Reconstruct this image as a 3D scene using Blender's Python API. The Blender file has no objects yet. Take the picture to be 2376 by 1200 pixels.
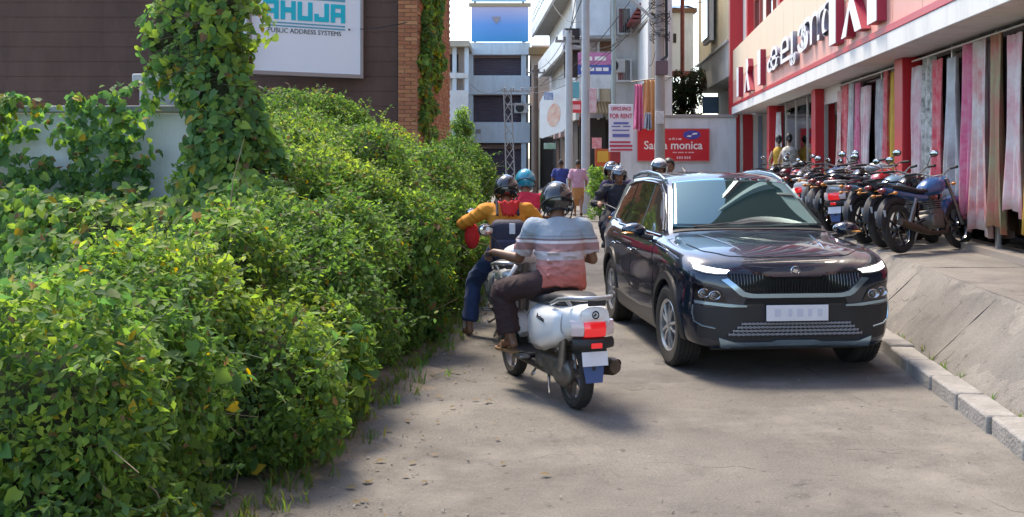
import bpy, math, random
import numpy as np
from mathutils import Vector, Matrix
from mathutils.bvhtree import BVHTree
R = math.radians
rng = random.Random(7)
nrs = np.random.RandomState(11)
scn = bpy.context.scene
COL = scn.collection

# ------------------------------------------------------------------ camera, sky, sun, exposure
CAM_H, K, CX, HY = 1.75, 2550.0, 1188.0, 365.0
cam_d = bpy.data.cameras.new('camera')
cam = bpy.data.objects.new('camera', cam_d)
COL.objects.link(cam)
cam.location = (0, 0, CAM_H)
cam.rotation_euler = (R(90), 0, 0)
cam_d.sensor_width = 36
cam_d.lens = 36 * K / 2376
cam_d.shift_y = -(600 - HY) / 2376
cam_d.clip_end = 3000
scn.camera = cam
SUN_EL, SUN_AZ = R(60), R(-28)          # azimuth from +Y (street direction), negative = left
world = bpy.data.worlds.new('World')
scn.world = world
world.use_nodes = True
wn = world.node_tree
wn.nodes.clear()
sky = wn.nodes.new('ShaderNodeTexSky')
sky.sky_type = 'NISHITA'
sky.sun_disc = False
sky.sun_elevation = SUN_EL
sky.sun_rotation = SUN_AZ
sky.air_density, sky.dust_density, sky.ozone_density = 1.0, 1.2, 1.0
bg = wn.nodes.new('ShaderNodeBackground')
bg.inputs['Strength'].default_value = 0.105
wo = wn.nodes.new('ShaderNodeOutputWorld')
wn.links.new(sky.outputs[0], bg.inputs[0])
wn.links.new(bg.outputs[0], wo.inputs[0])
sd = bpy.data.lights.new('sun', 'SUN')
sd.energy, sd.angle, sd.color = 1.5, R(15), (1, .87, .68)
sun = bpy.data.objects.new('sun', sd)
COL.objects.link(sun)
sdir = Vector((math.sin(SUN_AZ) * math.cos(SUN_EL), math.cos(SUN_AZ) * math.cos(SUN_EL), math.sin(SUN_EL)))
sun.rotation_euler = sdir.to_track_quat('Z', 'Y').to_euler()
sun.location = (-20, 20, 30)
scn.view_settings.view_transform = 'Standard'
scn.view_settings.look = 'None'
scn.view_settings.exposure = 2.15
scn.view_settings.gamma = 1
scn.view_settings.use_curve_mapping = False


def at(px, py, d):
    """point of the place that the photo shows at pixel px, py when it stands d metres down the street"""
    return Vector(((px - CX) / K * d, d, CAM_H - (py - HY) / K * d))


# ------------------------------------------------------------------ materials
MATS = {}


def mat(name, c, rough=.6, metal=0., var=None, bump=None, coat=0., spec=.5, emit=None, ior=1.5, streak=None):
    """c base colour; var=(scale, amount[, colour2]) blotches; bump=(scale, strength)"""
    if name in MATS:
        return MATS[name]
    m = bpy.data.materials.new(name)
    m.use_nodes = True
    nt = m.node_tree
    b = nt.nodes['Principled BSDF']
    b.inputs['Base Color'].default_value = (*c, 1)
    b.inputs['Roughness'].default_value = rough
    b.inputs['Metallic'].default_value = metal
    b.inputs['Coat Weight'].default_value = coat
    b.inputs['Coat Roughness'].default_value = .03
    b.inputs['Specular IOR Level'].default_value = spec
    b.inputs['IOR'].default_value = ior
    if emit:
        b.inputs['Emission Color'].default_value = (*emit[0], 1)
        b.inputs['Emission Strength'].default_value = emit[1]
    tc = nt.nodes.new('ShaderNodeTexCoord')
    if var:
        n = nt.nodes.new('ShaderNodeTexNoise')
        n.inputs['Scale'].default_value = var[0]
        n.inputs['Detail'].default_value = 6
        n.inputs['Roughness'].default_value = .65
        nt.links.new(tc.outputs['Object'], n.inputs['Vector'])
        mx = nt.nodes.new('ShaderNodeMix')
        mx.data_type = 'RGBA'
        c2 = var[2] if len(var) > 2 else tuple(x * .45 for x in c)
        mx.inputs['A'].default_value = (*c, 1)
        mx.inputs['B'].default_value = (*c2, 1)
        mr = nt.nodes.new('ShaderNodeMapRange')
        mr.inputs['From Min'].default_value = .35
        mr.inputs['From Max'].default_value = .72
        mr.inputs['To Max'].default_value = var[1]
        nt.links.new(n.outputs['Fac'], mr.inputs['Value'])
        nt.links.new(mr.outputs[0], mx.inputs['Factor'])
        nt.links.new(mx.outputs['Result'], b.inputs['Base Color'])
    if streak:          # rain streaks and grime running down the surface
        mp = nt.nodes.new('ShaderNodeMapping')
        mp.inputs['Scale'].default_value = (1.5, 1.5, .30)
        nt.links.new(tc.outputs['Object'], mp.inputs[0])
        n = nt.nodes.new('ShaderNodeTexNoise')
        n.inputs['Scale'].default_value, n.inputs['Detail'].default_value, n.inputs['Roughness'].default_value = 1.6, 8, .7
        nt.links.new(mp.outputs[0], n.inputs['Vector'])
        mr = nt.nodes.new('ShaderNodeMapRange')
        mr.inputs['From Min'].default_value, mr.inputs['From Max'].default_value, mr.inputs['To Max'].default_value = .47, .68, streak[0]
        nt.links.new(n.outputs['Fac'], mr.inputs['Value'])
        mx2 = nt.nodes.new('ShaderNodeMix')
        mx2.data_type = 'RGBA'
        mx2.inputs['A'].default_value = (*c, 1)
        mx2.inputs['B'].default_value = (*streak[1], 1)
        nt.links.new(mr.outputs[0], mx2.inputs['Factor'])
        if var:
            nt.links.new(mx.outputs['Result'], mx2.inputs['A'])
        nt.links.new(mx2.outputs['Result'], b.inputs['Base Color'])
    if bump:
        n = nt.nodes.new('ShaderNodeTexNoise')
        n.inputs['Scale'].default_value = bump[0]
        n.inputs['Detail'].default_value = 5
        nt.links.new(tc.outputs['Object'], n.inputs['Vector'])
        bp = nt.nodes.new('ShaderNodeBump')
        bp.inputs['Strength'].default_value = bump[1]
        bp.inputs['Distance'].default_value = .02
        nt.links.new(n.outputs['Fac'], bp.inputs['Height'])
        nt.links.new(bp.outputs[0], b.inputs['Normal'])
    MATS[name] = m
    return m


def glass_mat(name, tint, refl=1.0, keep=.6):
    m = bpy.data.materials.new(name)
    m.use_nodes = True
    nt = m.node_tree
    nt.nodes.clear()
    o = nt.nodes.new('ShaderNodeOutputMaterial')
    t = nt.nodes.new('ShaderNodeBsdfTransparent')
    t.inputs[0].default_value = (*[x * keep for x in tint], 1)
    g = nt.nodes.new('ShaderNodeBsdfGlossy')
    g.inputs['Roughness'].default_value = .03
    f = nt.nodes.new('ShaderNodeFresnel')
    f.inputs[0].default_value = 1.5 * refl
    mx = nt.nodes.new('ShaderNodeMixShader')
    nt.links.new(f.outputs[0], mx.inputs[0])
    nt.links.new(t.outputs[0], mx.inputs[1])
    nt.links.new(g.outputs[0], mx.inputs[2])
    nt.links.new(mx.outputs[0], o.inputs[0])
    return m


def leaf_mat(name, trans=.45, rough=.45):
    m = bpy.data.materials.new(name)
    m.use_nodes = True
    nt = m.node_tree
    nt.nodes.clear()
    o = nt.nodes.new('ShaderNodeOutputMaterial')
    a = nt.nodes.new('ShaderNodeAttribute')
    a.attribute_name = 'Col'
    p = nt.nodes.new('ShaderNodeBsdfPrincipled')
    p.inputs['Roughness'].default_value = rough
    p.inputs['Specular IOR Level'].default_value = .35
    t = nt.nodes.new('ShaderNodeBsdfTranslucent')
    g = nt.nodes.new('ShaderNodeHueSaturation')
    g.inputs['Value'].default_value = 1.7
    g.inputs['Saturation'].default_value = 1.1
    nt.links.new(a.outputs['Color'], p.inputs['Base Color'])
    nt.links.new(a.outputs['Color'], g.inputs['Color'])
    nt.links.new(g.outputs[0], t.inputs[0])
    mx = nt.nodes.new('ShaderNodeMixShader')
    mx.inputs[0].default_value = trans
    nt.links.new(p.outputs[0], mx.inputs[1])
    nt.links.new(t.outputs[0], mx.inputs[2])
    nt.links.new(mx.outputs[0], o.inputs[0])
    return m


# ------------------------------------------------------------------ mesh builder
class MB:
    def __init__(s):
        s.v, s.f, s.m = [], [], []
        s.M = Matrix.Identity(4)

    def add(s, vs, fs, mi=0):
        o = len(s.v)
        s.v += [tuple(s.M @ Vector(p)) for p in vs]
        s.f += [tuple(i + o for i in f) for f in fs]
        s.m += [mi] * len(fs)
        return s

    def bx(s, x0, x1, y0, y1, z0, z1, mi=0):
        vs = [(x0, y0, z0), (x1, y0, z0), (x1, y1, z0), (x0, y1, z0), (x0, y0, z1), (x1, y0, z1), (x1, y1, z1), (x0, y1, z1)]
        return s.add(vs, [(3, 2, 1, 0), (4, 5, 6, 7), (0, 1, 5, 4), (1, 2, 6, 5), (2, 3, 7, 6), (3, 0, 4, 7)], mi)

    def cbox(s, c, size, rot=None, mi=0):
        m0 = s.M
        s.M = m0 @ Matrix.Translation(c) @ (rot.to_matrix().to_4x4() if rot else Matrix.Identity(4))
        x, y, z = [q / 2 for q in size]
        s.bx(-x, x, -y, y, -z, z, mi)
        s.M = m0
        return s

    def path(s, pts, rad, n=10, mi=0, closed=False):
        pts = [Vector(p) for p in pts]
        k = len(pts)
        rad = [rad] * k if not hasattr(rad, '__len__') else rad
        vs, fs = [], []
        ref = None
        for i, p in enumerate(pts):
            a = pts[(i - 1) % k] if closed else pts[max(i - 1, 0)]
            b = pts[(i + 1) % k] if closed else pts[min(i + 1, k - 1)]
            t = (b - a).normalized()
            if ref is None:
                ref = Vector((0, 0, 1)) if abs(t.z) < .9 else Vector((1, 0, 0))
            u = (ref - t * ref.dot(t)).normalized()
            w = t.cross(u)
            ref = u
            for j in range(n):
                an = 2 * math.pi * j / n
                vs.append(p + (u * math.cos(an) + w * math.sin(an)) * rad[i])
        for i in range(k if closed else k - 1):
            for j in range(n):
                a, b = i * n + j, i * n + (j + 1) % n
                c, d = ((i + 1) % k) * n + (j + 1) % n, ((i + 1) % k) * n + j
                fs.append((a, b, c, d))
        if not closed:
            fs.append(tuple(range(n - 1, -1, -1)))
            fs.append(tuple((k - 1) * n + j for j in range(n)))
        return s.add(vs, fs, mi)

    def tube(s, a, b, r0, r1=None, n=12, mi=0):
        return s.path([a, b], [r0, r0 if r1 is None else r1], n, mi)

    def lathe(s, prof, n=24, mi=0, M=None, cap=False):
        """profile [(r, z)] about z (or about the z axis of M)"""
        m0 = s.M
        if M is not None:
            s.M = m0 @ M
        vs, fs = [], []
        for r, z in prof:
            for j in range(n):
                a = 2 * math.pi * j / n
                vs.append((r * math.cos(a), r * math.sin(a), z))
        for i in range(len(prof) - 1):
            for j in range(n):
                fs.append((i * n + j, i * n + (j + 1) % n, (i + 1) * n + (j + 1) % n, (i + 1) * n + j))
        if cap:
            fs.append(tuple(range(n - 1, -1, -1)))
            fs.append(tuple((len(prof) - 1) * n + j for j in range(n)))
        s.add(vs, fs, mi)
        s.M = m0
        return s

    def ell(s, c, r, n=20, m=12, mi=0, rot=None, cut=None):
        m0 = s.M
        s.M = m0 @ Matrix.Translation(c) @ (rot.to_matrix().to_4x4() if rot else Matrix.Identity(4))
        r = (r, r, r) if not hasattr(r, '__len__') else r
        vs, fs = [(0, 0, r[2])], []
        for i in range(1, m):
            t = math.pi * i / m
            for j in range(n):
                a = 2 * math.pi * j / n
                vs.append((r[0] * math.sin(t) * math.cos(a), r[1] * math.sin(t) * math.sin(a), r[2] * math.cos(t)))
        vs.append((0, 0, -r[2]))
        for j in range(n):
            fs.append((0, 1 + j, 1 + (j + 1) % n))
            fs.append((len(vs) - 1, 1 + (m - 2) * n + (j + 1) % n, 1 + (m - 2) * n + j))
        for i in range(m - 2):
            for j in range(n):
                a = 1 + i * n
                fs.append((a + j, a + n + j, a + n + (j + 1) % n, a + (j + 1) % n))
        if cut:
            fs = [f for f in fs if not cut(sum((Vector(vs[i]) for i in f), Vector()) / len(f))]
        s.add(vs, fs, mi)
        s.M = m0
        return s

    def prism(s, poly, z0, z1, M=None, mi=0):
        m0 = s.M
        if M is not None:
            s.M = m0 @ M
        n = len(poly)
        vs = [(x, y, z0) for x, y in poly] + [(x, y, z1) for x, y in poly]
        fs = [tuple(range(n - 1, -1, -1)), tuple(range(n, 2 * n))] + [(i, (i + 1) % n, n + (i + 1) % n, n + i) for i in range(n)]
        s.add(vs, fs, mi)
        s.M = m0
        return s

    def loft(s, rings, mi=0, closed=True, caps=True):
        n = len(rings[0])
        vs = [p for r in rings for p in r]
        fs = []
        for i in range(len(rings) - 1):
            for j in range(n if closed else n - 1):
                fs.append((i * n + j, i * n + (j + 1) % n, (i + 1) * n + (j + 1) % n, (i + 1) * n + j))
        if caps and closed:
            fs.append(tuple(range(n - 1, -1, -1)))
            fs.append(tuple((len(rings) - 1) * n + j for j in range(n)))
        return s.add(vs, fs, mi)

    def mesh(s, name, mats, ang=38):
        me = bpy.data.meshes.new(name)
        me.from_pydata(s.v, [], s.f)
        for m in (mats if isinstance(mats, (list, tuple)) else [mats]):
            me.materials.append(m)
        if len(set(s.m)) > 1:
            me.polygons.foreach_set('material_index', s.m)
        if ang:
            me.polygons.foreach_set('use_smooth', [True] * len(s.f))
            me.set_sharp_from_angle(angle=R(ang))
        me.update()
        return me

    def build(s, name, mats, parent=None, bevel=0, seg=2, ang=38, fix=False, sub=0):
        me = s.mesh(name, mats, ang)
        if fix:
            import bmesh
            bm = bmesh.new()
            bm.from_mesh(me)
            bmesh.ops.recalc_face_normals(bm, faces=bm.faces)
            bm.to_mesh(me)
            bm.free()
        o = link(name, me, parent)
        if bevel:
            b = o.modifiers.new('bevel', 'BEVEL')
            b.width, b.segments, b.limit_method = bevel, seg, 'ANGLE'
        if sub:
            b = o.modifiers.new('sub', 'SUBSURF')
            b.levels = b.render_levels = sub
        return o


def link(name, data, parent=None):
    o = bpy.data.objects.new(name, data)
    COL.objects.link(o)
    if parent is not None:
        o.parent = parent
    return o


def tag(o, label=None, cat=None, group=None, kind=None):
    for k, v in (('label', label), ('category', cat), ('group', group), ('kind', kind)):
        if v:
            o[k] = v
    return o


def thing(name, label, cat, loc=(0, 0, 0), rz=0, group=None):
    o = link(name, None)
    o.empty_display_size = .1
    o.location, o.rotation_euler = loc, (0, 0, rz)
    return tag(o, label, cat, group)


KIDS = {}


def copy_tree(root, loc=None, rz=None, label=None, group=None, swap=None):
    """copy of a thing with copies of its parts and sub-parts; swap maps part name stems to materials"""
    def cp(o, parent):
        c = o.copy()
        COL.objects.link(c)
        if parent is not None:
            c.parent = parent
        if swap and o.type == 'MESH':
            st = o.name.split('.')[0]
            if st in swap:
                c.data = o.data.copy()
                for i in range(len(c.data.materials)):
                    if i == 0:
                        c.data.materials[0] = swap[st]
        for ch in [x for x in ALLCH(o)]:
            cp(ch, c)
        return c
    r = cp(root, None)
    if loc is not None:
        r.location = loc
    if rz is not None:
        r.rotation_euler = (0, 0, rz)
    if label:
        r['label'] = label
    if group:
        r['group'] = group
    return r


def ALLCH(o):
    return list(o.children)


def text(body, size, ext, m, name='lettering', parent=None, M=None, sx=1., align='CENTER', bold=0.):
    cu = bpy.data.curves.new('lettering', 'FONT')
    cu.body, cu.size, cu.extrude, cu.align_x, cu.align_y = body, size, ext, align, 'CENTER'
    cu.offset = bold
    cu.resolution_u = 3
    t = bpy.data.objects.new('lettering', cu)
    COL.objects.link(t)
    dg = bpy.context.evaluated_depsgraph_get()
    me = bpy.data.meshes.new_from_object(t.evaluated_get(dg))
    bpy.data.objects.remove(t)
    me.transform(Matrix.Diagonal((sx, 1, 1, 1)))
    if M is not None:
        me.transform(M)
    me.materials.clear()
    me.materials.append(m)
    return link(name, me, parent)


def frame_M(o, xdir, up=(0, 0, 1)):
    """matrix whose x runs along xdir, y along up, z out of the face"""
    x = Vector(xdir).normalized()
    y = Vector(up)
    y = (y - x * y.dot(x)).normalized()
    z = x.cross(y)
    m = Matrix.Identity(4)
    for i in range(3):
        m[i][0], m[i][1], m[i][2], m[i][3] = x[i], y[i], z[i], o[i]
    return m


FACE_CAM = lambda o: frame_M(o, (1, 0, 0))   # x right, y up, z toward the viewer's side of the street


def solidify_remesh(mb, voxel, smooth=4, fac=.5):
    """one continuous skin over overlapping closed shapes"""
    me = bpy.data.meshes.new('tmp')
    me.from_pydata(mb.v, [], mb.f)
    o = bpy.data.objects.new('tmp', me)
    COL.objects.link(o)
    r = o.modifiers.new('r', 'REMESH')
    r.mode, r.voxel_size = 'VOXEL', voxel
    if smooth:
        q = o.modifiers.new('s', 'SMOOTH')
        q.factor, q.iterations = fac, smooth
    dg = bpy.context.evaluated_depsgraph_get()
    out = bpy.data.meshes.new_from_object(o.evaluated_get(dg))
    bpy.data.objects.remove(o)
    out.polygons.foreach_set('use_smooth', [True] * len(out.polygons))
    return out
# ------------------------------------------------------------------ ground, road, forecourt
def road_material(name='road_concrete', lift=1.0):
    m = bpy.data.materials.new(name)
    m.use_nodes = True
    nt = m.node_tree
    b = nt.nodes['Principled BSDF']
    tc = nt.nodes.new('ShaderNodeTexCoord')

    def noise(sc, det=8, rough=.65):
        n = nt.nodes.new('ShaderNodeTexNoise')
        n.inputs['Scale'].default_value, n.inputs['Detail'].default_value, n.inputs['Roughness'].default_value = sc, det, rough
        nt.links.new(tc.outputs['Object'], n.inputs['Vector'])
        return n.outputs['Fac']

    def ramp(src, stops):
        r = nt.nodes.new('ShaderNodeValToRGB')
        e = r.color_ramp.elements
        e[0].position, e[0].color = stops[0][0], (*stops[0][1], 1)
        e[1].position, e[1].color = stops[-1][0], (*stops[-1][1], 1)
        for p, c in stops[1:-1]:
            x = e.new(p)
            x.color = (*c, 1)
        nt.links.new(src, r.inputs[0])
        return r.outputs[0]

    def mix(f, a, bb, mode='MIX'):
        x = nt.nodes.new('ShaderNodeMix')
        x.data_type, x.blend_type = 'RGBA', mode
        if isinstance(f, float):
            x.inputs['Factor'].default_value = f
        else:
            nt.links.new(f, x.inputs['Factor'])
        for s, q in (('A', a), ('B', bb)):
            if isinstance(q, tuple):
                x.inputs[s].default_value = (*q, 1)
            else:
                nt.links.new(q, x.inputs[s])
        return x.outputs['Result']
    L = lambda c: tuple(x * lift for x in c)
    base = ramp(noise(.9), [(.3, L((.118, .108, .098))), (.5, L((.176, .161, .144))), (.72, L((.235, .216, .190)))])
    fine = ramp(noise(70, 6, .85), [(.32, (.38, .38, .38)), (.5, (.95, .95, .95)), (.66, (1.45, 1.42, 1.38))])
    c = mix(.8, base, fine, 'MULTIPLY')
    stain = ramp(noise(2.3, 7), [(.56, (0, 0, 0)), (.68, (1, 1, 1))])
    c = mix(mix(.55, stain, (0., 0., 0.)), c, (.085, .078, .072))
    dust = ramp(noise(.6, 8, .7), [(.5, (0, 0, 0)), (.64, (1, 1, 1))])
    c = mix(mix(.5, dust, (0., 0., 0.)), c, (.30, .275, .24))
    # cracks
    wn_ = nt.nodes.new('ShaderNodeTexNoise')
    wn_.inputs['Scale'].default_value = 3
    nt.links.new(tc.outputs['Object'], wn_.inputs['Vector'])
    ad = nt.nodes.new('ShaderNodeVectorMath')
    ad.operation = 'MULTIPLY_ADD'
    ad.inputs[1].default_value = (.35, .35, .35)
    nt.links.new(wn_.outputs['Color'], ad.inputs[0])
    nt.links.new(tc.outputs['Object'], ad.inputs[2])
    vo = nt.nodes.new('ShaderNodeTexVoronoi')
    vo.feature = 'DISTANCE_TO_EDGE'
    vo.inputs['Scale'].default_value = .75
    nt.links.new(ad.outputs[0], vo.inputs['Vector'])
    crack = ramp(vo.outputs['Distance'], [(.002, (.9, .9, .9)), (.008, (0, 0, 0))])
    gate = ramp(noise(1.4, 5), [(.50, (0, 0, 0)), (.62, (1, 1, 1))])
    ck = mix(1.0, crack, gate, 'MULTIPLY')
    c = mix(ck, c, (.06, .054, .048))
    # darker repair strips across the lane
    mp = nt.nodes.new('ShaderNodeMapping')
    mp.inputs['Scale'].default_value = (.16, .55, 1)
    mp.inputs['Rotation'].default_value = (0, 0, .12)
    nt.links.new(ad.outputs[0], mp.inputs[0])
    br = nt.nodes.new('ShaderNodeTexVoronoi')
    br.distance = 'CHEBYCHEV'
    br.inputs['Scale'].default_value = 1.0
    br.inputs['Randomness'].default_value = .8
    nt.links.new(mp.outputs[0], br.inputs['Vector'])
    sp_ = nt.nodes.new('ShaderNodeSeparateColor')
    nt.links.new(br.outputs['Color'], sp_.inputs[0])
    rep = ramp(sp_.outputs[0], [(.62, (0, 0, 0)), (.66, (.5, .5, .5))])
    c = mix(rep, c, mix(1.0, c, (.62, .62, .64), 'MULTIPLY'))
    spots = ramp(noise(13, 3, .5), [(.66, (0, 0, 0)), (.71, (.75, .75, .75))])
    c = mix(spots, c, (.07, .062, .055))
    nt.links.new(c, b.inputs['Base Color'])
    b.inputs['Roughness'].default_value = .88
    bp = nt.nodes.new('ShaderNodeBump')
    bp.inputs['Strength'].default_value, bp.inputs['Distance'].default_value = .9, .014
    nt.links.new(noise(38, 8, .8), bp.inputs['Height'])
    bp2 = nt.nodes.new('ShaderNodeBump')
    bp2.inputs['Strength'].default_value, bp2.inputs['Distance'].default_value = .4, .05
    nt.links.new(noise(4, 6), bp2.inputs['Height'])
    nt.links.new(bp2.outputs[0], bp.inputs['Normal'])
    nt.links.new(bp.outputs[0], b.inputs['Normal'])
    return m


m_earth = mat('earth', (.16, .125, .085), .95, var=(1.5, .7, (.09, .085, .045)), bump=(18, .6))
mb = MB()
mb.add([(-700, -200, -.03), (700, -200, -.03), (700, 1500, -.03), (-700, 1500, -.03)], [(0, 1, 2, 3)])
tag(mb.build('ground', m_earth), 'bare brown earth beyond the street and buildings', None, kind='structure')

m_road = road_material(lift=.9)
mb = MB()
ne, nx = 90, 30
vs, fs = [], []
for i in range(ne + 1):
    y = -3 + (i / ne) ** 1.6 * 110
    for j in range(nx + 1):
        x = -3.2 + j / nx * 7.6
        z = .012 * math.sin(x * 1.7 + y * .6) * math.sin(y * 1.1) if y < 45 else 0
        vs.append((x, y, .0 + z * .6))
for i in range(ne):
    for j in range(nx):
        a = i * (nx + 1) + j
        fs.append((a, a + 1, a + nx + 2, a + nx + 1))
mb.add(vs, fs)
tag(mb.build('road', m_road), 'worn cracked grey concrete road between hedge and shops', None, kind='structure')


def facade_x(d):
    return 3.734 + .1048 * d


m_fore = road_material('forecourt_concrete', 1.12)
mb = MB()
mb.add([(facade_x(-4) - 1.24, -4, -.12), (facade_x(39) - 1.24, 39, -.12), (facade_x(39) - .62, 39, .42), (facade_x(-4) - .62, -4, .42), (facade_x(39) + 14, 39, .44), (facade_x(-4) + 14, -4, .44)], [(0, 3, 2, 1), (3, 5, 4, 2)])
fore = tag(mb.build('forecourt', mat('bedding_earth', (.13, .105, .08), .95, bump=(30, .8)), ang=0), 'raised concrete forecourt sloping down to the road before the shop', None, kind='structure')
def slab(x0, x1, y0, y1, zf, m_, nm, bev=.012, th=.1):
    """one cast slab following the line of the shop front; x measured from that line"""
    q = MB()
    j = [rng.uniform(-.006, .006) for _ in range(4)]
    n_ = 6
    top = []
    for i in range(n_ + 1):
        y = y0 + (y1 - y0) * i / n_
        row_ = []
        for k in range(n_ + 1):
            o_ = x0 + (x1 - x0) * k / n_
            z = zf(o_) + j[0] * (1 - i / n_) * (1 - k / n_) + j[1] * (i / n_) * (1 - k / n_) + j[2] * (1 - i / n_) * k / n_ + j[3] * i * k / n_ / n_
            edge = min(i, k, n_ - i, n_ - k) == 0
            row_.append((facade_x(y) + o_ + (rng.uniform(-.008, .008) if edge else 0), y, z - (.006 if edge else 0) + rng.uniform(-.003, .003)))
        top.append(row_)
    q.loft(top, closed=False)
    rim_ = top[0] + [r_[-1] for r_ in top[1:]] + top[-1][-2::-1] + [r_[0] for r_ in top[-2:0:-1]]
    q.add(rim_ + [(p_[0], p_[1], p_[2] - th) for p_ in rim_], [(i, (i + 1) % len(rim_), len(rim_) + (i + 1) % len(rim_), len(rim_) + i) for i in range(len(rim_))])
    return q.build(nm, m_, fore, ang=50, fix=True)
ramp_z = lambda o_: float(np.interp(o_, [-1.22, -.62, 3], [.03, .60, .61]))
y = 2.0
while y < 38.5:
    L_ = 2.4 + rng.uniform(-.05, .05)
    slab(-1.21, -.61, y + .012, y + L_ - .012, ramp_z, m_fore, 'concrete_slab')
    slab(-.597, .75, y + .012, y + L_ - .012, ramp_z, m_fore, 'concrete_slab')
    y += L_
y = 2.0
m_kerb = mat('kerb_concrete', (.30, .285, .265), .9, var=(5, .8, (.17, .16, .15)), bump=(45, .7))
while y < 38:
    L_ = .62 + rng.uniform(-.03, .06)
    if rng.random() > .06:
        q = MB()
        x_ = facade_x(y) - 1.42 + rng.uniform(-.012, .012)
        q.M = Matrix.Translation((x_, y + L_ / 2, .0)) @ Matrix.Rotation(R(rng.uniform(-1.5, 1.5)) - .1044, 4, 'Z')
        q.bx(0, .20, -L_ / 2 + .008, L_ / 2 - .008, -.05, .115 + rng.uniform(-.012, .01))
        q.build('kerb_stone', m_kerb, fore, bevel=.018)
    y += L_

# loose stones and grit along the hedge foot and over the road
m_stone = mat('grit', (.30, .28, .25), .9, var=(9, .9, (.2, .18, .16)))
mb = MB()
for i in range(620):
    d = 5.2 + 12 * nrs.rand() ** 1.5
    if nrs.rand() < .72:
        x = -1.35 + .075 * d + abs(nrs.normal(0, .35))
    else:
        x = nrs.uniform(-1, 4)
    r = .003 + .008 * nrs.rand() ** 3
    q = [Vector((nrs.normal(), nrs.normal(), nrs.normal())).normalized() for _ in range(6)]
    b = [(1, 0, 0), (0, 1, 0), (-1, 0, 0), (0, -1, 0), (0, 0, .7), (0, 0, -.7)]
    vs = [(x + r * (p[0] + .4 * u.x), d + r * (p[1] + .4 * u.y), .006 + r * .5 + r * (p[2] + .3 * u.z)) for p, u in zip(b, q)]
    mb.add(vs, [(0, 1, 4), (1, 2, 4), (2, 3, 4), (3, 0, 4), (1, 0, 5), (2, 1, 5), (3, 2, 5), (0, 3, 5)])
tag(mb.build('gravel', m_stone, ang=0), 'loose grit and small stones scattered on the road', kind='stuff')

# fallen leaves
mb = MB()
for i in range(110):
    d = 5.2 + 10 * nrs.rand()
    x = -1.32 + .075 * d + abs(nrs.normal(0, .45))
    a, s = nrs.uniform(0, 6.3), nrs.uniform(.015, .04)
    c, n_ = math.cos(a), math.sin(a)
    P = lambda u, v, z: (x + s * (u * c - v * n_), d + s * (u * n_ + v * c), .012 + z * s)
    mb.add([P(-1, 0, 0), P(0, -.5, .35 * nrs.rand()), P(1, 0, .2), P(0, .5, .35 * nrs.rand())], [(0, 1, 2), (0, 2, 3)])
tag(mb.build('fallen_leaves', mat('dry_leaf', (.16, .10, .045), .8, var=(6, 1, (.10, .09, .03))), ang=0), 'dry brown leaves fallen along the hedge foot', kind='stuff')

# ------------------------------------------------------------------ hedge
PAL_S = np.array([(.065, .125, .035), (.085, .15, .036), (.12, .20, .042), (.075, .135, .045), (.17, .25, .05), (.23, .29, .055)]) * np.array((1.16, 1.18, 1.05))
PAL_V = np.array([(.075, .15, .042), (.06, .125, .045), (.13, .21, .05), (.08, .165, .055), (.20, .28, .055), (.11, .16, .045)]) * np.array((1.14, 1.16, 1.0))


def rot_basis(nrm, tip):
    n = nrm / np.linalg.norm(nrm, axis=1, keepdims=True)
    t = tip - n * np.sum(tip * n, 1, keepdims=True)
    t /= np.linalg.norm(t, axis=1, keepdims=True) + 1e-9
    s = np.cross(n, t)
    return t, s, n


def leaf_shape(kind):
    if kind == 'small':       # folded diamond
        v = np.array([(0, 0, 0), (.5, -.27, .07), (1, 0, -.05), (.5, .27, .07)])
        f = [(0, 1, 2), (0, 2, 3)]
    elif kind == 'blade':
        v = np.array([(0, -.05, 0), (0, .05, 0), (.55, .045, .03), (.55, -.045, .03), (1, 0, -.12)])
        f = [(0, 2, 1), (0, 3, 2), (3, 4, 2)]
    else:                      # heart shaped leaf with a fold
        v = np.array([(0, 0, 0), (-.12, -.28, .05), (.25, -.44, .09), (.68, -.26, .03), (1.05, 0, -.1), (.68, .26, .03), (.25, .44, .09), (-.12, .28, .05), (.4, 0, -.02)])
        f = [(0, 1, 8), (1, 2, 8), (2, 3, 8), (3, 4, 8), (4, 5, 8), (5, 6, 8), (6, 7, 8), (7, 0, 8)]
    return v, np.array(f)


def leaf_mesh(name, P, N, T, S, C, shape, material):
    """many leaves as one mesh: P base points, N normals, T tip directions, S sizes, C colours"""
    v, f = leaf_shape(shape)
    t, s, n = rot_basis(N, T)
    V = P[:, None, :] + S[:, None, None] * (v[None, :, 0, None] * t[:, None] + v[None, :, 1, None] * s[:, None] + v[None, :, 2, None] * n[:, None])
    k, nv = len(P), len(v)
    F = (f[None] + (np.arange(k) * nv)[:, None, None]).reshape(-1, 3)
    me = bpy.data.meshes.new(name)
    me.vertices.add(k * nv)
    me.vertices.foreach_set('co', V.reshape(-1).astype(np.float32))
    me.loops.add(F.size)
    me.loops.foreach_set('vertex_index', F.reshape(-1).astype(np.int32))
    me.polygons.add(len(F))
    me.polygons.foreach_set('loop_start', np.arange(0, F.size, 3, dtype=np.int32))
    me.polygons.foreach_set('loop_total', np.full(len(F), 3, np.int32))
    me.update()
    ca = me.color_attributes.new('Col', 'FLOAT_COLOR', 'POINT')
    ca.data.foreach_set('color', np.repeat(np.c_[C, np.ones(k)], nv, 0).reshape(-1).astype(np.float32))
    me.materials.append(material)
    return me


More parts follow.
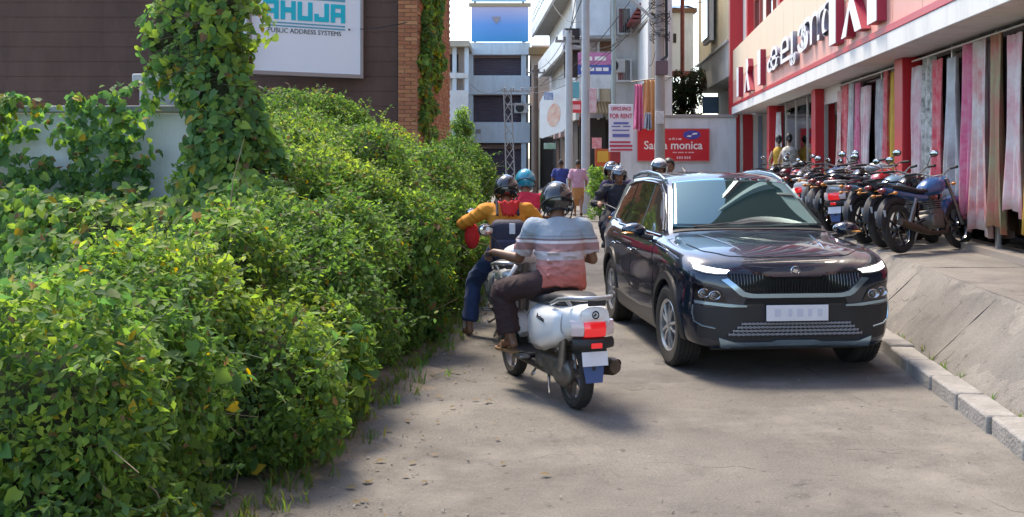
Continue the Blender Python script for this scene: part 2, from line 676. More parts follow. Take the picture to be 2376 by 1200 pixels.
def lump_samples(lumps, dens, lo=.86, hi=1.06, keep_in=.9):
    """points over the joint outside of many ellipsoids -> positions, outward normals"""
    Cn = np.array([l[0] for l in lumps])
    Rd = np.array([l[1] if hasattr(l[1], '__len__') else (l[1],) * 3 for l in lumps])
    PP, NN = [], []
    for c, r in zip(Cn, Rd):
        k = max(1, int(dens * 4 * math.pi * (r.prod() ** (2 / 3))))
        u = nrs.normal(size=(k, 3))
        u /= np.linalg.norm(u, axis=1, keepdims=True)
        p = c + u * r * nrs.uniform(lo, hi, (k, 1))
        n = u / r
        near = np.linalg.norm(Cn - c, axis=1) < 2.4
        ok = np.ones(k, bool)
        for c2, r2 in zip(Cn[near], Rd[near]):
            if np.allclose(c2, c):
                continue
            ok &= (((p - c2) / r2) ** 2).sum(1) > keep_in ** 2
        ok &= p[:, 2] > .01
        PP.append(p[ok])
        NN.append(n[ok])
    P, N = np.vstack(PP), np.vstack(NN)
    return P, N / np.linalg.norm(N, axis=1, keepdims=True)


def rough(P, N, amp):
    """bulges and hollows in the leafy surface, and gaps where hardly a leaf grows"""
    x, y, z = P.T
    f = np.sin(3.1 * x + 1.7 * np.sin(2.3 * y + z)) * np.sin(2.7 * y + 1.3 * np.sin(3.7 * z)) + .6 * np.sin(7.3 * x + 5.1 * z + 2 * np.sin(4 * y)) * np.sin(6.1 * y - 3 * z)
    P = P + N * (amp * f)[:, None]
    ok = ~((f < -.72) & (nrs.rand(len(P)) < .8))
    return P[ok], N[ok]


def leaf_cloud(P, N, pal, s0, s1, droop=.5, up=.35, yellow=.01, spread=.6):
    k = len(P)
    nr = N * .8 + np.array((0, 0, up)) + nrs.normal(size=(k, 3)) * spread
    tp = N * .35 + np.array((0, 0, -droop)) + nrs.normal(size=(k, 3)) * .7
    # colour drifts from clump to clump as well as from leaf to leaf
    ph = np.sin(P[:, 0] * 2.3 + 1.3 * np.sin(P[:, 1] * 1.7)) + np.sin(P[:, 1] * 2.9 + P[:, 2] * 2.1) + nrs.normal(size=k) * 1.1
    idx = np.clip(((ph + 3) / 6 * len(pal)).astype(int), 0, len(pal) - 1)
    C = pal[idx] * nrs.uniform(.75, 1.25, (k, 1))
    ye = nrs.rand(k) < yellow
    C[ye] = np.array((.42, .30, .03)) * nrs.uniform(.7, 1.1, (ye.sum(), 1))
    br = nrs.rand(k) < yellow * 1.5
    C[br] = np.array((.17, .105, .05)) * nrs.uniform(.6, 1.3, (br.sum(), 1))
    S = nrs.uniform(s0, s1, k)
    return nr, tp, S, C


def shoots(P, N, count, lmin, lmax, per):
    """sprays that stick out of the surface: leaf bases along short arcs -> P, N and the stems' polylines"""
    ids = nrs.choice(len(P), count, replace=False)
    q, nn, st = [], [], []
    for i in ids:
        L = nrs.uniform(lmin, lmax)
        d = N[i] * .7 + np.array((0, 0, .7)) + nrs.normal(size=3) * .35
        d /= np.linalg.norm(d)
        pts = []
        for t in np.linspace(.1, 1, per):
            p = P[i] + d * L * t + np.array((0, 0, -.35 * L * t * t))
            pts.append(tuple(p))
            for _ in range(2):
                q.append(p + nrs.normal(size=3) * .012)
                nn.append(d * .2 + np.array((0, 0, .8)) + nrs.normal(size=3) * .5)
        st.append([tuple(P[i])] + pts)
    return np.array(q), np.array(nn), st


m_leaf = leaf_mat('hedge_leaf', .5, .62)
m_vine = leaf_mat('creeper_leaf', .5, .6)
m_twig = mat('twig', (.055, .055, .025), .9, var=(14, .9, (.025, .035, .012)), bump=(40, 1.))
m_stem = mat('green_stem', (.07, .10, .03), .7)


def edge_x(d):
    return float(np.interp(d, [3, 5.3, 8, 10, 12, 14, 16, 17.5], [-1.55, -1.28, -.98, -.70, -.58, -.46, -.44, -.6]))


lumps = []
for d in np.arange(4.3, 17.2, .34):
    h = float(np.interp(d, [4.5, 6.5, 8, 10, 13, 15, 17], [.52, .66, .84, .95, 1.02, 1.05, .98]))
    prof_ = [(.40, .30), (.36, .62), (.38, .95), (.52, 1.22), (.82, 1.45), (1.25, 1.6), (1.75, 1.72), (2.3, 1.8), (2.9, 1.85), (3.5, 1.85)]
    for off, z in prof_:
        if rng.random() < .22:
            continue
        if d > 16 and off > 2.4:
            continue
        zz = z * h if z > .7 else z * min(1, h * 1.3)
        if d < 9.3 and off > .8:
            zz = min(z, 1.25) * (.4 if d < 7 else .42)
        elif d < 10.8 and off > 1.5:
            continue
        r = rng.uniform(.24, .46)
        j = nrs.normal(size=3) * .12
        lumps.append((np.array((edge_x(d) - off - .08 + j[0], d + j[1], zz + j[2])), (r * rng.uniform(.8, 1.2), r * rng.uniform(.8, 1.2), r * rng.uniform(.75, 1.1))))
    if d < 7.2:
        for off in (1.6, 2.4, 3.2, 4.0, 4.6):
            lumps.append((np.array((edge_x(d) - off + nrs.normal() * .15, d, .42 + nrs.normal() * .08)), (.42, .42, .36)))
for px, py, d, r in ((700, 300, 14.5, .42), (760, 290, 15, .4), (820, 318, 15.3, .36), (1060, 372, 16, .36), (1075, 420, 15.5, .42), (1072, 520, 14, .38), (1050, 580, 13, .4)):
    lumps.append((np.array(at(px, py, d)), (r, r, r)))
hedge = thing('hedge', 'overgrown small leaved green hedge spilling over the road edge', 'hedge', (-1.2, 10, 0))
HO = np.array(hedge.location)
P, N = lump_samples(lumps, 3300, .74, 1.1, .82)
P, N = rough(P, N, .12)
keep = ~((P[:, 0] < -3.4) & (P[:, 1] > 9.3)) & ~((N[:, 1] > .75) & (P[:, 1] < 15) & (N[:, 2] < .3))
P, N = P[keep], N[keep]
nr, tp, S, C = leaf_cloud(P, N, PAL_S, .02, .07, yellow=.014, spread=.85)
q, qn, st = shoots(P[N[:, 2] > -.1], N[N[:, 2] > -.1], 2600, .12, .40, 7)
nr2, tp2, S2, C2 = leaf_cloud(q, qn, PAL_S, .028, .055, yellow=.004)
fo = link('foliage', leaf_mesh('foliage', np.vstack((P, q)) - HO, np.vstack((nr, nr2)), np.vstack((tp, tp2)), np.r_[S, S2], np.vstack((C, C2)), 'small', m_leaf), hedge)
fo['kind'] = 'stuff'
# a broad leaved twiner has grown over parts of the hedge
fx = np.sin(2.1 * P[:, 0] + 1.1 * np.sin(1.9 * P[:, 1])) * np.sin(1.6 * P[:, 1] + 2.2 * P[:, 2]) + nrs.normal(size=len(P)) * .15 - .12 * (P[:, 1] - 7)
sel = np.nonzero((fx > .15) & (nrs.rand(len(P)) < .085))[0]
nr3, tp3, S3_, C3 = leaf_cloud(P[sel], N[sel], PAL_V, .04, .085, droop=.7, up=.2, yellow=.02, spread=.5)
link('twiner_foliage', leaf_mesh('twiner_foliage', P[sel] + N[sel] * .04 - HO, nr3, tp3, S3_, C3, 'heart', m_vine), hedge)['kind'] = 'stuff'
mb = MB()
for s_ in st:
    mb.path([Vector(p) - Vector(HO) for p in s_[::2]], .0028, 4)
mb.build('stems', m_stem, hedge, ang=0)['kind'] = 'stuff'
mb = MB()
for i in nrs.choice(len(P), 900, replace=False):
    d_ = N[i] * .6 + nrs.normal(size=3) * .7
    a_ = P[i] - HO
    mb.path([Vector(a_ - N[i] * .12), Vector(a_ + d_ * .08), Vector(a_ + d_ * nrs.uniform(.12, .26) + np.array((0, 0, -.04)))], [.005, .0035, .0015], 4)
mb.build('bare_twigs', mat('dry_twig', (.20, .155, .095), .9), hedge, ang=0)['kind'] = 'stuff'
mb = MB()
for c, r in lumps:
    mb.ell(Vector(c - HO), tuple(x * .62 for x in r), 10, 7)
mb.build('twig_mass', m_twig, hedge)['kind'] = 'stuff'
print('hedge leaves', len(P) + len(q))

# dusty earth verge along the hedge foot, with tufts of grass on it and in the kerb joints
m_verge = mat('dusty_earth', (.235, .195, .15), .95, var=(5, .8, (.13, .105, .075)), bump=(50, 1.))
mb = MB()
vs, fs = [], []
nv_ = 150
for i in range(nv_ + 1):
    d = 3.5 + 14.5 * i / nv_
    e = edge_x(d)
    w0 = .22 + .13 * math.sin(d * 3.1) + .09 * math.sin(d * 7.7 + 1) + .05 * math.sin(d * 19)
    for k in range(6):
        f = k / 5
        vs.append((e - .6 + (.6 + w0) * f, d, .030 * (1 - f) ** .6 + .0135 * (1 - f ** 3) + .004 + rng.uniform(-.003, .003) * (1 - f) - .012 * (f > .99)))
for i in range(nv_):
    for k in range(5):
        a = i * 6 + k
        fs.append((a, a + 1, a + 7, a + 6))
mb.add(vs, fs)
tag(mb.build('verge_ground', m_verge), 'dusty earth verge along the foot of the hedge', None, kind='structure')
gp, gn, gt_, gs, gc = [], [], [], [], []
for i in range(520):
    if i < 400:
        d = rng.uniform(4.5, 16)
        x, z, n_ = edge_x(d) + abs(rng.gauss(0, .12)) - .05, .01, rng.randrange(4, 10)
    else:
        d = rng.uniform(5, 20)
        x, z, n_ = facade_x(d) - 1.2 + rng.gauss(0, .02), .03, rng.randrange(3, 8)
        if rng.random() < .5:
            continue
    for _ in range(n_):
        gp.append((x + rng.gauss(0, .02), d + rng.gauss(0, .02), z))
        a = rng.uniform(0, 6.3)
        gt_.append((math.cos(a) * .6, math.sin(a) * .6, rng.uniform(.5, 1.2)))
        gn.append((math.cos(a), math.sin(a), .5))
        gs.append(rng.uniform(.04, .13))
        gc.append((rng.uniform(.07, .17), rng.uniform(.13, .22), .04))
def blade_mesh():
    P_a, T_a, S_a = np.array(gp), np.array(gt_), np.array(gs)
    return leaf_mesh('grass', P_a, np.array(gn), T_a, S_a, np.array(gc), 'blade', m_leaf)
tag(link('grass', blade_mesh()), 'short tufts of grass along the hedge foot and the kerb', kind='stuff')

# ------------------------------------------------------------------ creeper over the wall on the left
rope = []
for px in range(-60, 330, 34):
    for py, r in ((262, .15), (300, .15), (345, .14), (390, .15), (430, .17)):
        if rng.random() < .8 - (.25 if 310 < py < 400 else 0):
            rope.append((np.array(at(px + rng.uniform(-18, 18), py + rng.uniform(-16, 16), 9.38)), r * rng.uniform(.8, 1.2)))
NWALL = len(rope)
for px, py, d, r in ((370, 90, 9.3, .26), (560, 60, 9.2, .16), (555, 150, 9.2, .14), (375, 170, 9.3, .17), (300, 236, 9.35, .12), (235, 250, 9.35, .14), (170, 240, 9.35, .12), (90, 256, 9.35, .16), (30, 246, 9.35, .14), (80, 300, 9.4, .10), (245, 300, 9.4, .09), (250, 345, 9.4, .06), (600, 430, 8.7, .22), (640, 410, 9.0, .15), (470, -120, 9.3, .32), (430, -40, 9.2, .34), (500, 20, 9.15, .28), (400, 50, 9.2, .3), (455, 100, 9.1, .3), (520, 90, 9.2, .2), (395, 130, 9.1, .2), (480, 170, 9.05, .28), (525, 175, 9.1, .18),
                     (500, 235, 9.0, .3), (560, 250, 9.0, .22), (455, 230, 9.1, .15), (530, 310, 8.9, .3), (590, 320, 8.95, .22), (490, 330, 9.0, .2), (545, 390, 8.8, .32), (610, 400, 8.9, .26), (500, 420, 8.8, .25),
                     (450, 500, 8.7, .22), (500, 490, 8.6, .32), (580, 490, 8.6, .34), (640, 480, 8.7, .28), (300, 530, 8.7, .26), (220, 525, 8.8, .28), (130, 530, 8.8, .28), (40, 520, 8.8, .28),
                     (420, 570, 8.3, .36), (340, 600, 8.3, .36), (520, 580, 8.2, .38), (610, 570, 8.3, .34), (240, 580, 8.4, .38), (140, 590, 8.4, .4), (40, 580, 8.4, .4), (580, 660, 8.0, .36), (480, 670, 7.9, .38), (370, 680, 7.9, .4), (640, 640, 8.2, .25),
                     (250, 690, 8.0, .4), (130, 690, 8.0, .4), (20, 690, 8.0, .4), (540, 760, 7.6, .34), (430, 780, 7.5, .38), (320, 790, 7.5, .4), (200, 790, 7.5, .42), (80, 800, 7.5, .42), (500, 860, 7.2, .3), (390, 880, 7.1, .36), (260, 900, 7.1, .4), (120, 900, 7.1, .42), (0, 900, 7.1, .42)):
    rope.append((np.array(at(px, py, d)), (r * 1.0, r * .8, r)))
rope = [(c_, (r_, r_ * .6, r_) if not hasattr(r_, '__len__') else r_) for c_, r_ in rope]
creeper = thing('creeper', 'broad leaved creeper climbing the white wall beside the hedge', 'creeper', (-2.6, 8.6, 0))
CO = np.array(creeper.location)
P, N = lump_samples(rope, 640, .72, 1.15, .78)
P, N = rough(P, N, .09)
keep = N[:, 1] < .45
P, N = P[keep], N[keep]
nr, tp, S, C = leaf_cloud(P, N, PAL_V, .038, .092, droop=.8, up=.15, yellow=.02, spread=.5)
nr[:, 1] -= .5
order = np.argsort(-(S * (N @ np.array((.25, -.95, .1)) + .4 + .25 * ((P - P.mean(0))[:, 0] > -1.2))))
big, rest = order[:300], order[300:]
fo = link('foliage', leaf_mesh('foliage', P[rest] - CO, nr[rest], tp[rest], S[rest], C[rest], 'heart', m_vine), creeper)
fo['kind'] = 'stuff'
variants = []
for ci in range(10):
    c = C[big[ci * 7]]
    variants.append(leaf_mesh('leaf', np.zeros((1, 3)), np.array([[0, 0, 1.]]), np.array([[1., 0, 0]]), np.ones(1), c[None], 'heart', m_vine))
cols = np.array([C[big[ci * 7]] for ci in range(10)])
t, s, n = rot_basis(nr[big], tp[big])
for i, b in enumerate(big):
    vi = int(np.argmin(((cols - C[b]) ** 2).sum(1)))
    o = link('leaf', variants[vi], creeper)
    m4 = Matrix.Identity(4)
    for a in range(3):
        m4[a][0], m4[a][1], m4[a][2], m4[a][3] = t[i][a] * S[b], s[i][a] * S[b], n[i][a] * S[b], (P[b] + N[b] * .03 - CO)[a]
    o.matrix_local = m4
mb = MB()
for c, r in rope:
    if r[0] < .2:
        continue
    mb.ell(Vector(c - CO) + Vector((0, .12, 0)), tuple(x * .6 for x in r), 12, 8)
for k in range(30):
    a = rope[rng.randrange(NWALL + 14, len(rope))][0]
    pts = [Vector(a - CO) + Vector((rng.uniform(-.3, .3), -.2 - .03 * rng.random(), -.1 * i_ + .0 * i_ + .2)) + Vector((.05 * math.sin(i_ + k), 0, 0)) for i_ in range(6)]
    mb.path(pts, .004, 5)
mb.build('stems', m_twig, creeper)['kind'] = 'stuff'

# ------------------------------------------------------------------ white compound wall behind the creeper
m_whitewall = mat('old_limewash', (.70, .72, .74), .8, var=(1.6, .6, (.50, .52, .53)), bump=(30, .25), streak=(.38, (.30, .31, .27)))
w = thing('compound_wall', 'white plastered compound wall half hidden by the creeper', 'wall', (-4, 9.6, 0))
mb = MB()
mb.bx(-4.5, 1.4, 0, .18, 0, 2.14)
mb.build('wall_body', m_whitewall, w, bevel=.012)
mb = MB()
mb.bx(-4.5, 1.43, -.03, .21, 2.14, 2.2)
mb.build('coping', mat('coping_grey', (.42, .42, .41), .85, var=(3, .8)), w, bevel=.01)
p = thing('gate_pillar', 'grey plastered pillar behind the creeper on the left', 'pillar', (-3.06, 10.1, 0))
mb = MB()
mb.bx(-.3, .3, -.2, .2, 0, 2.42)
mb.build('shaft', mat('pillar_grey', (.45, .46, .46), .85, var=(3, .7)), p, bevel=.015)
mb = MB()
mb.bx(-.35, .35, -.25, .25, 2.42, 2.5)
mb.build('cap', MATS['pillar_grey'], p, bevel=.015)

# ------------------------------------------------------------------ brown building with brick pilaster
m_brown = mat('brown_render', (.105, .058, .04), .8, var=(.7, .8, (.06, .032, .026)), bump=(25, .3), streak=(.35, (.15, .09, .07)))
m_brownline = mat('brown_render_dark', (.05, .03, .025), .85)
m_brick = [mat('brick_orange', (.46, .20, .085), .85, var=(14, .7, (.30, .12, .055)), bump=(60, .4)),
           mat('brick_red', (.40, .155, .07), .85, var=(14, .7, (.24, .09, .045)), bump=(60, .4)),
           mat('brick_pale', (.52, .26, .12), .85, var=(14, .7, (.36, .16, .075)), bump=(60, .4))]
m_mortar = mat('mortar', (.27, .2, .15), .95)
BH = 9.8
bld = thing('brown_building', 'tall dark brown rendered building with an orange brick corner pilaster', 'building', (-2.06, 20, 0))
mb = MB()
mb.bx(-13, 0, 0, 5, 0, BH)
mb.build('wall', m_brown, bld)
mb = MB()
for k in range(30):        # shallow boards of the rendered wall
    z = 1.6 + k * .27
    mb.bx(-13, -.02, -.008, .0, z, z + .258)
mb.build('cladding', m_brown, bld, bevel=.004)['kind'] = 'stuff'
mb = MB()
mb.add([(0, -.1, 0), (.35, -.1, 0), (.64, 5, 0), (0, 5, 0), (0, -.1, BH), (.35, -.1, BH), (.64, 5, BH), (0, 5, BH)],
       [(3, 2, 1, 0), (4, 5, 6, 7), (0, 1, 5, 4), (1, 2, 6, 5), (2, 3, 7, 6), (3, 0, 4, 7)])
core = mb.build('pilaster_core', m_mortar, bld)
bmesh_v = []
for k in range(3):
    q = MB()
    q.bx(-.112, .112, -.02, .02, -.031, .031)
    bmesh_v.append(q.mesh('brick', m_brick[k]))
half_v = []
for k in range(3):
    q = MB()
    q.bx(-.05, .05, -.02, .02, -.031, .031)
    half_v.append(q.mesh('brick', m_brick[k]))
nb = 0
for r_ in range(54):
    z = 1.7 + r_ * .073
    cs = ((.114, 'f'), (.291, 'h')) if r_ % 2 else ((.058, 'h'), (.235, 'f'))
    for x, kd in cs:
        o = link('brick', (bmesh_v if kd == 'f' else half_v)[rng.choice((0, 0, 1, 1, 2))], core)
        o.location = (x, -.103 + rng.uniform(-.006, .004), z)
        nb += 1
mb = MB()
dirv = Vector((.29, 5.1, 0)).normalized()
for r_ in range(60):
    z = 1.6 + r_ * .073
    for c in range(21):
        s0 = (c + (.5 if r_ % 2 else 0)) * .237
        a = Vector((.353, -.1, 0)) + dirv * s0
        mb.M = frame_M(a, dirv, (0, 0, 1))
        mb.bx(.004, .226, z - .03, z + .03, -.01, .012 + rng.uniform(-.004, .004), rng.choice((0, 1, 2)))
mb.M = Matrix.Identity(4)
mb.build('side_brickwork', m_brick, bld, ang=0)['kind'] = 'stuff'

# creeper hanging on the pilaster's side
pv = thing('pilaster_creeper', 'narrow creeper trailing down the side of the brick pilaster', 'creeper', (-1.6, 21, 0))
PO = np.array(pv.location)
rp = []
for i in range(34):
    z = 1.9 + i * .1
    rp.append((np.array((-1.66 + .012 * i * 0 + nrs.normal() * .03, 20.7 + nrs.normal() * .35, z)), (.14, .3, .16)))
    if i > 12:
        rp.append((np.array((-1.58 + nrs.normal() * .03, 22.2 + nrs.normal() * .5, z + .05)), (.13, .3, .16)))
P, N = lump_samples(rp, 620, .75, 1.15, .8)
nr, tp, S, C = leaf_cloud(P, N, PAL_V * 1.15, .05, .1, droop=.9, yellow=.05)
link('foliage', leaf_mesh('foliage', P - PO, nr, tp, S, C, 'heart', m_vine), pv)['kind'] = 'stuff'
mb = MB()
for k in range(5):
    mb.path([(-.08 + .02 * k, -.5 + .4 * k + .06 * math.sin(i + k), 1.2 + i * .4) for i in range(10)], .012, 6)
mb.build('stems', m_twig, pv)
bare = thing('bare_vine', 'half bare straggling vine in front of the dark brown wall', 'vine', tuple(at(650, 230, 17)))
mb = MB()
BO = Vector(bare.location)
P = []
for (pts) in (((600, 225), (660, 240), (710, 235), (722, 212)), ((610, 250), (650, 262), (700, 250), (760, 262)), ((640, 215), (690, 222), (730, 245)), ((600, 200), (630, 216), (660, 210)), ((800, 300), (840, 275), (850, 258)), ((690, 262), (720, 230), (745, 205))):
    pp = [at(x, y, 16.5) - BO for x, y in pts]
    mb.path(pp, [.012, .01, .008, .006][:len(pp)], 6)
    for a, b in zip(pp, pp[1:]):
        for _ in range(12):
            P.append(np.array(a.lerp(b, rng.random())) + nrs.normal(size=3) * .04)
mb.build('stem', mat('dead_stem', (.32, .26, .19), .85), bare)
P = np.array(P)
nr, tp, S, C = leaf_cloud(P, np.tile((0, -.7, .5), (len(P), 1)), PAL_V * 1.1, .04, .085, yellow=.1)
link('foliage', leaf_mesh('foliage', P, nr, tp, S, C, 'heart', m_vine), bare)['kind'] = 'stuff'

# ------------------------------------------------------------------ sign on the brown wall
A, B_ = at(583, 0, 18.8), at(836, 0, 19.85)
A.z = B_.z = 0
xd = (B_ - A)
L = xd.length
zb = 1.75 + 201 / 2550 * 18.9
s = thing('public_address_sign', 'white shop sign with cyan block lettering on the brown wall', 'sign', (A.x, A.y, 0))
Mx = frame_M((0, 0, 0), xd)
mb = MB()
mb.M = Mx
mb.bx(0, L, zb, zb + 2.2, -.06, 0)
mb.build('panel', mat('sign_white', (.78, .84, .90), .35, var=(1.2, .35, (.66, .76, .86))), s)
mb = MB()
mb.M = Mx
for a in ((-.05, 0, zb - .07, zb + 2.27), (L, L + .05, zb - .07, zb + 2.27)):
    mb.bx(a[0], a[1], a[2], a[3], -.08, .03)
mb.bx(0, L, zb - .07, zb, -.08, .03)
mb.bx(0, L, zb + 2.2, zb + 2.27, -.08, .03)
mb.build('frame', mat('sign_frame', (.33, .31, .30), .5, .3), s, bevel=.006)
m_cy = mat('cyan_print', (.0, .50, .62), .5)
# block letters cut from squares
glyph = {'A': [(0, 1, .78, 1), (0, .3, 0, .78), (.7, 1, 0, .78), (.3, .7, .3, .55)], 'H': [(0, .3, 0, 1), (.7, 1, 0, 1), (.3, .7, .38, .66)],
         'U': [(0, .3, 0, 1), (.7, 1, 0, 1), (.3, .7, 0, .26)], 'J': [(.68, 1, 0, 1), (0, .68, 0, .26), (0, .3, .26, .42)]}
s0, gw, gh, gz = .21, .275, .33, zb + .905
for i, ch in enumerate('AHUJA'):
    mb = MB()
    mb.M = Mx
    for a in glyph[ch]:
        x0 = s0 + i * (gw + .034)
        mb.bx(x0 + a[0] * gw, x0 + a[1] * gw, gz + a[2] * gh, gz + a[3] * gh, .0, .012)
    mb.build('letter', m_cy, s, ang=0)
mb = MB()
mb.M = Mx
mb.bx(s0, s0 + 1.51, gz + gh + .05, gz + gh + .12, 0, .008)
mb.bx(s0, s0 + 1.51, gz - .07, gz - .045, 0, .008)
mb.bx(s0, s0 + 1.51, gz - .125, gz - .10, 0, .008)
mb.build('underline', mat('blue_print', (.10, .36, .50), .5), s, ang=0)
text('PUBLIC ADDRESS SYSTEMS', .115, .004, mat('grey_print', (.10, .12, .13), .6), 'lettering', s, Mx @ Matrix.Translation((s0 + .755, gz - .195, .006)), 1.0)
mb = MB()
mb.M = Mx
for z in (.33, .62, 1.0):
    mb.cbox((.09, zb + z, .01), (.035, .035, .02))
mb.cbox((L - .22, zb + .8, .01), (.03, .03, .02))
mb.build('bolt', mat('bolt', (.15, .15, .15), .5, .6), s)
mb = MB()
pp = at(571, 0, 18.5)
s = thing('steel_post', 'grey steel post beside the white sign', 'post', (pp.x, pp.y, 0))
mb.tube((0, 0, 0), (0, 0, 5.6), .055, n=14)
mb.build('shaft', mat('galvanised', (.45, .47, .50), .45, .5, var=(5, .5)), s)
mb = MB()
mb.tube((0, 0, 5.6), (0, 0, 5.64), .07, n=14)
mb.build('cap', MATS['galvanised'], s)
# small white board post past the brick pilaster
pp = at(1034, 330, 27.5)
s = thing('white_post', 'short white board standing past the brick pilaster', 'post', (pp.x, pp.y, 0))
mb = MB()
mb.bx(-.1, .1, -.06, .06, 0, 3.1)
mb.build('board', mat('post_white', (.74, .78, .80), .6, var=(3, .5)), s, bevel=.01)
# ------------------------------------------------------------------ the dark compact suv
m_paint = mat('car_paint', (.006, .014, .030), .22, .25, coat=1., spec=.6)
m_plastic = mat('black_plastic', (.018, .018, .02), .55)
m_gloss = mat('gloss_black', (.006, .006, .008), .12, coat=.6)
m_silver = mat('satin_silver', (.36, .48, .56), .25, .85)
m_chrome = mat('chrome', (.75, .78, .8), .08, 1.)
m_rubber = mat('rubber', (.022, .021, .02), .82, var=(8, .6, (.05, .046, .04)), bump=(60, .2))
m_alloy = mat('alloy', (.55, .57, .60), .3, .8)
m_lampwhite = mat('daytime_lamp', (.9, .93, .95), .2, emit=((1, .98, .95), 1.6))
m_lens = mat('lamp_lens', (.05, .055, .06), .06, coat=1., ior=1.6)
m_reflect = mat('lamp_reflector', (.5, .52, .55), .2, .9)
m_plate = mat('plate_white', (.74, .75, .80), .5, var=(5, .3))
def screen_mat():
    m = bpy.data.materials.new('car_glass')
    m.use_nodes = True
    nt = m.node_tree
    nt.nodes.clear()
    o = nt.nodes.new('ShaderNodeOutputMaterial')
    d = nt.nodes.new('ShaderNodeBsdfDiffuse')
    d.inputs[0].default_value = (.010, .024, .027, 1)
    g = nt.nodes.new('ShaderNodeBsdfGlossy')
    g.inputs[0].default_value = (.60, .86, .92, 1)
    g.inputs['Roughness'].default_value = .02
    f = nt.nodes.new('ShaderNodeFresnel')
    f.inputs[0].default_value = 2.3
    x = nt.nodes.new('ShaderNodeMixShader')
    nt.links.new(f.outputs[0], x.inputs[0])
    nt.links.new(d.outputs[0], x.inputs[1])
    nt.links.new(g.outputs[0], x.inputs[2])
    nt.links.new(x.outputs[0], o.inputs[0])
    return m
m_glass = screen_mat()
m_glass2 = mat('car_side_glass', (.03, .027, .022), .03, .1, coat=1., ior=1.75)

CAR_O, CAR_R = Vector((2.05, 10.64, 0)), R(-84.6)
car = thing('parked_car', 'dark compact suv with silver skid plate facing the viewer on the road', 'car', CAR_O, CAR_R)
car.name = 'suv'
# stations: x, half width, floor z, shoulder z, belt y, belt z, roof-edge y, roof-edge z, centre z
ST = [
    (-2.00, .55, .42, .86, .50, .98, .44, 1.02, 1.04),
    (-1.95, .74, .34, .92, .68, 1.04, .60, 1.14, 1.18),
    (-1.84, .83, .28, .96, .75, 1.08, .61, 1.36, 1.42),
    (-1.66, .87, .24, .98, .765, 1.08, .60, 1.46, 1.525),
    (-1.30, .885, .21, .99, .775, 1.07, .60, 1.51, 1.58),
    (-.70, .885, .20, .99, .78, 1.05, .60, 1.535, 1.605),
    (-.15, .885, .20, .985, .785, 1.035, .60, 1.52, 1.595),
    (.15, .885, .20, .98, .785, 1.03, .61, 1.455, 1.535),
    (.40, .885, .20, .98, .785, 1.03, .645, 1.31, 1.385),
    (.62, .885, .20, .98, .785, 1.03, .69, 1.17, 1.235),
    (.80, .885, .20, .985, .79, 1.035, .725, 1.075, 1.11),
    (.92, .885, .20, .985, .79, 1.025, .72, 1.045, 1.075),
    (1.25, .885, .21, .97, .785, 1.005, .62, 1.025, 1.045),
    (1.55, .88, .23, .945, .77, .98, .60, 1.0, 1.015),
    (1.72, .862, .25, .915, .73, .955, .56, .975, .985),
    (1.84, .82, .25, .875, .66, .92, .5, .94, .95),
    (1.92, .735, .245, .83, .57, .87, .43, .895, .905),
    (1.965, .58, .27, .78, .43, .82, .33, .845, .85),
]
SA = np.array(ST)


def hermite(xs, ys, q):
    """monotone cubic through xs, ys"""
    h = np.diff(xs)
    dl = np.diff(ys) / h
    m = np.zeros(len(xs))
    m[0], m[-1] = dl[0], dl[-1]
    for i in range(1, len(xs) - 1):
        m[i] = 0 if dl[i - 1] * dl[i] <= 0 else 2 * dl[i - 1] * dl[i] / (dl[i - 1] + dl[i])
    i = np.clip(np.searchsorted(xs, q) - 1, 0, len(xs) - 2)
    t = (q - xs[i]) / h[i]
    return (2 * t**3 - 3 * t**2 + 1) * ys[i] + (t**3 - 2 * t**2 + t) * h[i] * m[i] + (-2 * t**3 + 3 * t**2) * ys[i + 1] + (t**3 - t**2) * h[i] * m[i + 1]


def profile(x):
    W, fz, sz, by, bz, ry, rz, cz = [float(hermite(SA[:, 0], SA[:, k], np.array([x]))[0]) for k in range(1, 9)]
    mid = fz + (sz - fz) * .5
    P = [(0, fz), (W * .55, fz), (W * .86, fz), (W * .955, fz + .05), (W * .985, fz + .16), (W, mid - .02), (W * .985, mid + (sz - mid) * .45),
         (W * 1.0, sz - .1), (W * .985, sz - .035), (by + (W - by) * .5, sz + (bz - sz) * .42), (by, bz), (by + (ry - by) * .35, bz + (rz - bz) * .35), (by + (ry - by) * .75, bz + (rz - bz) * .77),
         (ry, rz), (ry - .06, rz + (cz - rz) * .42), (ry * .66, rz + (cz - rz) * .78), (ry * .33, rz + (cz - rz) * .95), (0, cz)]
    # catmull-rom upsample
    out = []
    q = [P[0]] + P + [P[-1]]
    for i in range(1, len(q) - 2):
        for t in (0, .34, .67):
            a = [np.array(q[i + k]) for k in (-1, 0, 1, 2)]
            out.append(.5 * (2 * a[1] + (a[2] - a[0]) * t + (2 * a[0] - 5 * a[1] + 4 * a[2] - a[3]) * t * t + (3 * a[1] - a[0] - 3 * a[2] + a[3]) * t**3))
    out.append(np.array(P[-1]))
    return [(max(0, float(p[0])), float(p[1])) for p in out]


xs = np.unique(np.concatenate([np.linspace(-2.0, 1.965, 90), np.linspace(1.8, 1.965, 10)]))
rings = []
for x in xs:
    p = profile(x)
    ring = [(x, y, z) for y, z in p] + [(x, -y, z) for y, z in p[-2:0:-1]]
    rings.append(ring)
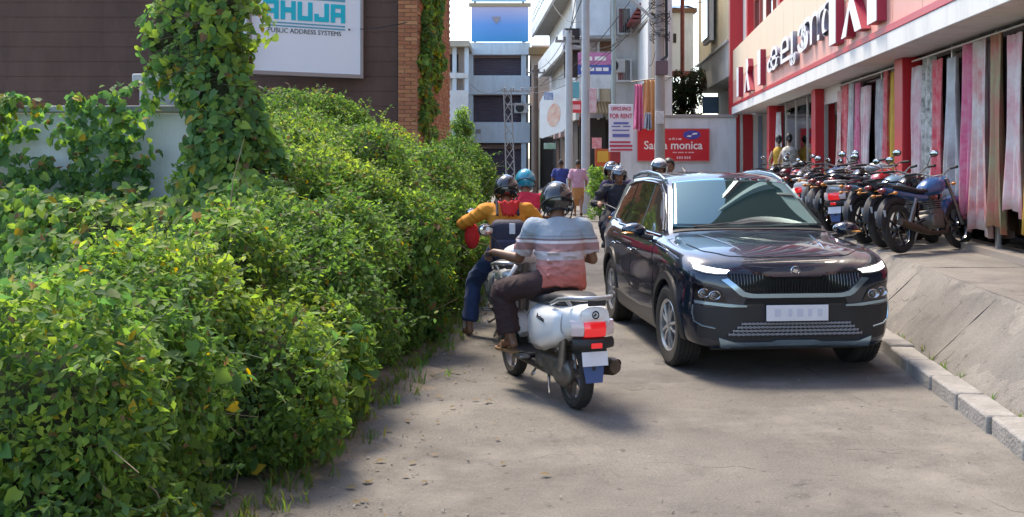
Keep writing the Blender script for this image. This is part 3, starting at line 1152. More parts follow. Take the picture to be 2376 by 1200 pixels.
# round nose and tail
def shrink(ring, x, f):
    cz = sum(p[2] for p in ring) / len(ring)
    return [(x, p[1] * f, cz + (p[2] - cz) * f) for p in ring]
rings = [shrink(rings[0], -2.015, .8), ] + rings + [shrink(rings[-1], 1.985, .86), shrink(rings[-1], 1.993, .5)]
mb = MB()
mb.loft(rings)
bodymesh = mb.mesh('hull', [m_paint, m_plastic], 40)
tmp = bpy.data.objects.new('tmp_hull', bodymesh)
COL.objects.link(tmp)
WB, WR, TR = (-1.286, 1.28), .335, .765
cutters = []
for ax in WB:
    for sy in (-1, 1):
        q = MB()
        q.lathe([(.001, .5), (.385, .5), (.385, 1.1), (.001, 1.1)], 40, M=Matrix.Translation((ax, 0, WR + .005)) @ Matrix.Rotation(R(-90 * sy), 4, 'X'))
        import bmesh
        me = q.mesh('cut', [m_plastic], 0)
        bm = bmesh.new()
        bm.from_mesh(me)
        bmesh.ops.remove_doubles(bm, verts=bm.verts, dist=.0005)
        bmesh.ops.recalc_face_normals(bm, faces=bm.faces)
        bm.to_mesh(me)
        bm.free()
        o = bpy.data.objects.new('cut', me)
        COL.objects.link(o)
        cutters.append(o)
        md = tmp.modifiers.new('b', 'BOOLEAN')
        md.operation, md.object, md.solver = 'DIFFERENCE', o, 'EXACT'
bm = bmesh.new()
bm.from_mesh(bodymesh)
bmesh.ops.recalc_face_normals(bm, faces=bm.faces)
bm.to_mesh(bodymesh)
BODY_T = BVHTree.FromBMesh(bm)
bm.free()
dg = bpy.context.evaluated_depsgraph_get()
body_final = bpy.data.meshes.new_from_object(tmp.evaluated_get(dg))
bpy.data.objects.remove(tmp)
for o in cutters:
    bpy.data.objects.remove(o)
body_final.polygons.foreach_set('use_smooth', [True] * len(body_final.polygons))
body_final.set_sharp_from_angle(angle=R(35))
body_final.materials.clear()
body_final.materials.append(m_paint)
body = link('body', body_final, car)


def cast(axis, u, v):
    if axis == 'x':
        h = BODY_T.ray_cast(Vector((4, u, v)), Vector((-1, 0, 0)))
    elif axis == 'y':
        h = BODY_T.ray_cast(Vector((u, 3, v)), Vector((0, -1, 0)))
    elif axis == '-y':
        h = BODY_T.ray_cast(Vector((u, -3, v)), Vector((0, 1, 0)))
    else:
        h = BODY_T.ray_cast(Vector((u, v, 3)), Vector((0, 0, -1)))
    return h[0]


DIRS = {'x': Vector((1, 0, 0)), 'y': Vector((0, 1, 0)), '-y': Vector((0, -1, 0)), 'z': Vector((0, 0, 1))}


def patch(mb, axis, lo, hi, nu=20, nv=8, off=.004, deep=.012, mi=0):
    """panel laid on the hull between two curves lo and hi (lists of (u, v)), proud by off, with closed edges"""
    def samp(c, t):
        if len(c) == 1:
            return np.array(c[0])
        ls = [0]
        for a, b in zip(c, c[1:]):
            ls.append(ls[-1] + math.dist(a, b))
        s = t * ls[-1]
        for i in range(len(c) - 1):
            if s <= ls[i + 1] + 1e-9:
                f = (s - ls[i]) / max(ls[i + 1] - ls[i], 1e-9)
                return np.array(c[i]) * (1 - f) + np.array(c[i + 1]) * f
        return np.array(c[-1])
    D = DIRS[axis]
    last = None
    top, low = [], []
    for i in range(nu + 1):
        a, b = samp(lo, i / nu), samp(hi, i / nu)
        for j in range(nv + 1):
            q = a * (1 - j / nv) + b * (j / nv)
            h = cast(axis, *q)
            if h is None:
                h = last
                if h is None:
                    h = Vector((1.9, q[0], q[1])) if axis == 'x' else Vector((q[0], 0, q[1]))
                if axis == 'x':
                    h = Vector((h.x, q[0], q[1]))
                elif axis in ('y', '-y'):
                    h = Vector((q[0], h.y, q[1]))
                else:
                    h = Vector((q[0], q[1], h.z))
            last = h
            top.append(h + D * off)
            low.append(h - D * deep)
    w = nv + 1
    n = len(top)
    fs = []
    for i in range(nu):
        for j in range(nv):
            a = i * w + j
            fs.append((a, a + w, a + w + 1, a + 1))
            fs.append((n + a, n + a + 1, n + a + w + 1, n + a + w))
    loop = [i * w for i in range(nu + 1)] + [nu * w + j for j in range(1, nv + 1)] + [i * w + nv for i in range(nu - 1, -1, -1)] + [j for j in range(nv - 1, 0, -1)]
    for a, b in zip(loop, loop[1:] + loop[:1]):
        fs.append((a, n + a, n + b, b))
    return mb.add(top + low, fs, mi)


def pbuild(name, m, parent, *args, mirror=False, **kw):
    q = MB()
    patch(q, *args, **kw)
    return q.build(name, m, parent, ang=32, fix=True)


# bonnet
hood = pbuild('bonnet', m_paint, car, 'z', [(.86, -.66), (1.3, -.7), (1.62, -.66), (1.80, -.5), (1.84, -.3)], [(.86, .66), (1.3, .7), (1.62, .66), (1.80, .5), (1.84, .3)], nu=26, nv=22, off=.006, deep=.01)
for sy in (-1, 1):       # raised creases of the bonnet
    q = MB()
    pts = []
    for t in np.linspace(0, 1, 9):
        x, y = .9 + t * .86, sy * (.50 - .16 * t)
        h = cast('z', x, y)
        pts.append(h + Vector((0, 0, .001)))
    q.path(pts, [.004, .009, .011, .011, .011, .011, .010, .008, .003], 8)
    q.build('crease', m_paint, hood)
# windscreen
pp_ = []
for z in np.linspace(1.16, 1.50, 9):
    for y in np.linspace(-.55, .55, 9):
        h = cast('x', y, z)
        pp_.append((h.x, y, z))
pp_ = np.array(pp_)
Fw = lambda y, z: np.stack([np.ones_like(y), z, z * z, y * y, y * y * z], -1)
cw = np.linalg.lstsq(Fw(pp_[:, 1], pp_[:, 2]), pp_[:, 0], rcond=None)[0]
q = MB()
rows = []
for j in range(17):
    t = j / 16
    row_ = []
    for i in range(29):
        u = i / 28 * 2 - 1
        y = u * (.69 + (.545 - .69) * t)
        z = (1.112 + .013 * u * u) * (1 - t) + (1.54 - .035 * u * u) * t
        x = float(Fw(np.array(y), np.array(z)) @ cw)
        hx = cast('x', y, z)
        row_.append((max(x, 0 if hx is None else hx.x) * 0 + x + .012, y, z))
    rows.append(row_)
q.loft(rows, closed=False)
ws = q.build('windscreen', m_glass, car, ang=70, fix=True)
sm = ws.modifiers.new('s', 'SOLIDIFY')
sm.thickness, sm.offset = .03, 0
q = MB()
patch(q, 'x', [(-.715, 1.11), (-.3, 1.10), (0, 1.095), (.3, 1.10), (.715, 1.11)], [(-.565, 1.52), (-.27, 1.55), (0, 1.556), (.27, 1.55), (.565, 1.52)], nu=26, nv=14, off=.002, deep=.02)
q.build('windscreen_seal', m_gloss, car, fix=True)
q = MB()
for y0, y1, z1 in ((-.5, .06, 1.165), (.62, .02, 1.20)):
    pts = []
    for t in np.linspace(0, 1, 8):
        y = y0 + (y1 - y0) * t
        z = 1.12 + (.05 * t if y0 < 0 else .055 * t)
        h = cast('x', y, z)
        pts.append(h + Vector((.018, 0, .008)))
    q.path(pts, .007, 6)
q.build('wiper', m_plastic, car)
q = MB()
patch(q, 'z', [(.74, -.66), (.82, -.70)], [(.74, .66), (.82, .70)], nu=6, nv=20, off=.008)
q.build('cowl', m_plastic, car, fix=True)
# sides
for sy, ax in ((-1, '-y'), (1, 'y')):
    arch = lambda c, r, a0, a1, n=9: [(c + r * math.cos(t), WR + .005 + r * math.sin(t)) for t in np.linspace(R(a0), R(a1), n)]
    # lower cladding with arches
    cl = MB()
    patch(cl, ax, [(-.88, .215), (.86, .215)], [(-.88, .40), (-.3, .375), (.3, .375), (.86, .42)], nu=20, nv=5, off=.014)
    cl.build('sill_cladding', mat('cladding_grey', (.085, .082, .078), .42, .2), car, fix=True)
    for wx in WB:
        q = MB()
        a = arch(wx, .385, -8 if wx > 0 else -8, 188, 22)
        b = arch(wx, .45, -8, 188, 22)
        patch(q, ax, a, b, nu=40, nv=3, off=.015)
        q.build('arch_trim', m_plastic, car, fix=True)
    # doors: panels proud of the hull, so their gaps are real
    fd = pbuild('front_door', m_paint, car, ax, [(-.185, .40), (.3, .40), (.70, .44), (.80, .52)], [(-.185, 1.0), (.3, .995), (.62, .99), (.80, .985)], nu=18, nv=14, off=.006)
    rd = pbuild('rear_door', m_paint, car, ax, [(-1.06, .78), (-.93, .66), (-.84, .5), (-.78, .41), (-.20, .40)], [(-1.12, 1.01), (-.98, 1.01), (-.8, 1.005), (-.5, 1.0), (-.20, 1.0)], nu=18, nv=14, off=.006)
    wing = pbuild('front_wing', m_paint, car, ax, [(.815, .52), (.84, .56), (.90, .66), (1.0, .745), (1.15, .795), (1.3, .80), (1.5, .765), (1.62, .69)], [(.815, .985), (.9, .98), (1.05, .975), (1.2, .965), (1.3, .96), (1.42, .95), (1.5, .94), (1.62, .925)], nu=18, nv=8, off=.005)
    for d_, x in ((fd, -.08), (rd, -.90)):
        q = MB()
        h = cast(ax, x, .86)
        q.ell(h + DIRS[ax] * .03, (.10, .02, .018), 14, 8)
        q.build('handle', m_paint, d_)
    win = [('front_window', [(-.155, 1.06), (.3, 1.06), (.66, 1.075)], [(-.155, 1.48), (.05, 1.44), (.22, 1.36), (.52, 1.15)]),
           ('rear_window', [(-1.0, 1.075), (-.6, 1.065), (-.20, 1.06)], [(-.93, 1.47), (-.6, 1.49), (-.20, 1.485)]),
           ('quarter_window', [(-1.55, 1.15), (-1.3, 1.10), (-1.05, 1.085)], [(-1.5, 1.30), (-1.3, 1.42), (-.98, 1.465)])]
    for nm, lo, hi in win:
        pbuild(nm, m_glass2, car, ax, lo, hi, nu=14, nv=8, off=.006, deep=.02)
    q = MB()
    pts = [cast(ax, x, 1.045 + (.03 if x < -1.2 else 0)) + DIRS[ax] * .006 for x in np.linspace(.70, -1.5, 20)]
    q.path(pts, .011, 6)
    pts = [cast(ax, x, z) + DIRS[ax] * .006 for x, z in ((.66, 1.09), (.5, 1.195), (.22, 1.40), (0, 1.49), (-.3, 1.505), (-.7, 1.508), (-1.1, 1.485), (-1.4, 1.45))]
    q.path(pts, .012, 6)
    q.build('window_trim', m_gloss, car)
    # mirror
    mir = MB()
    mir.ell((.56, sy * 1.0, 1.085), (.075, .115, .068), 18, 12, rot=Vector((1, 0, 0)).rotation_difference(Vector((1, .12 * sy, 0))).to_euler() if False else None)
    mo = mir.build('mirror', m_paint, car)
    q = MB()
    q.path([(.60, sy * .83, 1.02), (.58, sy * .90, 1.03), (.565, sy * .95, 1.045)], [.03, .026, .03], 8)
    q.build('mirror_arm', m_plastic, mo)
    q = MB()
    q.ell((.488, sy * 1.0, 1.085), (.006, .105, .06), 16, 8)
    q.build('mirror_glass', m_chrome, mo)
    q = MB()
    q.ell((.60, sy * 1.06, 1.068), (.052, .062, .012), 12, 6)
    q.build('turn_lamp', mat('amber', (.5, .22, .03), .2), mo)
    # roof rail
    q = MB()
    pts = [(x, sy * .575, z) for x, z in ((.06, 1.50), (-.04, 1.535), (-.25, 1.573), (-.7, 1.596), (-1.1, 1.585), (-1.4, 1.548), (-1.5, 1.52))]
    q.path(pts, [.012, .017, .019, .019, .019, .017, .012], 8)
    for x, z in ((0.0, 1.51), (-.7, 1.57), (-1.42, 1.53)):
        q.cbox((x, sy * .575, z), (.10, .022, .06))
    q.build('roof_rail', m_silver, car)
# front: upper lamps, grille, lower lamps, bumper
for sy in (-1, 1):
    f = lambda pts: [(sy * y, z) for y, z in pts]
    hl = pbuild('headlight', m_lens, car, 'x', f([(.55, .825), (.62, .825), (.72, .835), (.80, .86)]), f([(.50, .862), (.60, .877), (.72, .897), (.80, .915)]), nu=16, nv=4, off=.012, deep=.03)
    pbuild('daytime_strip', m_lampwhite, hl, 'x', f([(.555, .838), (.63, .838), (.72, .849), (.785, .869)]), f([(.525, .860), (.62, .872), (.72, .890), (.785, .907)]), nu=14, nv=3, off=.02, deep=.0)
    ll = pbuild('lower_lamp', m_gloss, car, 'x', f([(.55, .61), (.65, .615), (.79, .63)]), f([(.60, .705), (.68, .735), (.80, .755)]), nu=12, nv=5, off=.008, deep=.03)
    for k, (y, z) in enumerate(((.645, .665), (.725, .68))):
        h = cast('x', sy * y, z)
        q = MB()
        q.M = Matrix.Translation(h + Vector((.006, 0, 0))) @ Matrix.Rotation(R(90), 4, 'Y') @ Matrix.Scale(.75, 4, (1, 0, 0))
        q.lathe([(.045, 0), (.05, .012), (.043, .016), (.03, .004), (.001, .002)], 20)
        q.build('lamp_reflector', m_reflect, ll)
        q = MB()
        q.M = Matrix.Translation(h + Vector((.004, 0, 0))) @ Matrix.Rotation(R(90), 4, 'Y')
        q.lathe([(.022, 0), (.02, .010), (.011, .016), (.001, .018)], 16)
        q.build('lamp_bulb', m_lens, ll)
    pbuild('lamp_trim', m_silver, car, 'x', f([(.40, .575), (.55, .575), (.79, .60)]), f([(.40, .588), (.55, .60), (.79, .622)]), nu=12, nv=2, off=.018, deep=.01)
    pbuild('side_vent', m_plastic, car, 'x', f([(.60, .40), (.70, .42), (.80, .46)]), f([(.58, .555), (.70, .57), (.80, .585)]), nu=8, nv=4, off=.006)
    q = MB()
    q.path([cast('x', sy * y, z) + Vector((.012, 0, 0)) for y, z in ((.80, .585), (.805, .52), (.79, .455), (.74, .425), (.64, .405))], .007, 6)
    q.build('vent_trim', m_silver, car)
# grille surround, grille opening and its ribs
sur = MB()
half_lo = [(.0, .648), (.36, .648), (.45, .660), (.53, .735), (.60, .79)]
outer = [(-y, z) for y, z in half_lo[::-1]] + half_lo[1:]
half_in = [(.0, .680), (.345, .680), (.415, .692), (.478, .745), (.545, .80)]
inner = [(-y, z) for y, z in half_in[::-1]] + half_in[1:]
patch(sur, 'x', outer, inner, nu=36, nv=3, off=.03, deep=.02)
sur.build('grille_surround', m_silver, car, fix=True)
gr = MB()
half_top = [(0, .80), (.20, .80), (.27, .832), (.50, .842), (.545, .84)]
gtop = [(-y, z) for y, z in half_top[::-1]] + half_top[1:]
half_b = [(0, .682), (.345, .682), (.41, .695), (.475, .75), (.54, .805)]
gbot = [(-y, z) for y, z in half_b[::-1]] + half_b[1:]
patch(gr, 'x', gbot, gtop, nu=40, nv=6, off=.006, deep=.02)
grille = gr.build('grille', mat('grille_black', (.008, .008, .009), .6), car, fix=True)
for k in range(-21, 22):
    y = k * .0245
    a = abs(y)
    z0 = .684 if a < .345 else float(np.interp(a, [.345, .41, .475, .54], [.684, .697, .752, .807]))
    z1 = .797 if a < .20 else float(np.interp(a, [.20, .27, .50, .545], [.797, .83, .84, .838]))
    if z1 - z0 < .02:
        continue
    q = MB()
    pts = [cast('x', y, z0 + (z1 - z0) * t) + Vector((.016, 0, 0)) for t in (0.02, .5, .98)]
    q.path(pts, .0062, 5)
    q.build('grille_rib', m_gloss, grille)
gt = MB()
patch(gt, 'x', [(y, z - .006) for y, z in gtop], [(y, z + .012) for y, z in gtop], nu=40, nv=2, off=.022, deep=.01)
gt.build('grille_lip', m_gloss, car, fix=True)
pbuild('intake_slot', mat('slot_black', (.004, .004, .005), .7), car, 'x', [(-.42, .595), (.42, .595)], [(-.40, .64), (.40, .64)], nu=20, nv=3, off=.010)
bp = pbuild('bumper', m_plastic, car, 'x', [(-.76, .33), (-.5, .29), (0, .28), (.5, .29), (.76, .33)], [(-.78, .56), (-.5, .585), (0, .587), (.5, .585), (.78, .56)], nu=30, nv=8, off=.005, deep=.02)
lg = pbuild('lower_grille', mat('mesh_black', (.006, .006, .007), .6), car, 'x', [(-.56, .345), (-.3, .335), (.3, .335), (.56, .345)], [(-.42, .455), (-.2, .462), (.2, .462), (.42, .455)], nu=24, nv=4, off=.010, deep=.01)
for r_ in range(4):
    z = .352 + r_ * .028
    hw = .55 - (z - .345) * 1.2
    n = 14
    for s_ in (0, 1):
        q = MB()
        pts = []
        for k in range(n * 2 + 1):
            y = -hw + k * hw / n
            zz = z + (.014 if (k + s_) % 2 else 0)
            pts.append(cast('x', y, min(zz, .46)) + Vector((.014, 0, 0)))
        q.path(pts, .005, 4)
        q.build('lattice', mat('mesh_grey', (.34, .34, .35), .35, .4), lg, ang=0)
sk = pbuild('skid_plate', m_silver, car, 'x', [(-.60, .255), (-.45, .235), (-.2, .225), (.2, .225), (.45, .235), (.60, .255)], [(-.62, .335), (-.50, .30), (-.2, .298), (-.16, .315), (.16, .315), (.2, .298), (.50, .30), (.62, .335)], nu=30, nv=4, off=.035, deep=.03)
h = cast('x', 0, .53)
pl = MB()
pl.cbox((h.x + .03, 0, .528), (.012, .50, .125))
plate = pl.build('number_plate', m_plate, car, bevel=.003)
mm = mat('plate_blur', (.55, .57, .66), .6)
for y, wd in ((-.16, .05), (-.06, .03), (.02, .05), (.10, .03), (.18, .04)):
    q = MB()
    q.cbox((h.x + .037, y, .53), (.002, wd, .06))
    q.build('faded_digit', mm, plate, ang=0)
# badge: winged arrow in a ring
q = MB()
h = cast('x', 0, .855)
q.M = Matrix.Translation(h + Vector((.012, 0, 0))) @ Matrix.Rotation(R(90), 4, 'Y') @ Matrix.Rotation(R(90), 4, 'Z')
q.lathe([(.034, 0), (.038, .006), (.034, .008)], 24)
q.prism([(-.024, -.006), (.006, -.02), (.026, .002), (.012, .004), (.02, .016), (-.004, .010), (-.012, .02), (-.016, .006)], 0, .008)
q.build('badge', m_chrome, car)
q = MB()
q.path([(1.94, .24, .615), (1.97, .24, .615)], .022, 8)
q.cbox((1.975, .24, .615), (.01, .06, .03))
q.build('tow_cover', m_reflect, car)
# underside
q = MB()
q.bx(-1.9, 1.75, -.62, .62, .2, .3)
q.build('underbody', m_plastic, car)
# tail lamps
for sy in (-1, 1):
    q = MB()
    q.ell((-1.93, sy * .66, .97), (.05, .14, .07), 14, 8)
    q.build('tail_lamp', mat('tail_red', (.45, .01, .01), .2, coat=1), car)
q = MB()
q.path([(-1.45, 0, 1.57), (-1.55, 0, 1.60), (-1.62, 0, 1.635)], [.03, .02, .006], 8)
q.build('antenna', m_plastic, car)


def wheel(parent, c, sy, steer=0):
    M = Matrix.Translation(c) @ Matrix.Rotation(steer, 4, 'Z') @ Matrix.Rotation(R(-90 * sy), 4, 'X')
    w = link('wheel', None, parent)
    w.empty_display_size = .1
    q = MB()
    q.M = M
    q.lathe([(.205, -.09), (.24, -.105), (.305, -.108), (.327, -.092), (.335, -.06), (.335, -.034), (.327, -.031), (.327, -.026), (.335, -.023), (.3355, .0), (.327, .003), (.327, .009), (.335, .012), (.335, .038), (.327, .041), (.327, .046), (.335, .05), (.334, .065), (.327, .092), (.305, .108), (.24, .105), (.205, .09)], 56)
    for k in range(72):
        a = 2 * math.pi * k / 72
        for z in (-.075, .075):
            q.cbox((.334 * math.cos(a), .334 * math.sin(a), z), (.010, .012, .034), rot=Matrix.Rotation(a, 3, 'Z').to_euler())
    q.build('tyre', m_rubber, w)
    q = MB()
    q.M = M
    q.lathe([(.205, -.09), (.212, .09), (.222, .095), (.215, .10), (.196, .085), (.19, -.08)], 48)
    rim = q.build('rim', m_alloy, w)
    for k in range(5):
        q = MB()
        q.M = M @ Matrix.Rotation(2 * math.pi * k / 5, 4, 'Z')
        for s_ in (-1, 1):
            q.path([(.03, s_ * .012, .075), (.10, s_ * .026, .085), (.20, s_ * .05, .072)], [.018, .014, .016], 6)
        q.build('spoke', m_alloy, rim)
    q = MB()
    q.M = M
    q.lathe([(.055, .06), (.055, .088), (.03, .095), (.001, .096)], 20)
    q.build('hub', m_alloy, rim)
    q = MB()
    q.M = M
    q.lathe([(.001, -.02), (.16, -.02), (.165, 0.0), (.16, .012), (.001, .012)], 30)
    q.build('brake_disc', mat('disc_steel', (.12, .115, .11), .5, .7), rim)


for ax in WB:
    for sy in (-1, 1):
        wheel(car, Vector((ax, sy * (TR + .0), WR)), sy, R(4) if ax > 0 else 0)
# ------------------------------------------------------------------ scooters
m_white = mat('scooter_white', (.74, .76, .78), .22, coat=.6)
m_greyp = mat('scooter_silver', (.36, .37, .38), .3, .5, coat=.5)
m_red = mat('lamp_red', (.62, .012, .02), .15, coat=.8, emit=((.8, .02, .02), .12))
m_redoff = mat('lamp_red_unlit', (.22, .010, .012), .2, coat=.8)
m_plateold = mat('plate_dusty', (.34, .34, .33), .6, var=(9, .8, (.12, .12, .12)))
m_clearl = mat('lamp_clear', (.62, .5, .5), .15, coat=.8)
m_seat = mat('seat_vinyl', (.022, .022, .026), .5, bump=(90, .15))
m_steel = mat('dull_steel', (.28, .27, .26), .4, .8, var=(12, .7, (.12, .10, .08)))
m_engine = mat('engine_cast', (.20, .19, .175), .5, .6, var=(14, .8, (.09, .07, .05)))
m_exh = mat('exhaust_grime', (.11, .075, .05), .55, .5, var=(9, .9, (.05, .035, .025)))
m_blueflap = mat('mudflap_blue', (.06, .10, .24), .6)
m_mirror = mat('mirror_face', (.45, .47, .5), .08, 1.)


def moto_wheel(parent, x, r, wide, spokes, mrim):
    w = link('wheel', None, parent)
    w.empty_display_size = .1
    w.location = (x, 0, r)
    RX = Matrix.Rotation(R(90), 4, 'X')
    q = MB()
    t = wide
    q.lathe([(r * .72, -t * .7), (r * .84, -t), (r * .95, -t * .85), (r * .99, -t * .4), (r, 0), (r * .99, t * .4), (r * .95, t * .85), (r * .84, t), (r * .72, t * .7)], 40, M=RX)
    for k in range(36):
        a = 2 * math.pi * k / 36
        q.M = Matrix.Rotation(a, 4, 'Y')
        for s_ in (-1, 1):
            q.cbox((r * .985, s_ * t * .45, 0), (.006, t * .5, .014))
    q.M = Matrix.Identity(4)
    q.build('tyre', m_rubber, w)
    q = MB()
    q.lathe([(r * .74, -t * .75), (r * .70, -t * .6), (r * .68, 0), (r * .70, t * .6), (r * .74, t * .75)], 36, M=RX)
    q.lathe([(.001, -.05), (.04, -.05), (.045, 0), (.04, .05), (.001, .05)], 16, M=RX)
    if spokes <= 6:
        for k in range(spokes):
            a = 2 * math.pi * k / spokes
            q.path([(.03 * math.cos(a), 0, .03 * math.sin(a)), (r * .7 * math.cos(a), 0, r * .7 * math.sin(a))], [.02, .014], 6)
    else:
        for k in range(spokes):
            a = 2 * math.pi * k / spokes
            b = a + (.5 if k % 2 else -.5)
            q.path([(.035 * math.cos(b), (.03 if k % 4 < 2 else -.03), .035 * math.sin(b)), (r * .7 * math.cos(a), 0, r * .7 * math.sin(a))], .0022, 4)
    q.build('rim', mrim, w)
    return w


def make_scooter(label, loc, rz, group, detail=True, paint=m_white):
    t = thing('scooter', label, 'scooter', loc, rz, group)
    rr = .225
    moto_wheel(t, -.62, rr, .055, 5, m_steel)
    moto_wheel(t, .62, rr, .05, 5, m_steel)
    # rear body shell: rings along x
    def ring(x, w, z0, z1, n=20, p=2.6):
        out = []
        for k in range(n):
            a = 2 * math.pi * k / n
            c, s_ = math.cos(a), math.sin(a)
            out.append((x, w * math.copysign(abs(c) ** (2 / p), c), (z0 + z1) / 2 + (z1 - z0) / 2 * math.copysign(abs(s_) ** (2 / p), s_)))
        return out
    q = MB()
    q.loft([ring(*a) for a in ((.02, .10, .33, .62), (-.06, .155, .33, .67), (-.2, .185, .34, .695), (-.4, .20, .385, .715), (-.6, .192, .45, .735), (-.78, .172, .505, .75), (-.88, .15, .54, .755), (-.93, .12, .57, .745))])
    shell = q.build('body_shell', paint, t, ang=50, fix=True)
    # side panels stand proud of the shell
    for sy in (-1, 1):
        q = MB()
        rows = []
        top = [(-.02, .62), (-.2, .685), (-.45, .705), (-.66, .715), (-.76, .70)]
        bot = [(-.04, .40), (-.2, .355), (-.4, .375), (-.6, .44), (-.74, .52)]
        for (x, z1), (xb, z0) in zip(top, bot):
            wd = float(np.interp(-x, [0, .06, .2, .4, .6, .78], [.13, .165, .20, .216, .208, .185]))
            rows.append([(xb + (x - xb) * f, sy * (wd * (1 - .28 * (2 * f - 1) ** 4) - (.03 if f > .9 else 0)), z0 + (z1 - z0) * f) for f in np.linspace(0, 1, 8)])
        q.loft(rows, closed=False)
        o = q.build('side_panel', paint, t, ang=60, fix=False)
        sm = o.modifiers.new('s', 'SOLIDIFY')
        sm.thickness, sm.offset = .012, 0
        if detail:
            text('Activa', .055, .002, mat('badge_dark', (.03, .03, .035), .3, .5), 'badge', o, frame_M((-.42, sy * .224, .60), (-sy * -1 if sy < 0 else -1, 0, .12)) if False else frame_M((-.45, sy * .2185, .615), (1 if sy < 0 else -1, 0, .10 if sy < 0 else -.10)))
    # tail lamp cluster
    q = MB()
    pts = [(-.885, -.095, .0), (-.935, 0, 0), (-.885, .095, 0)]
    def band(y0, y1, z0, z1, xoff, n=8):
        rows = []
        for i in range(n + 1):
            y = y0 + (y1 - y0) * i / n
            x = -.955 + 1.9 * y * y - xoff
            rows.append([(x + .03, y, z0), (x, y, z0 + .01), (x - .012, y, (z0 + z1) / 2), (x + .004, y, z1 - .006), (x + .03, y, z1)])
        return rows
    q.loft(band(-.085, .085, .535, .645, .0), closed=False)
    lamp = q.build('tail_lamp', m_red, t, ang=50)
    for sy in (-1, 1):
        q = MB()
        rows = band(sy * .088, sy * .168, .54, .652, -.0)
        q.loft(rows, closed=False)
        q.build('turn_lamp', m_clearl, t, ang=50)
    q = MB()
    rows = band(-.165, .165, .455, .533, .006)
    q.loft(rows, closed=False)
    q.bx(-.93, -.78, -.10, .10, .44, .53)
    q.build('tail_fairing', m_plastic, t, ang=50)
    q = MB()
    q.cbox((-.972, 0, .487), (.014, .085, .035))
    q.build('reflector', m_red, t, bevel=.004)
    # panel under the rail with round badge
    q = MB()
    q.loft(band(-.10, .10, .648, .735, -.012), closed=False)
    bk = q.build('tail_cover', paint, t, ang=50)
    if detail:
        q = MB()
        q.M = frame_M((-.950, 0, .69), (0, -1, 0), (.12, 0, 1))
        q.lathe([(.020, 0), (.026, .0), (.028, .006), (.020, .006), (.020, 0)], 20)
        q.prism([(-.016, -.004), (0, .014), (.016, -.004), (.005, -.001), (-.004, -.012)], 0, .005)
        q.build('badge', m_gloss, bk)
    # rail
    q = MB()
    q.path([(-.55, -.17, .725), (-.72, -.185, .775), (-.88, -.165, .80), (-.965, -.10, .805), (-.985, 0, .805), (-.965, .10, .805), (-.88, .165, .80), (-.72, .185, .775), (-.55, .17, .725)], [.013, .016, .017, .017, .017, .017, .017, .016, .013], 10)
    for sy in (-1, 1):
        q.path([(-.80, sy * .17, .79), (-.82, sy * .13, .74)], .013, 8)
    q.build('grab_rail', m_greyp, t)
    q = MB()
    q.cbox((-.972, 0, .778), (.02, .14, .05))
    q.build('rail_pad', m_seat, t, bevel=.008)
    # seat
    q = MB()
    q.loft([ring(*a, 18, 3.) for a in ((.09, .06, .66, .70), (.05, .11, .655, .745), (-.1, .135, .665, .765), (-.25, .15, .675, .765), (-.38, .155, .685, .775), (-.46, .155, .695, .80), (-.65, .15, .71, .815), (-.78, .12, .72, .805), (-.82, .06, .735, .785))])
    q.build('seat', m_seat, t, ang=60, fix=True)
    # floorboard, leg shield, front apron and mudguard
    q = MB()
    q.bx(0, .42, -.17, .17, .25, .285)
    q.build('floorboard', m_plastic, t, bevel=.015)
    q = MB()
    q.bx(-.30, .38, -.12, .12, .19, .25)
    q.build('under_frame', m_plastic, t, bevel=.02)
    rows = []
    for z, w_, x in ((.27, .15, .40), (.40, .20, .435), (.55, .235, .455), (.70, .23, .44), (.83, .19, .42), (.92, .13, .40)):
        rows.append([(x + .10 - .26 * (2 * f - 1) ** 2 * .8, w_ * (2 * f - 1), z) for f in np.linspace(0, 1, 13)])
    q = MB()
    q.loft(rows, closed=False)
    o = q.build('leg_shield', paint, t, ang=70)
    sm = o.modifiers.new('s', 'SOLIDIFY')
    sm.thickness = .03
    q = MB()
    q.path([(.62 + .27 * math.cos(a), 0, rr + .27 * math.sin(a)) for a in np.linspace(R(15), R(150), 12)], [.04] + [.07] * 10 + [.05], 10)
    q.build('front_mudguard', paint, t)
    q = MB()
    for sy in (-1, 1):
        q.path([(.40, sy * .05, .85), (.62, sy * .085, rr)], .017, 8)
    q.path([(.36, 0, 1.0), (.46, 0, .55)], .03, 10)
    q.build('fork', m_steel, t)
    q = MB()
    q.ell((.42, 0, .99), (.11, .19, .085), 18, 12)
    hd = q.build('handlebar_cowl', paint, t)
    q = MB()
    q.ell((.51, 0, .985), (.03, .10, .055), 16, 10)
    q.build('headlight', m_clearl, hd)
    q = MB()
    q.path([(.32, -.36, 1.0), (.40, -.17, 1.01), (.40, .17, 1.01), (.32, .36, 1.0)], .012, 8)
    hb = q.build('handlebar', m_steel, t)
    for sy in (-1, 1):
        q = MB()
        q.path([(.375, sy * .225, 1.008), (.318, sy * .365, .999)], .019, 10)
        q.build('grip', m_rubber, hb)
        q = MB()
        q.path([(.42, sy * .22, 1.005), (.40, sy * .36, 1.0)], .006, 6)
        q.build('brake_lever', m_steel, hb)
        q = MB()
        q.path([(.40, sy * .20, 1.02), (.42, sy * .25, 1.10), (.42, sy * .31, 1.16)], .006, 6)
        q.ell((.42, sy * .34, 1.185), (.02, .07, .05), 14, 10)
        mi = q.build('mirror', m_plastic, hb)
        q = MB()
        q.ell((.403, sy * .34, 1.185), (.006, .06, .042), 14, 8)
        q.build('mirror_glass', m_mirror, mi)
    # engine, swing arm, exhaust on the right, stand on the left
    q = MB()
    q.cbox((-.36, .06, .26), (.50, .12, .14))
    q.ell((-.55, .075, .245), (.16, .06, .11), 18, 10)
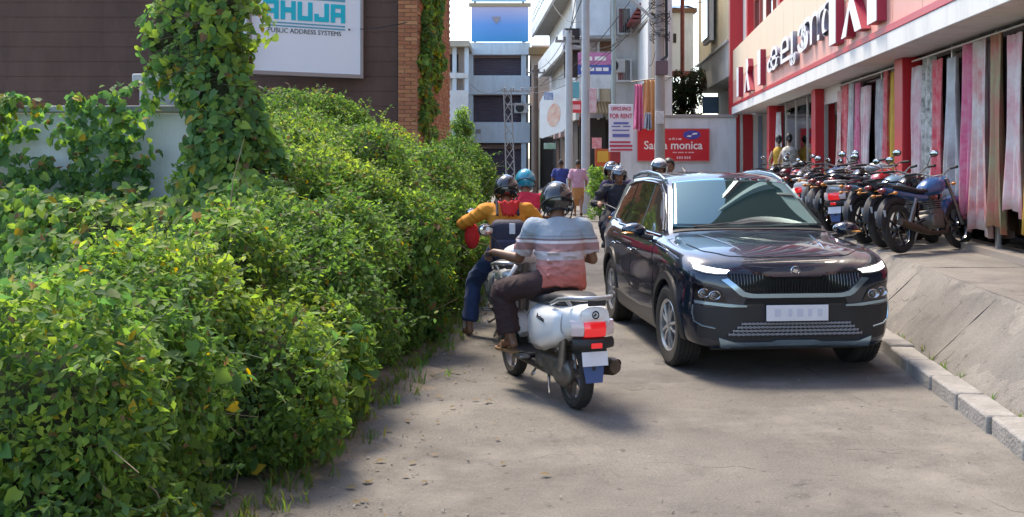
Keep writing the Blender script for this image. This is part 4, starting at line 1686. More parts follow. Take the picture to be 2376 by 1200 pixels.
    q.ell((-.22, .07, .27), (.12, .06, .095), 18, 10)
    q.build('engine', m_engine, t, bevel=.02)
    q = MB()
    q.path([(-.60, .11, .26), (-.66, .12, .48), (-.68, .12, .54)], [.028, .032, .02], 10)
    q.build('shock_absorber', m_steel, t)
    q = MB()
    q.path([(-.15, -.12, .20), (-.35, -.14, .22), (-.46, -.16, .25), (-.52, -.165, .265), (-.86, -.18, .32), (-.91, -.18, .325)], [.018, .02, .03, .058, .062, .045], 14)
    ex = q.build('exhaust', m_exh, t)
    q = MB()
    q.path([(-.56, -.225, .285), (-.84, -.237, .335)], [.028, .028], 8)
    q.build('heat_guard', m_gloss, ex)
    q = MB()
    q.path([(-.30, .08, .19), (-.42, .13, .11), (-.48, .15, .08)], .012, 8)
    q.path([(-.10, .10, .2), (-.22, .19, .17), (-.32, .21, .20)], .010, 8)
    q.build('side_stand', m_steel, t)
    q = MB()
    q.cbox((-.05, .20, .275), (.12, .09, .02))
    q.build('footrest', m_steel, t, bevel=.006)
    # plate and mud flap
    q = MB()
    q.M = frame_M((-.945, 0, .395), (0, -1, 0), (.18, 0, 1))
    q.cbox((0, 0, 0), (.20, .095, .006))
    q.build('number_plate', m_plate, t)
    q = MB()
    q.M = frame_M((-.925, 0, .30), (0, -1, 0), (.10, 0, 1))
    q.prism([(-.085, .06), (-.065, -.07), (.065, -.07), (.085, .06)], -.003, .003)
    q.build('mud_flap', m_blueflap, t)
    q = MB()
    q.path([(-.62 + .265 * math.cos(a), 0, rr + .265 * math.sin(a)) for a in np.linspace(R(60), R(165), 10)], [.05] + [.075] * 8 + [.06], 8)
    q.build('rear_mudguard', m_plastic, t)
    t.scale = (1, .93, 1)
    return t


# ------------------------------------------------------------------ motorcycle
def make_motorcycle(label, loc, rz, group, tank=None):
    t = thing('motorcycle', label, 'motorcycle', loc, rz, group)
    rr = .31
    mt = tank or mat('tank_blue', (.03, .09, .24), .2, coat=.8)
    moto_wheel(t, -.65, rr, .05, 5, m_gloss)
    moto_wheel(t, .66, rr, .043, 5, m_gloss)
    q = MB()
    rings = []
    for x, w, z0, z1 in ((-.06, .06, .72, .80), (.0, .10, .70, .87), (.14, .145, .70, .94), (.28, .15, .71, .96), (.37, .11, .74, .94), (.41, .05, .79, .89)):
        rings.append([(x, w * math.cos(a), (z0 + z1) / 2 + (z1 - z0) / 2 * math.sin(a)) for a in np.linspace(0, 2 * math.pi, 18, endpoint=False)])
    q.loft(rings)
    tk = q.build('fuel_tank', mt, t, ang=60, fix=True)
    q = MB()
    q.lathe([(.03, 0), (.034, .012), (.001, .014)], 14, M=Matrix.Translation((.2, 0, .945)))
    q.build('filler_cap', m_chrome, tk)
    q = MB()
    rings = []
    for x, w, z0, z1 in ((.02, .07, .74, .79), (-.06, .11, .735, .805), (-.25, .13, .73, .80), (-.42, .135, .75, .83), (-.62, .12, .775, .855), (-.74, .07, .80, .86)):
        rings.append([(x, w * math.copysign(abs(math.cos(a)) ** .7, math.cos(a)), (z0 + z1) / 2 + (z1 - z0) / 2 * math.sin(a)) for a in np.linspace(0, 2 * math.pi, 16, endpoint=False)])
    q.loft(rings)
    q.build('seat', m_seat, t, ang=60, fix=True)
    q = MB()
    rings = []
    for x, w, z0, z1 in ((-.05, .10, .62, .74), (-.3, .12, .62, .76), (-.6, .10, .69, .80), (-.85, .06, .76, .83)):
        rings.append([(x, w * math.cos(a), (z0 + z1) / 2 + (z1 - z0) / 2 * math.sin(a)) for a in np.linspace(0, 2 * math.pi, 14, endpoint=False)])
    q.loft(rings)
    q.build('tail_panel', mt, t, ang=60, fix=True)
    q = MB()
    q.ell((-.88, 0, .79), (.035, .055, .032), 14, 8)
    q.build('tail_lamp', m_redoff, t)
    for sy in (-1, 1):
        q = MB()
        q.path([(-.82, sy * .05, .74), (-.83, sy * .14, .74)], .007, 6)
        q.ell((-.84, sy * .16, .74), (.035, .03, .022), 10, 8)
        q.build('turn_lamp', mat('amber_lens', (.55, .20, .03), .25), t)
        q = MB()
        q.path([(.44, sy * .05, .84), (.44, sy * .15, .84)], .007, 6)
        q.ell((.45, sy * .17, .84), (.035, .03, .022), 10, 8)
        q.build('turn_lamp', mat('amber_lens', (.55, .20, .03), .25), t)
    q = MB()
    q.path([(-.58, -.14, .86), (-.74, -.15, .88), (-.83, -.08, .885), (-.83, .08, .885), (-.74, .15, .88), (-.58, .14, .86)], .012, 8)
    q.build('grab_rail', m_gloss, t)
    q = MB()
    q.path([(.40, 0, .86), (.30, 0, .5), (.22, 0, .30), (-.12, 0, .28), (-.2, 0, .45), (-.12, 0, .70), (.40, 0, .80)], .022, 8)
    for sy in (-1, 1):
        q.path([(-.18, sy * .08, .40), (-.65, sy * .10, rr)], .022, 8)
    q.build('frame', m_gloss, t)
    q = MB()
    q.cbox((.10, 0, .40), (.28, .20, .24))
    q.lathe([(.001, -.15), (.10, -.14), (.11, 0), (.10, .14), (.001, .15)], 20, M=Matrix.Translation((.02, 0, .38)) @ Matrix.Rotation(R(90), 4, 'X'))
    q.build('engine', m_engine, t, bevel=.02)
    q = MB()
    for k in range(6):
        q.cbox((.17 + k * .002, 0, .50 + k * .028), (.17, .17, .011))
    q.build('cooling_fin', m_steel, t)
    q = MB()
    q.path([(.26, -.06, .5), (.30, -.10, .32), (.18, -.14, .22), (-.2, -.15, .22), (-.4, -.155, .27), (-.85, -.17, .38)], [.02, .02, .022, .03, .05, .048], 12)
    q.build('exhaust', m_exh, t)
    q = MB()
    for sy in (-1, 1):
        q.path([(.42, sy * .09, .92), (.55, sy * .09, .6), (.66, sy * .085, rr)], [.02, .022, .026], 10)
    q.build('fork', m_steel, t)
    q = MB()
    q.path([(.66 + .345 * math.cos(a), 0, rr + .345 * math.sin(a)) for a in np.linspace(R(25), R(160), 12)], [.03] + [.055] * 10 + [.04], 8)
    q.build('front_mudguard', mt, t)
    q = MB()
    q.path([(-.65 + .36 * math.cos(a), 0, rr + .36 * math.sin(a)) for a in np.linspace(R(60), R(175), 12)], [.04] + [.06] * 10 + [.045], 8)
    q.build('rear_mudguard', m_plastic, t)
    q = MB()
    q.M = frame_M((-.98, 0, .50), (0, -1, 0), (.1, 0, 1))
    q.cbox((0, 0, 0), (.16, .085, .006))
    q.build('number_plate', m_plateold, t)
    for sy in (-1, 1):
        q = MB()
        q.path([(-.38, sy * .13, .66), (-.62, sy * .14, .33)], .026, 8)
        q.build('shock_absorber', m_red if False else m_steel, t)
    q = MB()
    q.M = Matrix.Translation((.47, 0, .87)) @ Matrix.Rotation(R(90), 4, 'Y')
    q.lathe([(.001, -.09), (.06, -.08), (.085, -.02), (.09, .03), (.085, .035)], 20)
    hl = q.build('headlight', mt, t)
    q = MB()
    q.ell((.50, 0, .87), (.025, .08, .08), 18, 10)
    q.build('headlight_lens', m_reflect, hl)
    q = MB()
    q.path([(.24, -.38, 1.03), (.32, -.22, 1.03), (.40, -.08, .97), (.40, .08, .97), (.32, .22, 1.03), (.24, .38, 1.03)], .011, 8)
    hb = q.build('handlebar', m_steel, t)
    for sy in (-1, 1):
        q = MB()
        q.path([(.308, sy * .25, 1.03), (.238, sy * .385, 1.03)], .018, 10)
        q.build('grip', m_rubber, hb)
        q = MB()
        q.path([(.33, sy * .22, 1.03), (.36, sy * .26, 1.14), (.36, sy * .30, 1.18)], .006, 6)
        q.ell((.36, sy * .33, 1.20), (.018, .065, .045), 12, 8)
        mi = q.build('mirror', m_plastic, hb)
        q = MB()
        q.ell((.345, sy * .33, 1.20), (.006, .055, .037), 12, 8)
        q.build('mirror_glass', m_mirror, mi)
    q = MB()
    q.path([(-.02, .12, .30), (-.1, .22, .05), (-.14, .26, .01)], .012, 8)
    q.build('side_stand', m_steel, t)
    return t


# ------------------------------------------------------------------ people
m_skin = mat('skin', (.27, .135, .075), .5, var=(6, .3, (.22, .10, .055)))
m_skin2 = mat('skin_deep', (.17, .085, .05), .5, var=(6, .3, (.13, .06, .035)))
m_hair = mat('hair', (.012, .010, .009), .5)
m_helm_black = mat('helmet_black', (.012, .013, .016), .18, coat=.8)
m_helm_teal = mat('helmet_teal', (.02, .24, .34), .2, coat=.8)
m_helm_white = mat('helmet_white', (.62, .64, .66), .2, coat=.8)
m_helm_grey = mat('helmet_grey', (.12, .13, .16), .2, coat=.8)
m_visor = mat('visor', (.10, .12, .14), .05, .4, coat=1.)


def V3(p):
    return Vector(p)


def cap(mb, a, b, r0, r1, flat=False):
    a, b = V3(a), V3(b)
    mb.path([a, b], [r0, r1], 14)
    if not flat:
        mb.ell(a, r0, 14, 10)
        mb.ell(b, r1, 14, 10)


def torso_rings(mb, pts, side, grow=0.):
    """pts: list of (centre, half width across, half depth)"""
    side = V3(side).normalized()
    rings = []
    for i, (c, w, d) in enumerate(pts):
        a, b = V3(pts[max(i - 1, 0)][0]), V3(pts[min(i + 1, len(pts) - 1)][0])
        t = (b - a).normalized()
        fw = t.cross(side).normalized()
        ring = []
        for k in range(20):
            an = 2 * math.pi * k / 20
            c_, s_ = math.cos(an), math.sin(an)
            ring.append(V3(c) + side * (w + grow) * math.copysign(abs(c_) ** .85, c_) + fw * (d + grow) * math.copysign(abs(s_) ** .85, s_))
        rings.append(ring)
    mb.loft(rings)


def hand(mb, wr, d, palm, thumb, curl=60, s=1.):
    """d points along the hand, palm is the palm's normal, thumb the side on which the thumb leaves"""
    d, palm, thumb = V3(d).normalized(), V3(palm).normalized(), V3(thumb).normalized()
    wr = V3(wr)
    k = wr + d * .085 * s
    for f in (-.024, -.008, .008, .024):
        cap(mb, wr + thumb * f * .7 * s, k + thumb * f * s, .015 * s, .0125 * s)
    for f, L in ((-.027, .072), (-.009, .088), (.009, .093), (.027, .082)):
        p = k + thumb * f * s
        a = 0.
        dd = d
        for seg, ln in enumerate((.42, .33, .25)):
            a += R(curl) * (.85, 1.05, .7)[seg]
            dd = d * math.cos(a) + palm * math.sin(a)
            q = p + dd * L * ln * s
            cap(mb, p, q, (.0095 - .001 * seg) * s, (.009 - .001 * seg) * s)
            p = q
    b = wr + d * .022 * s + thumb * .026 * s
    m = b + (d * .7 + thumb * .55 + palm * .35).normalized() * .042 * s
    e = m + (d * .75 + thumb * -.1 + palm * .65).normalized() * .034 * s
    cap(mb, b, m, .014 * s, .0115 * s)
    cap(mb, m, e, .011 * s, .009 * s)


def lerp(a, b, t):
    return V3(a) * (1 - t) + V3(b) * t


def make_person(label, J, loc, rz, group=None, voxel=.011, skin=m_skin, shirt=None, sleeve=.55, sleeve_r=(.068, .075), trousers=None, leg_end=.95, leg_r=(.098, .075, .062), hem=0., shirt_drop=.06, footwear=None, hair=True, helmet=None, visor=True, hand_spec=None, curl=60, skirt=None, fat=1.):
    """body built from the joints J (local metres, x ahead, y left, z up)"""
    J = {k: V3(v) for k, v in J.items()}
    side = (J['shL'] - J['shR']).normalized()
    hs = (J['hipL'] - J['hipR']).normalized()
    mb = MB()
    pv, ch, nk, hd = J['pelvis'], J['chest'], J['neck'], J['head']
    up = (nk - ch).normalized()
    face = V3(J.get('face', (1, 0, 0))).normalized()
    hup = (hd - nk).normalized()
    hleft = hup.cross(face).normalized()
    face = hleft.cross(hup).normalized()
    tor = [(pv + (pv - ch).normalized() * .09, .10, .08), (pv, .155 * fat, .115 * fat), (lerp(pv, ch, .45), .14 * fat, .105 * fat), (lerp(pv, ch, .8), .16 * fat, .115 * fat), (ch, .17, .115), (lerp(ch, nk, .55), .155, .095), (lerp(ch, nk, .85), .10, .07), (nk, .055, .055)]
    torso_rings(mb, tor, side)
    cap(mb, lerp(ch, nk, .75), hd - hup * .06, .056, .052)
    # head: skull, jaw, nose, ears, brow, lips
    rot = Matrix((face, hleft, hup)).transposed().to_euler()
    mb.ell(hd + hup * .02, (.096, .076, .11), 20, 14, rot=rot)
    mb.ell(hd + face * .022 - hup * .055, (.066, .056, .062), 16, 12, rot=rot)
    cap(mb, hd + face * .086 + hup * .012, hd + face * .107 - hup * .028, .010, .016)
    for s_ in (-1, 1):
        mb.ell(hd + hleft * s_ * .078 - hup * .008 - face * .008, (.018, .009, .032), 10, 8, rot=rot)
        cap(mb, hd + face * .083 + hleft * s_ * .012 + hup * .036, hd + face * .070 + hleft * s_ * .045 + hup * .034, .010, .009)
        cap(mb, hd + face * .080 - hup * .058, hd + face * .070 + hleft * s_ * .022 - hup * .058, .010, .007)
    for S, s_ in (('L', 1), ('R', -1)):
        sh, el, wr = J['sh' + S], J['el' + S], J['wr' + S]
        cap(mb, lerp(ch, nk, .45), sh, .06, .055)
        cap(mb, sh, el, .050, .038)
        cap(mb, el, lerp(el, wr, .3), .038, .040)
        cap(mb, lerp(el, wr, .3), wr, .040, .026)
        if hand_spec and S in hand_spec:
            d, pn, th = hand_spec[S]
        else:
            d = (wr - el).normalized()
            pn = -side * s_
            th = (J.get('fwd', V3((1, 0, 0))))
            th = (V3(th) - d * V3(th).dot(d)).normalized()
        hand(mb, wr, d, pn, th, curl)
        hip, kn, an, toe = J['hip' + S], J['kn' + S], J['an' + S], J['toe' + S]
        cap(mb, hip, kn, .085 * fat, .055)
        cap(mb, kn, lerp(kn, an, .3), .054, .056)
        cap(mb, lerp(kn, an, .3), an, .056, .036)
        hl = an + (an - toe).normalized() * .045 + V3((0, 0, -.045))
        cap(mb, an, hl, .036, .034)
        ball = lerp(an, toe, .72) + V3((0, 0, -.04))
        cap(mb, an + V3((0, 0, -.02)), ball, .036, .03)
        lat = V3((0, 0, 1)).cross((toe - an).normalized())
        for f in (-.026, -.012, .002, .015, .027):
            cap(mb, ball + lat * f * .7, ball + lat * f + (toe - an).normalized() * (.055 + .012 * f * s_ * 30 * .03) + V3((0, 0, -.008)), .014, .010)
    me = solidify_remesh(mb, voxel, 3, .5)
    me.materials.append(skin)
    p = link('person', me)
    p.location, p.rotation_euler = loc, (0, 0, rz)
    tag(p, label, 'person', group)
    gv = max(voxel, .012)

    def garment(name, build, m, sm=4, vx=None):
        q = MB()
        build(q)
        g = solidify_remesh(q, vx or gv, sm, .5)
        # soft creases in the cloth
        co = np.empty(len(g.vertices) * 3)
        no = np.empty(len(g.vertices) * 3)
        g.vertices.foreach_get('co', co)
        g.vertices.foreach_get('normal', no)
        co, no = co.reshape(-1, 3), no.reshape(-1, 3)
        x_, y_, z_ = co.T
        w_ = 1.6 * np.sin(7 * z_ + 5 * y_ + 1.3 * np.sin(9 * x_)) + .9 * np.sin(13 * y_ - 11 * z_)
        f_ = (1 - np.abs(np.sin(9 * z_ + 14 * y_ * np.sin(5 * z_) + w_))) ** 3 + .7 * (1 - np.abs(np.sin(21 * z_ - 9 * x_ + 1.7 * w_))) ** 3
        co += no * (.011 * f_ - .004)[:, None]
        g.vertices.foreach_set('co', co.reshape(-1))
        g.update()
        g.materials.append(m)
        o = link(name, g, p)
        return o
    if shirt:
        def bs(q):
            t2 = [(pv + (pv - ch).normalized() * shirt_drop, .178 * fat, .15 * fat), (lerp(pv, ch, .12), .176 * fat, .148 * fat), (lerp(pv, ch, .45), .168 * fat, .135 * fat), (lerp(pv, ch, .8), .182 * fat, .138 * fat), (ch, .19, .135), (lerp(ch, nk, .55), .172, .112), (lerp(ch, nk, .88), .115, .088), (lerp(ch, nk, .97), .074, .072)]
            torso_rings(q, t2, side)
            for S in 'LR':
                sh, el, wr = J['sh' + S], J['el' + S], J['wr' + S]
                cap(q, lerp(ch, nk, .45), sh, .075, sleeve_r[0])
                if sleeve <= 1:
                    e = lerp(sh, el, sleeve)
                    q.ell(sh, sleeve_r[0], 14, 10)
                    q.path([sh, lerp(sh, e, .5), e], [sleeve_r[0], sleeve_r[1], sleeve_r[1] * 1.02], 14)
                else:
                    cap(q, sh, el, sleeve_r[0], .055)
                    cap(q, el, lerp(el, wr, sleeve - 1), .055, .042, flat=False)
            # folds
            for k in range(7):
                a = lerp(pv, ch, .02 + .09 * k)
                fw = side.cross((ch - pv).normalized())
                sg = -1 if k % 2 else 1
                cap(q, a - fw * .138 * fat + side * .12 * sg, a - fw * .150 * fat - side * (.02 + .012 * k) * sg + V3((0, 0, .035)), .010, .004)
        garment('shirt', bs, shirt)
    if trousers:
        def bt(q):
            for S, s_ in (('L', 1), ('R', -1)):
                hip, kn, an = J['hip' + S], J['kn' + S], J['an' + S]
                cap(q, lerp(pv, hip, .6), lerp(hip, kn, .1), .11 * fat, leg_r[0])
                cap(q, hip, kn, leg_r[0], leg_r[1])
                e = lerp(kn, an, leg_end)
                q.path([kn, lerp(kn, e, .5), e], [leg_r[1], (leg_r[1] + leg_r[2]) / 2, leg_r[2]], 14)
            torso_rings(q, [(pv + (pv - ch).normalized() * .1, .12, .10), (pv, .168 * fat, .13 * fat), (lerp(pv, ch, .3), .158 * fat, .125 * fat)], side)
        garment('trousers', bt, trousers)
    if skirt:
        def bk(q):
            fw = (J['knL'] + J['knR']) / 2
            an = (J['anL'] + J['anR']) / 2
            torso_rings(q, [(an + V3((0, 0, .30 if skirt[1] else .06)), .17, .15), (fw, .175, .15), (lerp(fw, pv, .6), .185, .15), (pv, .175, .14), (lerp(pv, ch, .3), .16, .125)], side)
            cap(q, lerp(pv, fw, .3) + V3((.10, 0, 0)), an + V3((.12, .03, .32)), .05, .03)
            cap(q, lerp(pv, fw, .3) + V3((.08, .09, 0)), an + V3((.09, .13, .32)), .04, .03)
        garment('lungi', bk, skirt[0])
    if footwear:
        for S in 'LR':
            an, toe = J['an' + S], J['toe' + S]
            f = (toe - an)
            f.z = 0
            f.normalize()
            lat = V3((0, 0, 1)).cross(f)
            q = MB()
            zb = toe.z - .095 + .02
            base = V3((an.x, an.y, 0)) - f * .085
            pl = [(-.0, .024), (.05, .036), (.13, .032), (.20, .045), (.25, .042), (.285, .02)]
            outl = [base + f * a + lat * b for a, b in pl] + [base + f * a - lat * b for a, b in pl[::-1]]
            za = an.z - .105
            poly = [(v.x, v.y) for v in outl]
            q.prism(poly, za, za + .022)
            q.path([base + f * .15 + lat * .048 + V3((0, 0, za + .015)), base + f * .17 + lat * .03 + V3((0, 0, za + .075)), base + f * .18 - lat * .02 + V3((0, 0, za + .078)), base + f * .15 - lat * .048 + V3((0, 0, za + .015))], .009, 6)
            if footwear[1]:
                q.ell(base + f * .06 + V3((0, 0, za + .05)), (.065, .05, .055), 14, 10)
                q.ell(base + f * .18 + V3((0, 0, za + .035)), (.10, .05, .045), 14, 10)
            q.build('shoe' if footwear[1] else 'sandal', footwear[0], p)
    if helmet:
        hc = hd + hup * .03 - face * .004
        q = MB()
        mrot = Matrix((face, hleft, hup)).transposed().to_4x4()
        q.M = Matrix.Translation(hc) @ mrot
        q.ell((0, 0, 0), (.148, .125, .142), 28, 20, cut=lambda c: (c.x > .055 and -.12 < c.z < .045) or c.z < -.115)
        ho = q.build('helmet', helmet, p, ang=60)
        sm = ho.modifiers.new('s', 'SOLIDIFY')
        sm.thickness, sm.offset = .016, -1
        q = MB()
        q.M = Matrix.Translation(hc) @ mrot
        pts = []
        for k in range(25):
            a = math.pi * (k / 24 * 1.28 + .36)
            pts.append((.149 * math.cos(a), .127 * math.sin(a), -.055 - .02 * math.cos(a)))
        q.path(pts, [.004] + [.006] * 23 + [.004], 6)
        q.path([(-.10, .10, -.10), (.02, .105, -.13), (.085, .03, -.155), (.085, -.03, -.155), (.02, -.105, -.13), (-.10, -.10, -.10)], .006, 5)
        q.build('helmet_strap', m_plastic, ho)
        if visor:
            q = MB()
            q.M = Matrix.Translation(hc) @ mrot
            q.ell((0, 0, 0), (.156, .132, .15), 28, 20, cut=lambda c: not (c.x > .035 and .035 < c.z < .118))
            vo = q.build('visor', m_visor, ho, ang=60)
            sm = vo.modifiers.new('s', 'SOLIDIFY')
            sm.thickness = .004
    if hair and not helmet:
        q = MB()
        q.M = Matrix.Translation(hd + hup * .028) @ Matrix((face, hleft, hup)).transposed().to_4x4()
        q.ell((-.006, 0, .004), (.104, .086, .113), 24, 16, cut=lambda c: (c.x > .02 and c.z < .05) or (c.z < -.05) or (c.x > .062 and c.z < .075))
        for k in range(40):
            a, b = rng.uniform(0, 6.28), rng.uniform(.1, .9)
            q.ell((-.02 + .085 * math.cos(a) * b, .07 * math.sin(a) * b, .095 * math.sqrt(1 - b * b * .8) + .005), (.022, .02, .014), 6, 5)
        ho = q.build('hair', m_hair, p, ang=60)
        sm = ho.modifiers.new('s', 'SOLIDIFY')
        sm.thickness, sm.offset = .012, -1
    # eyes
    for s_ in (-1, 1):
        q = MB()
        q.M = Matrix.Translation(hd + face * .085 + hleft * s_ * .030 + hup * .016) @ Matrix((face, hleft, hup)).transposed().to_4x4()
        q.ell((0, 0, 0), (.006, .014, .008), 12, 8, 0)
        q.ell((.004, 0, 0), (.004, .006, .006), 10, 8, 1)
        q.build('eye', [mat('eye_white', (.6, .58, .55), .3), m_hair], p)
    return p


def ride_pose(s=1., lean=.0, seat_x=-.16, seat_z=.765, grip=(.335, .33, 1.0), feet=((.22, .15, .285), (.22, -.15, .285)), knees=None, elbow_out=.40, head_fwd=.02, knee_out=.21, el_z=1.03, toe_dx=.16):
    px, pz = seat_x, seat_z + .085
    cx = px + .06 + lean
    J = dict(pelvis=(px, 0, pz), chest=(cx, 0, pz + .31 * s), neck=(cx + .04 + lean * .4, 0, pz + .475 * s), head=(cx + .07 + lean * .5 + head_fwd, 0, pz + .59 * s))
    for S, y in (('L', 1), ('R', -1)):
        J['sh' + S] = (cx + .02, y * .19, pz + .41 * s)
        J['el' + S] = (cx + .10, y * elbow_out, el_z)
        J['wr' + S] = (grip[0] - .065, y * (grip[1] - .03), grip[2] + .025)
        J['hip' + S] = (px + .03, y * .10, pz - .02)
        f = feet[0 if y > 0 else 1]
        J['an' + S] = (f[0], f[1], f[2] + .10)
        J['toe' + S] = (f[0] + toe_dx, f[1] + y * .03, f[2] + .06)
        kz = max(.60, pz - .13)
        J['kn' + S] = (px + .40, y * knee_out, kz) if not knees else knees[0 if y > 0 else 1]
    return J


def grips(J):
    # hands close round the bars: along the arm, palm down, thumb inward
    out = {}
    for S, y in (('L', 1), ('R', -1)):
        out[S] = (V3((.75, y * .08, -.12)), V3((.25, 0, -1)), V3((0.1, -y, 0)))
    return out


def stripes_mat():
    m = mat('striped_shirt', (.5, .5, .5), .85, bump=(10, .9))
    nt = m.node_tree
    b = nt.nodes['Principled BSDF']
    tc = nt.nodes.new('ShaderNodeTexCoord')
    sp = nt.nodes.new('ShaderNodeSeparateXYZ')
    nt.links.new(tc.outputs['Object'], sp.inputs[0])
    mr = nt.nodes.new('ShaderNodeMapRange')
    mr.inputs['From Min'].default_value, mr.inputs['From Max'].default_value = .72, 1.32
    nt.links.new(sp.outputs['Z'], mr.inputs['Value'])
    r = nt.nodes.new('ShaderNodeValToRGB')
    r.color_ramp.interpolation = 'CONSTANT'
    el = r.color_ramp.elements
    stops = [(.72, (.40, .085, .06)), (.80, (.44, .115, .085)), (.89, (.43, .15, .125)), (.96, (.42, .19, .17)), (1.0, (.44, .39, .40)), (1.062, (.30, .165, .16)), (1.118, (.55, .51, .53)), (1.138, (.16, .10, .11)), (1.15, (.25, .28, .32)), (1.168, (.17, .17, .2)), (1.174, (.24, .29, .345))]
    el[0].position, el[0].color = 0, (*stops[0][1], 1)
    el[1].position, el[1].color = (stops[1][0] - .72) / .6, (*stops[1][1], 1)
    for z, c in stops[2:]:
        e = el.new((z - .72) / .6)
        e.color = (*c, 1)
    nt.links.new(mr.outputs[0], r.inputs[0])
    nt.links.new(r.outputs[0], b.inputs['Base Color'])
    return m


SCG = 'scooters ridden up the street'
# rider with striped shirt, nearest
S1 = (Vector((.235, 8.27, 0)), R(110))
make_scooter('white scooter with red tail lamp nearest the viewer, ridden by the striped shirt rider', *S1, SCG)
J = ride_pose(.93, lean=.02, seat_x=-.22, feet=((.10, .225, .285), (.20, -.15, .285)), knees=((.16, .27, .735), (.17, -.22, .72)), elbow_out=.36, el_z=.98)
J = {k_: V3(v) + (V3((0, -.05, 0)) if k_[:2] in ('pe', 'ch', 'ne', 'he', 'sh') else V3((0, 0, 0))) for k_, v in J.items()}
J['elR'] = (-.10, -.315, .985)
J['elL'] = (.03, .225, .985)
J = {k_: V3(v) for k_, v in J.items()}
pz_ = J['pelvis'].copy()
rz_ = Matrix.Rotation(R(-13), 3, 'Z')
for k_ in ('chest', 'neck', 'head', 'shL', 'shR', 'elL', 'elR'):
    J[k_] = pz_ + rz_ @ (J[k_] - pz_)
J['face'] = (1, -.20, -.05)
make_person('person in a striped grey and coral shirt and black helmet on the nearest scooter', J, *S1, voxel=.0085, skin=m_skin2, shirt=stripes_mat(), sleeve=.78, sleeve_r=(.070, .076), trousers=mat('black_trousers', (.032, .014, .015), .85, bump=(12, .9)), leg_end=.9, leg_r=(.10, .092, .088), footwear=(mat('tan_sandal', (.24, .14, .06), .7), False), helmet=m_helm_black, visor=False, hand_spec=grips(J), fat=1.02, shirt_drop=.075)
# second scooter, orange shirt
S2 = (Vector((-.06, 10.75, 0)), R(94))
make_scooter('silver scooter with round red tail lamp between the hedge and the striped shirt rider', *S2, SCG, paint=m_greyp)
J = ride_pose(.95, lean=.03, seat_x=-.2, feet=((-.02, .36, .0), (.2, -.15, .285)), knees=((.12, .31, .52), (.2, -.2, .72)), elbow_out=.36, el_z=1.09)
J['elL'] = (.0, .43, 1.10)
J['toeL'] = (.13, .40, .05)
orange = make_person('person in an orange shirt with a dark backpack, one foot on the road', J, *S2, voxel=.011, shirt=mat('orange_cloth', (.60, .24, .02), .85, var=(5, .5, (.46, .15, .015)), bump=(11, .9)), sleeve=1.35, sleeve_r=(.078, .082), trousers=mat('blue_jeans', (.035, .06, .15), .85, var=(14, .6, (.02, .035, .09))), leg_end=.88, leg_r=(.10, .085, .075), footwear=(mat('brown_sandal', (.07, .035, .02), .7), False), helmet=m_helm_black, visor=False, hand_spec=grips(J))
q = MB()
q.cbox((-.36, .0, .96), (.20, .33, .40))
bag = q.build('backpack', mat('navy_bag', (.022, .022, .045), .75, bump=(25, .3)), None, bevel=.07, seg=4)
q = MB()
q.cbox((-.475, .0, .88), (.06, .26, .20))
q.build('front_pocket', mat('navy_bag2', (.026, .026, .055), .75), bag, bevel=.03, seg=3)
q = MB()
q.cbox((-.468, -.03, 1.08), (.012, .055, .10))
q.build('tag_patch', mat('pale_patch', (.55, .58, .65), .6), bag, bevel=.004)
for y in (-.10, .10):
    q = MB()
    q.path([(-.30, y, 1.20), (-.17, y, 1.335), (-.06, y * 1.15, 1.30), (-.02, y * 1.3, 1.1), (-.16, y * 1.5, .92)], .014, 6)
    q.build('shoulder_strap', mat('navy_strap', (.015, .015, .03), .8), bag)
bag.location, bag.rotation_euler = S2[0], (0, 0, S2[1])
tag(bag, 'dark navy backpack with a pale patch on the orange shirt rider', 'backpack')
q = MB()
rows = []
for i in range(7):
    f = i / 6
    rows.append([(-.295 - .03 * f + .05 * abs(t_ - .0), -.02 + t_ * (.10 - .03 * f), 1.33 - .13 * f - .015 * math.sin(9 * t_)) for t_ in np.linspace(-1, 1, 9)])
q.loft(rows, closed=False)
sc = q.build('scarf', mat('red_cloth', (.55, .02, .02), .85, bump=(25, .5)), None, ang=70)
sm = sc.modifiers.new('s', 'SOLIDIFY')
sm.thickness = .02
sc.location, sc.rotation_euler = S2[0], (0, 0, S2[1])
tag(sc, 'red scarf hanging over the back of the orange shirt', 'scarf')
q = MB()
q.ell((.03, .33, .98), (.06, .075, .13), 16, 12)
q.path([(.03, .33, 1.08), (.05, .33, 1.12), (.1, .33, 1.10)], .012, 6)
hb = q.build('hand_bag', MATS['red_cloth'], None)
hb.location, hb.rotation_euler = S2[0], (0, 0, S2[1])
tag(hb, 'small red cloth bag hanging at the left arm of the orange shirt rider', 'bag')
# third scooter, teal helmet
S3 = (Vector((.16, 13.3, 0)), R(91))
far_scooter = make_scooter('white scooter farthest up the street, ridden by the teal helmet rider', *S3, SCG, detail=False)
J = ride_pose(1., lean=.0)
J['elR'] = (-.02, -.36, 1.05)
make_person('person in a red shirt and teal helmet riding ahead of the orange shirt', J, *S3, voxel=.014, shirt=mat('crimson_cloth', (.56, .02, .05), .85, bump=(11, .9)), sleeve=.7, trousers=mat('dark_trousers', (.03, .03, .04), .85), footwear=(mat('black_shoe', (.02, .02, .02), .5), True), helmet=m_helm_teal, visor=False, hand_spec=grips(J))

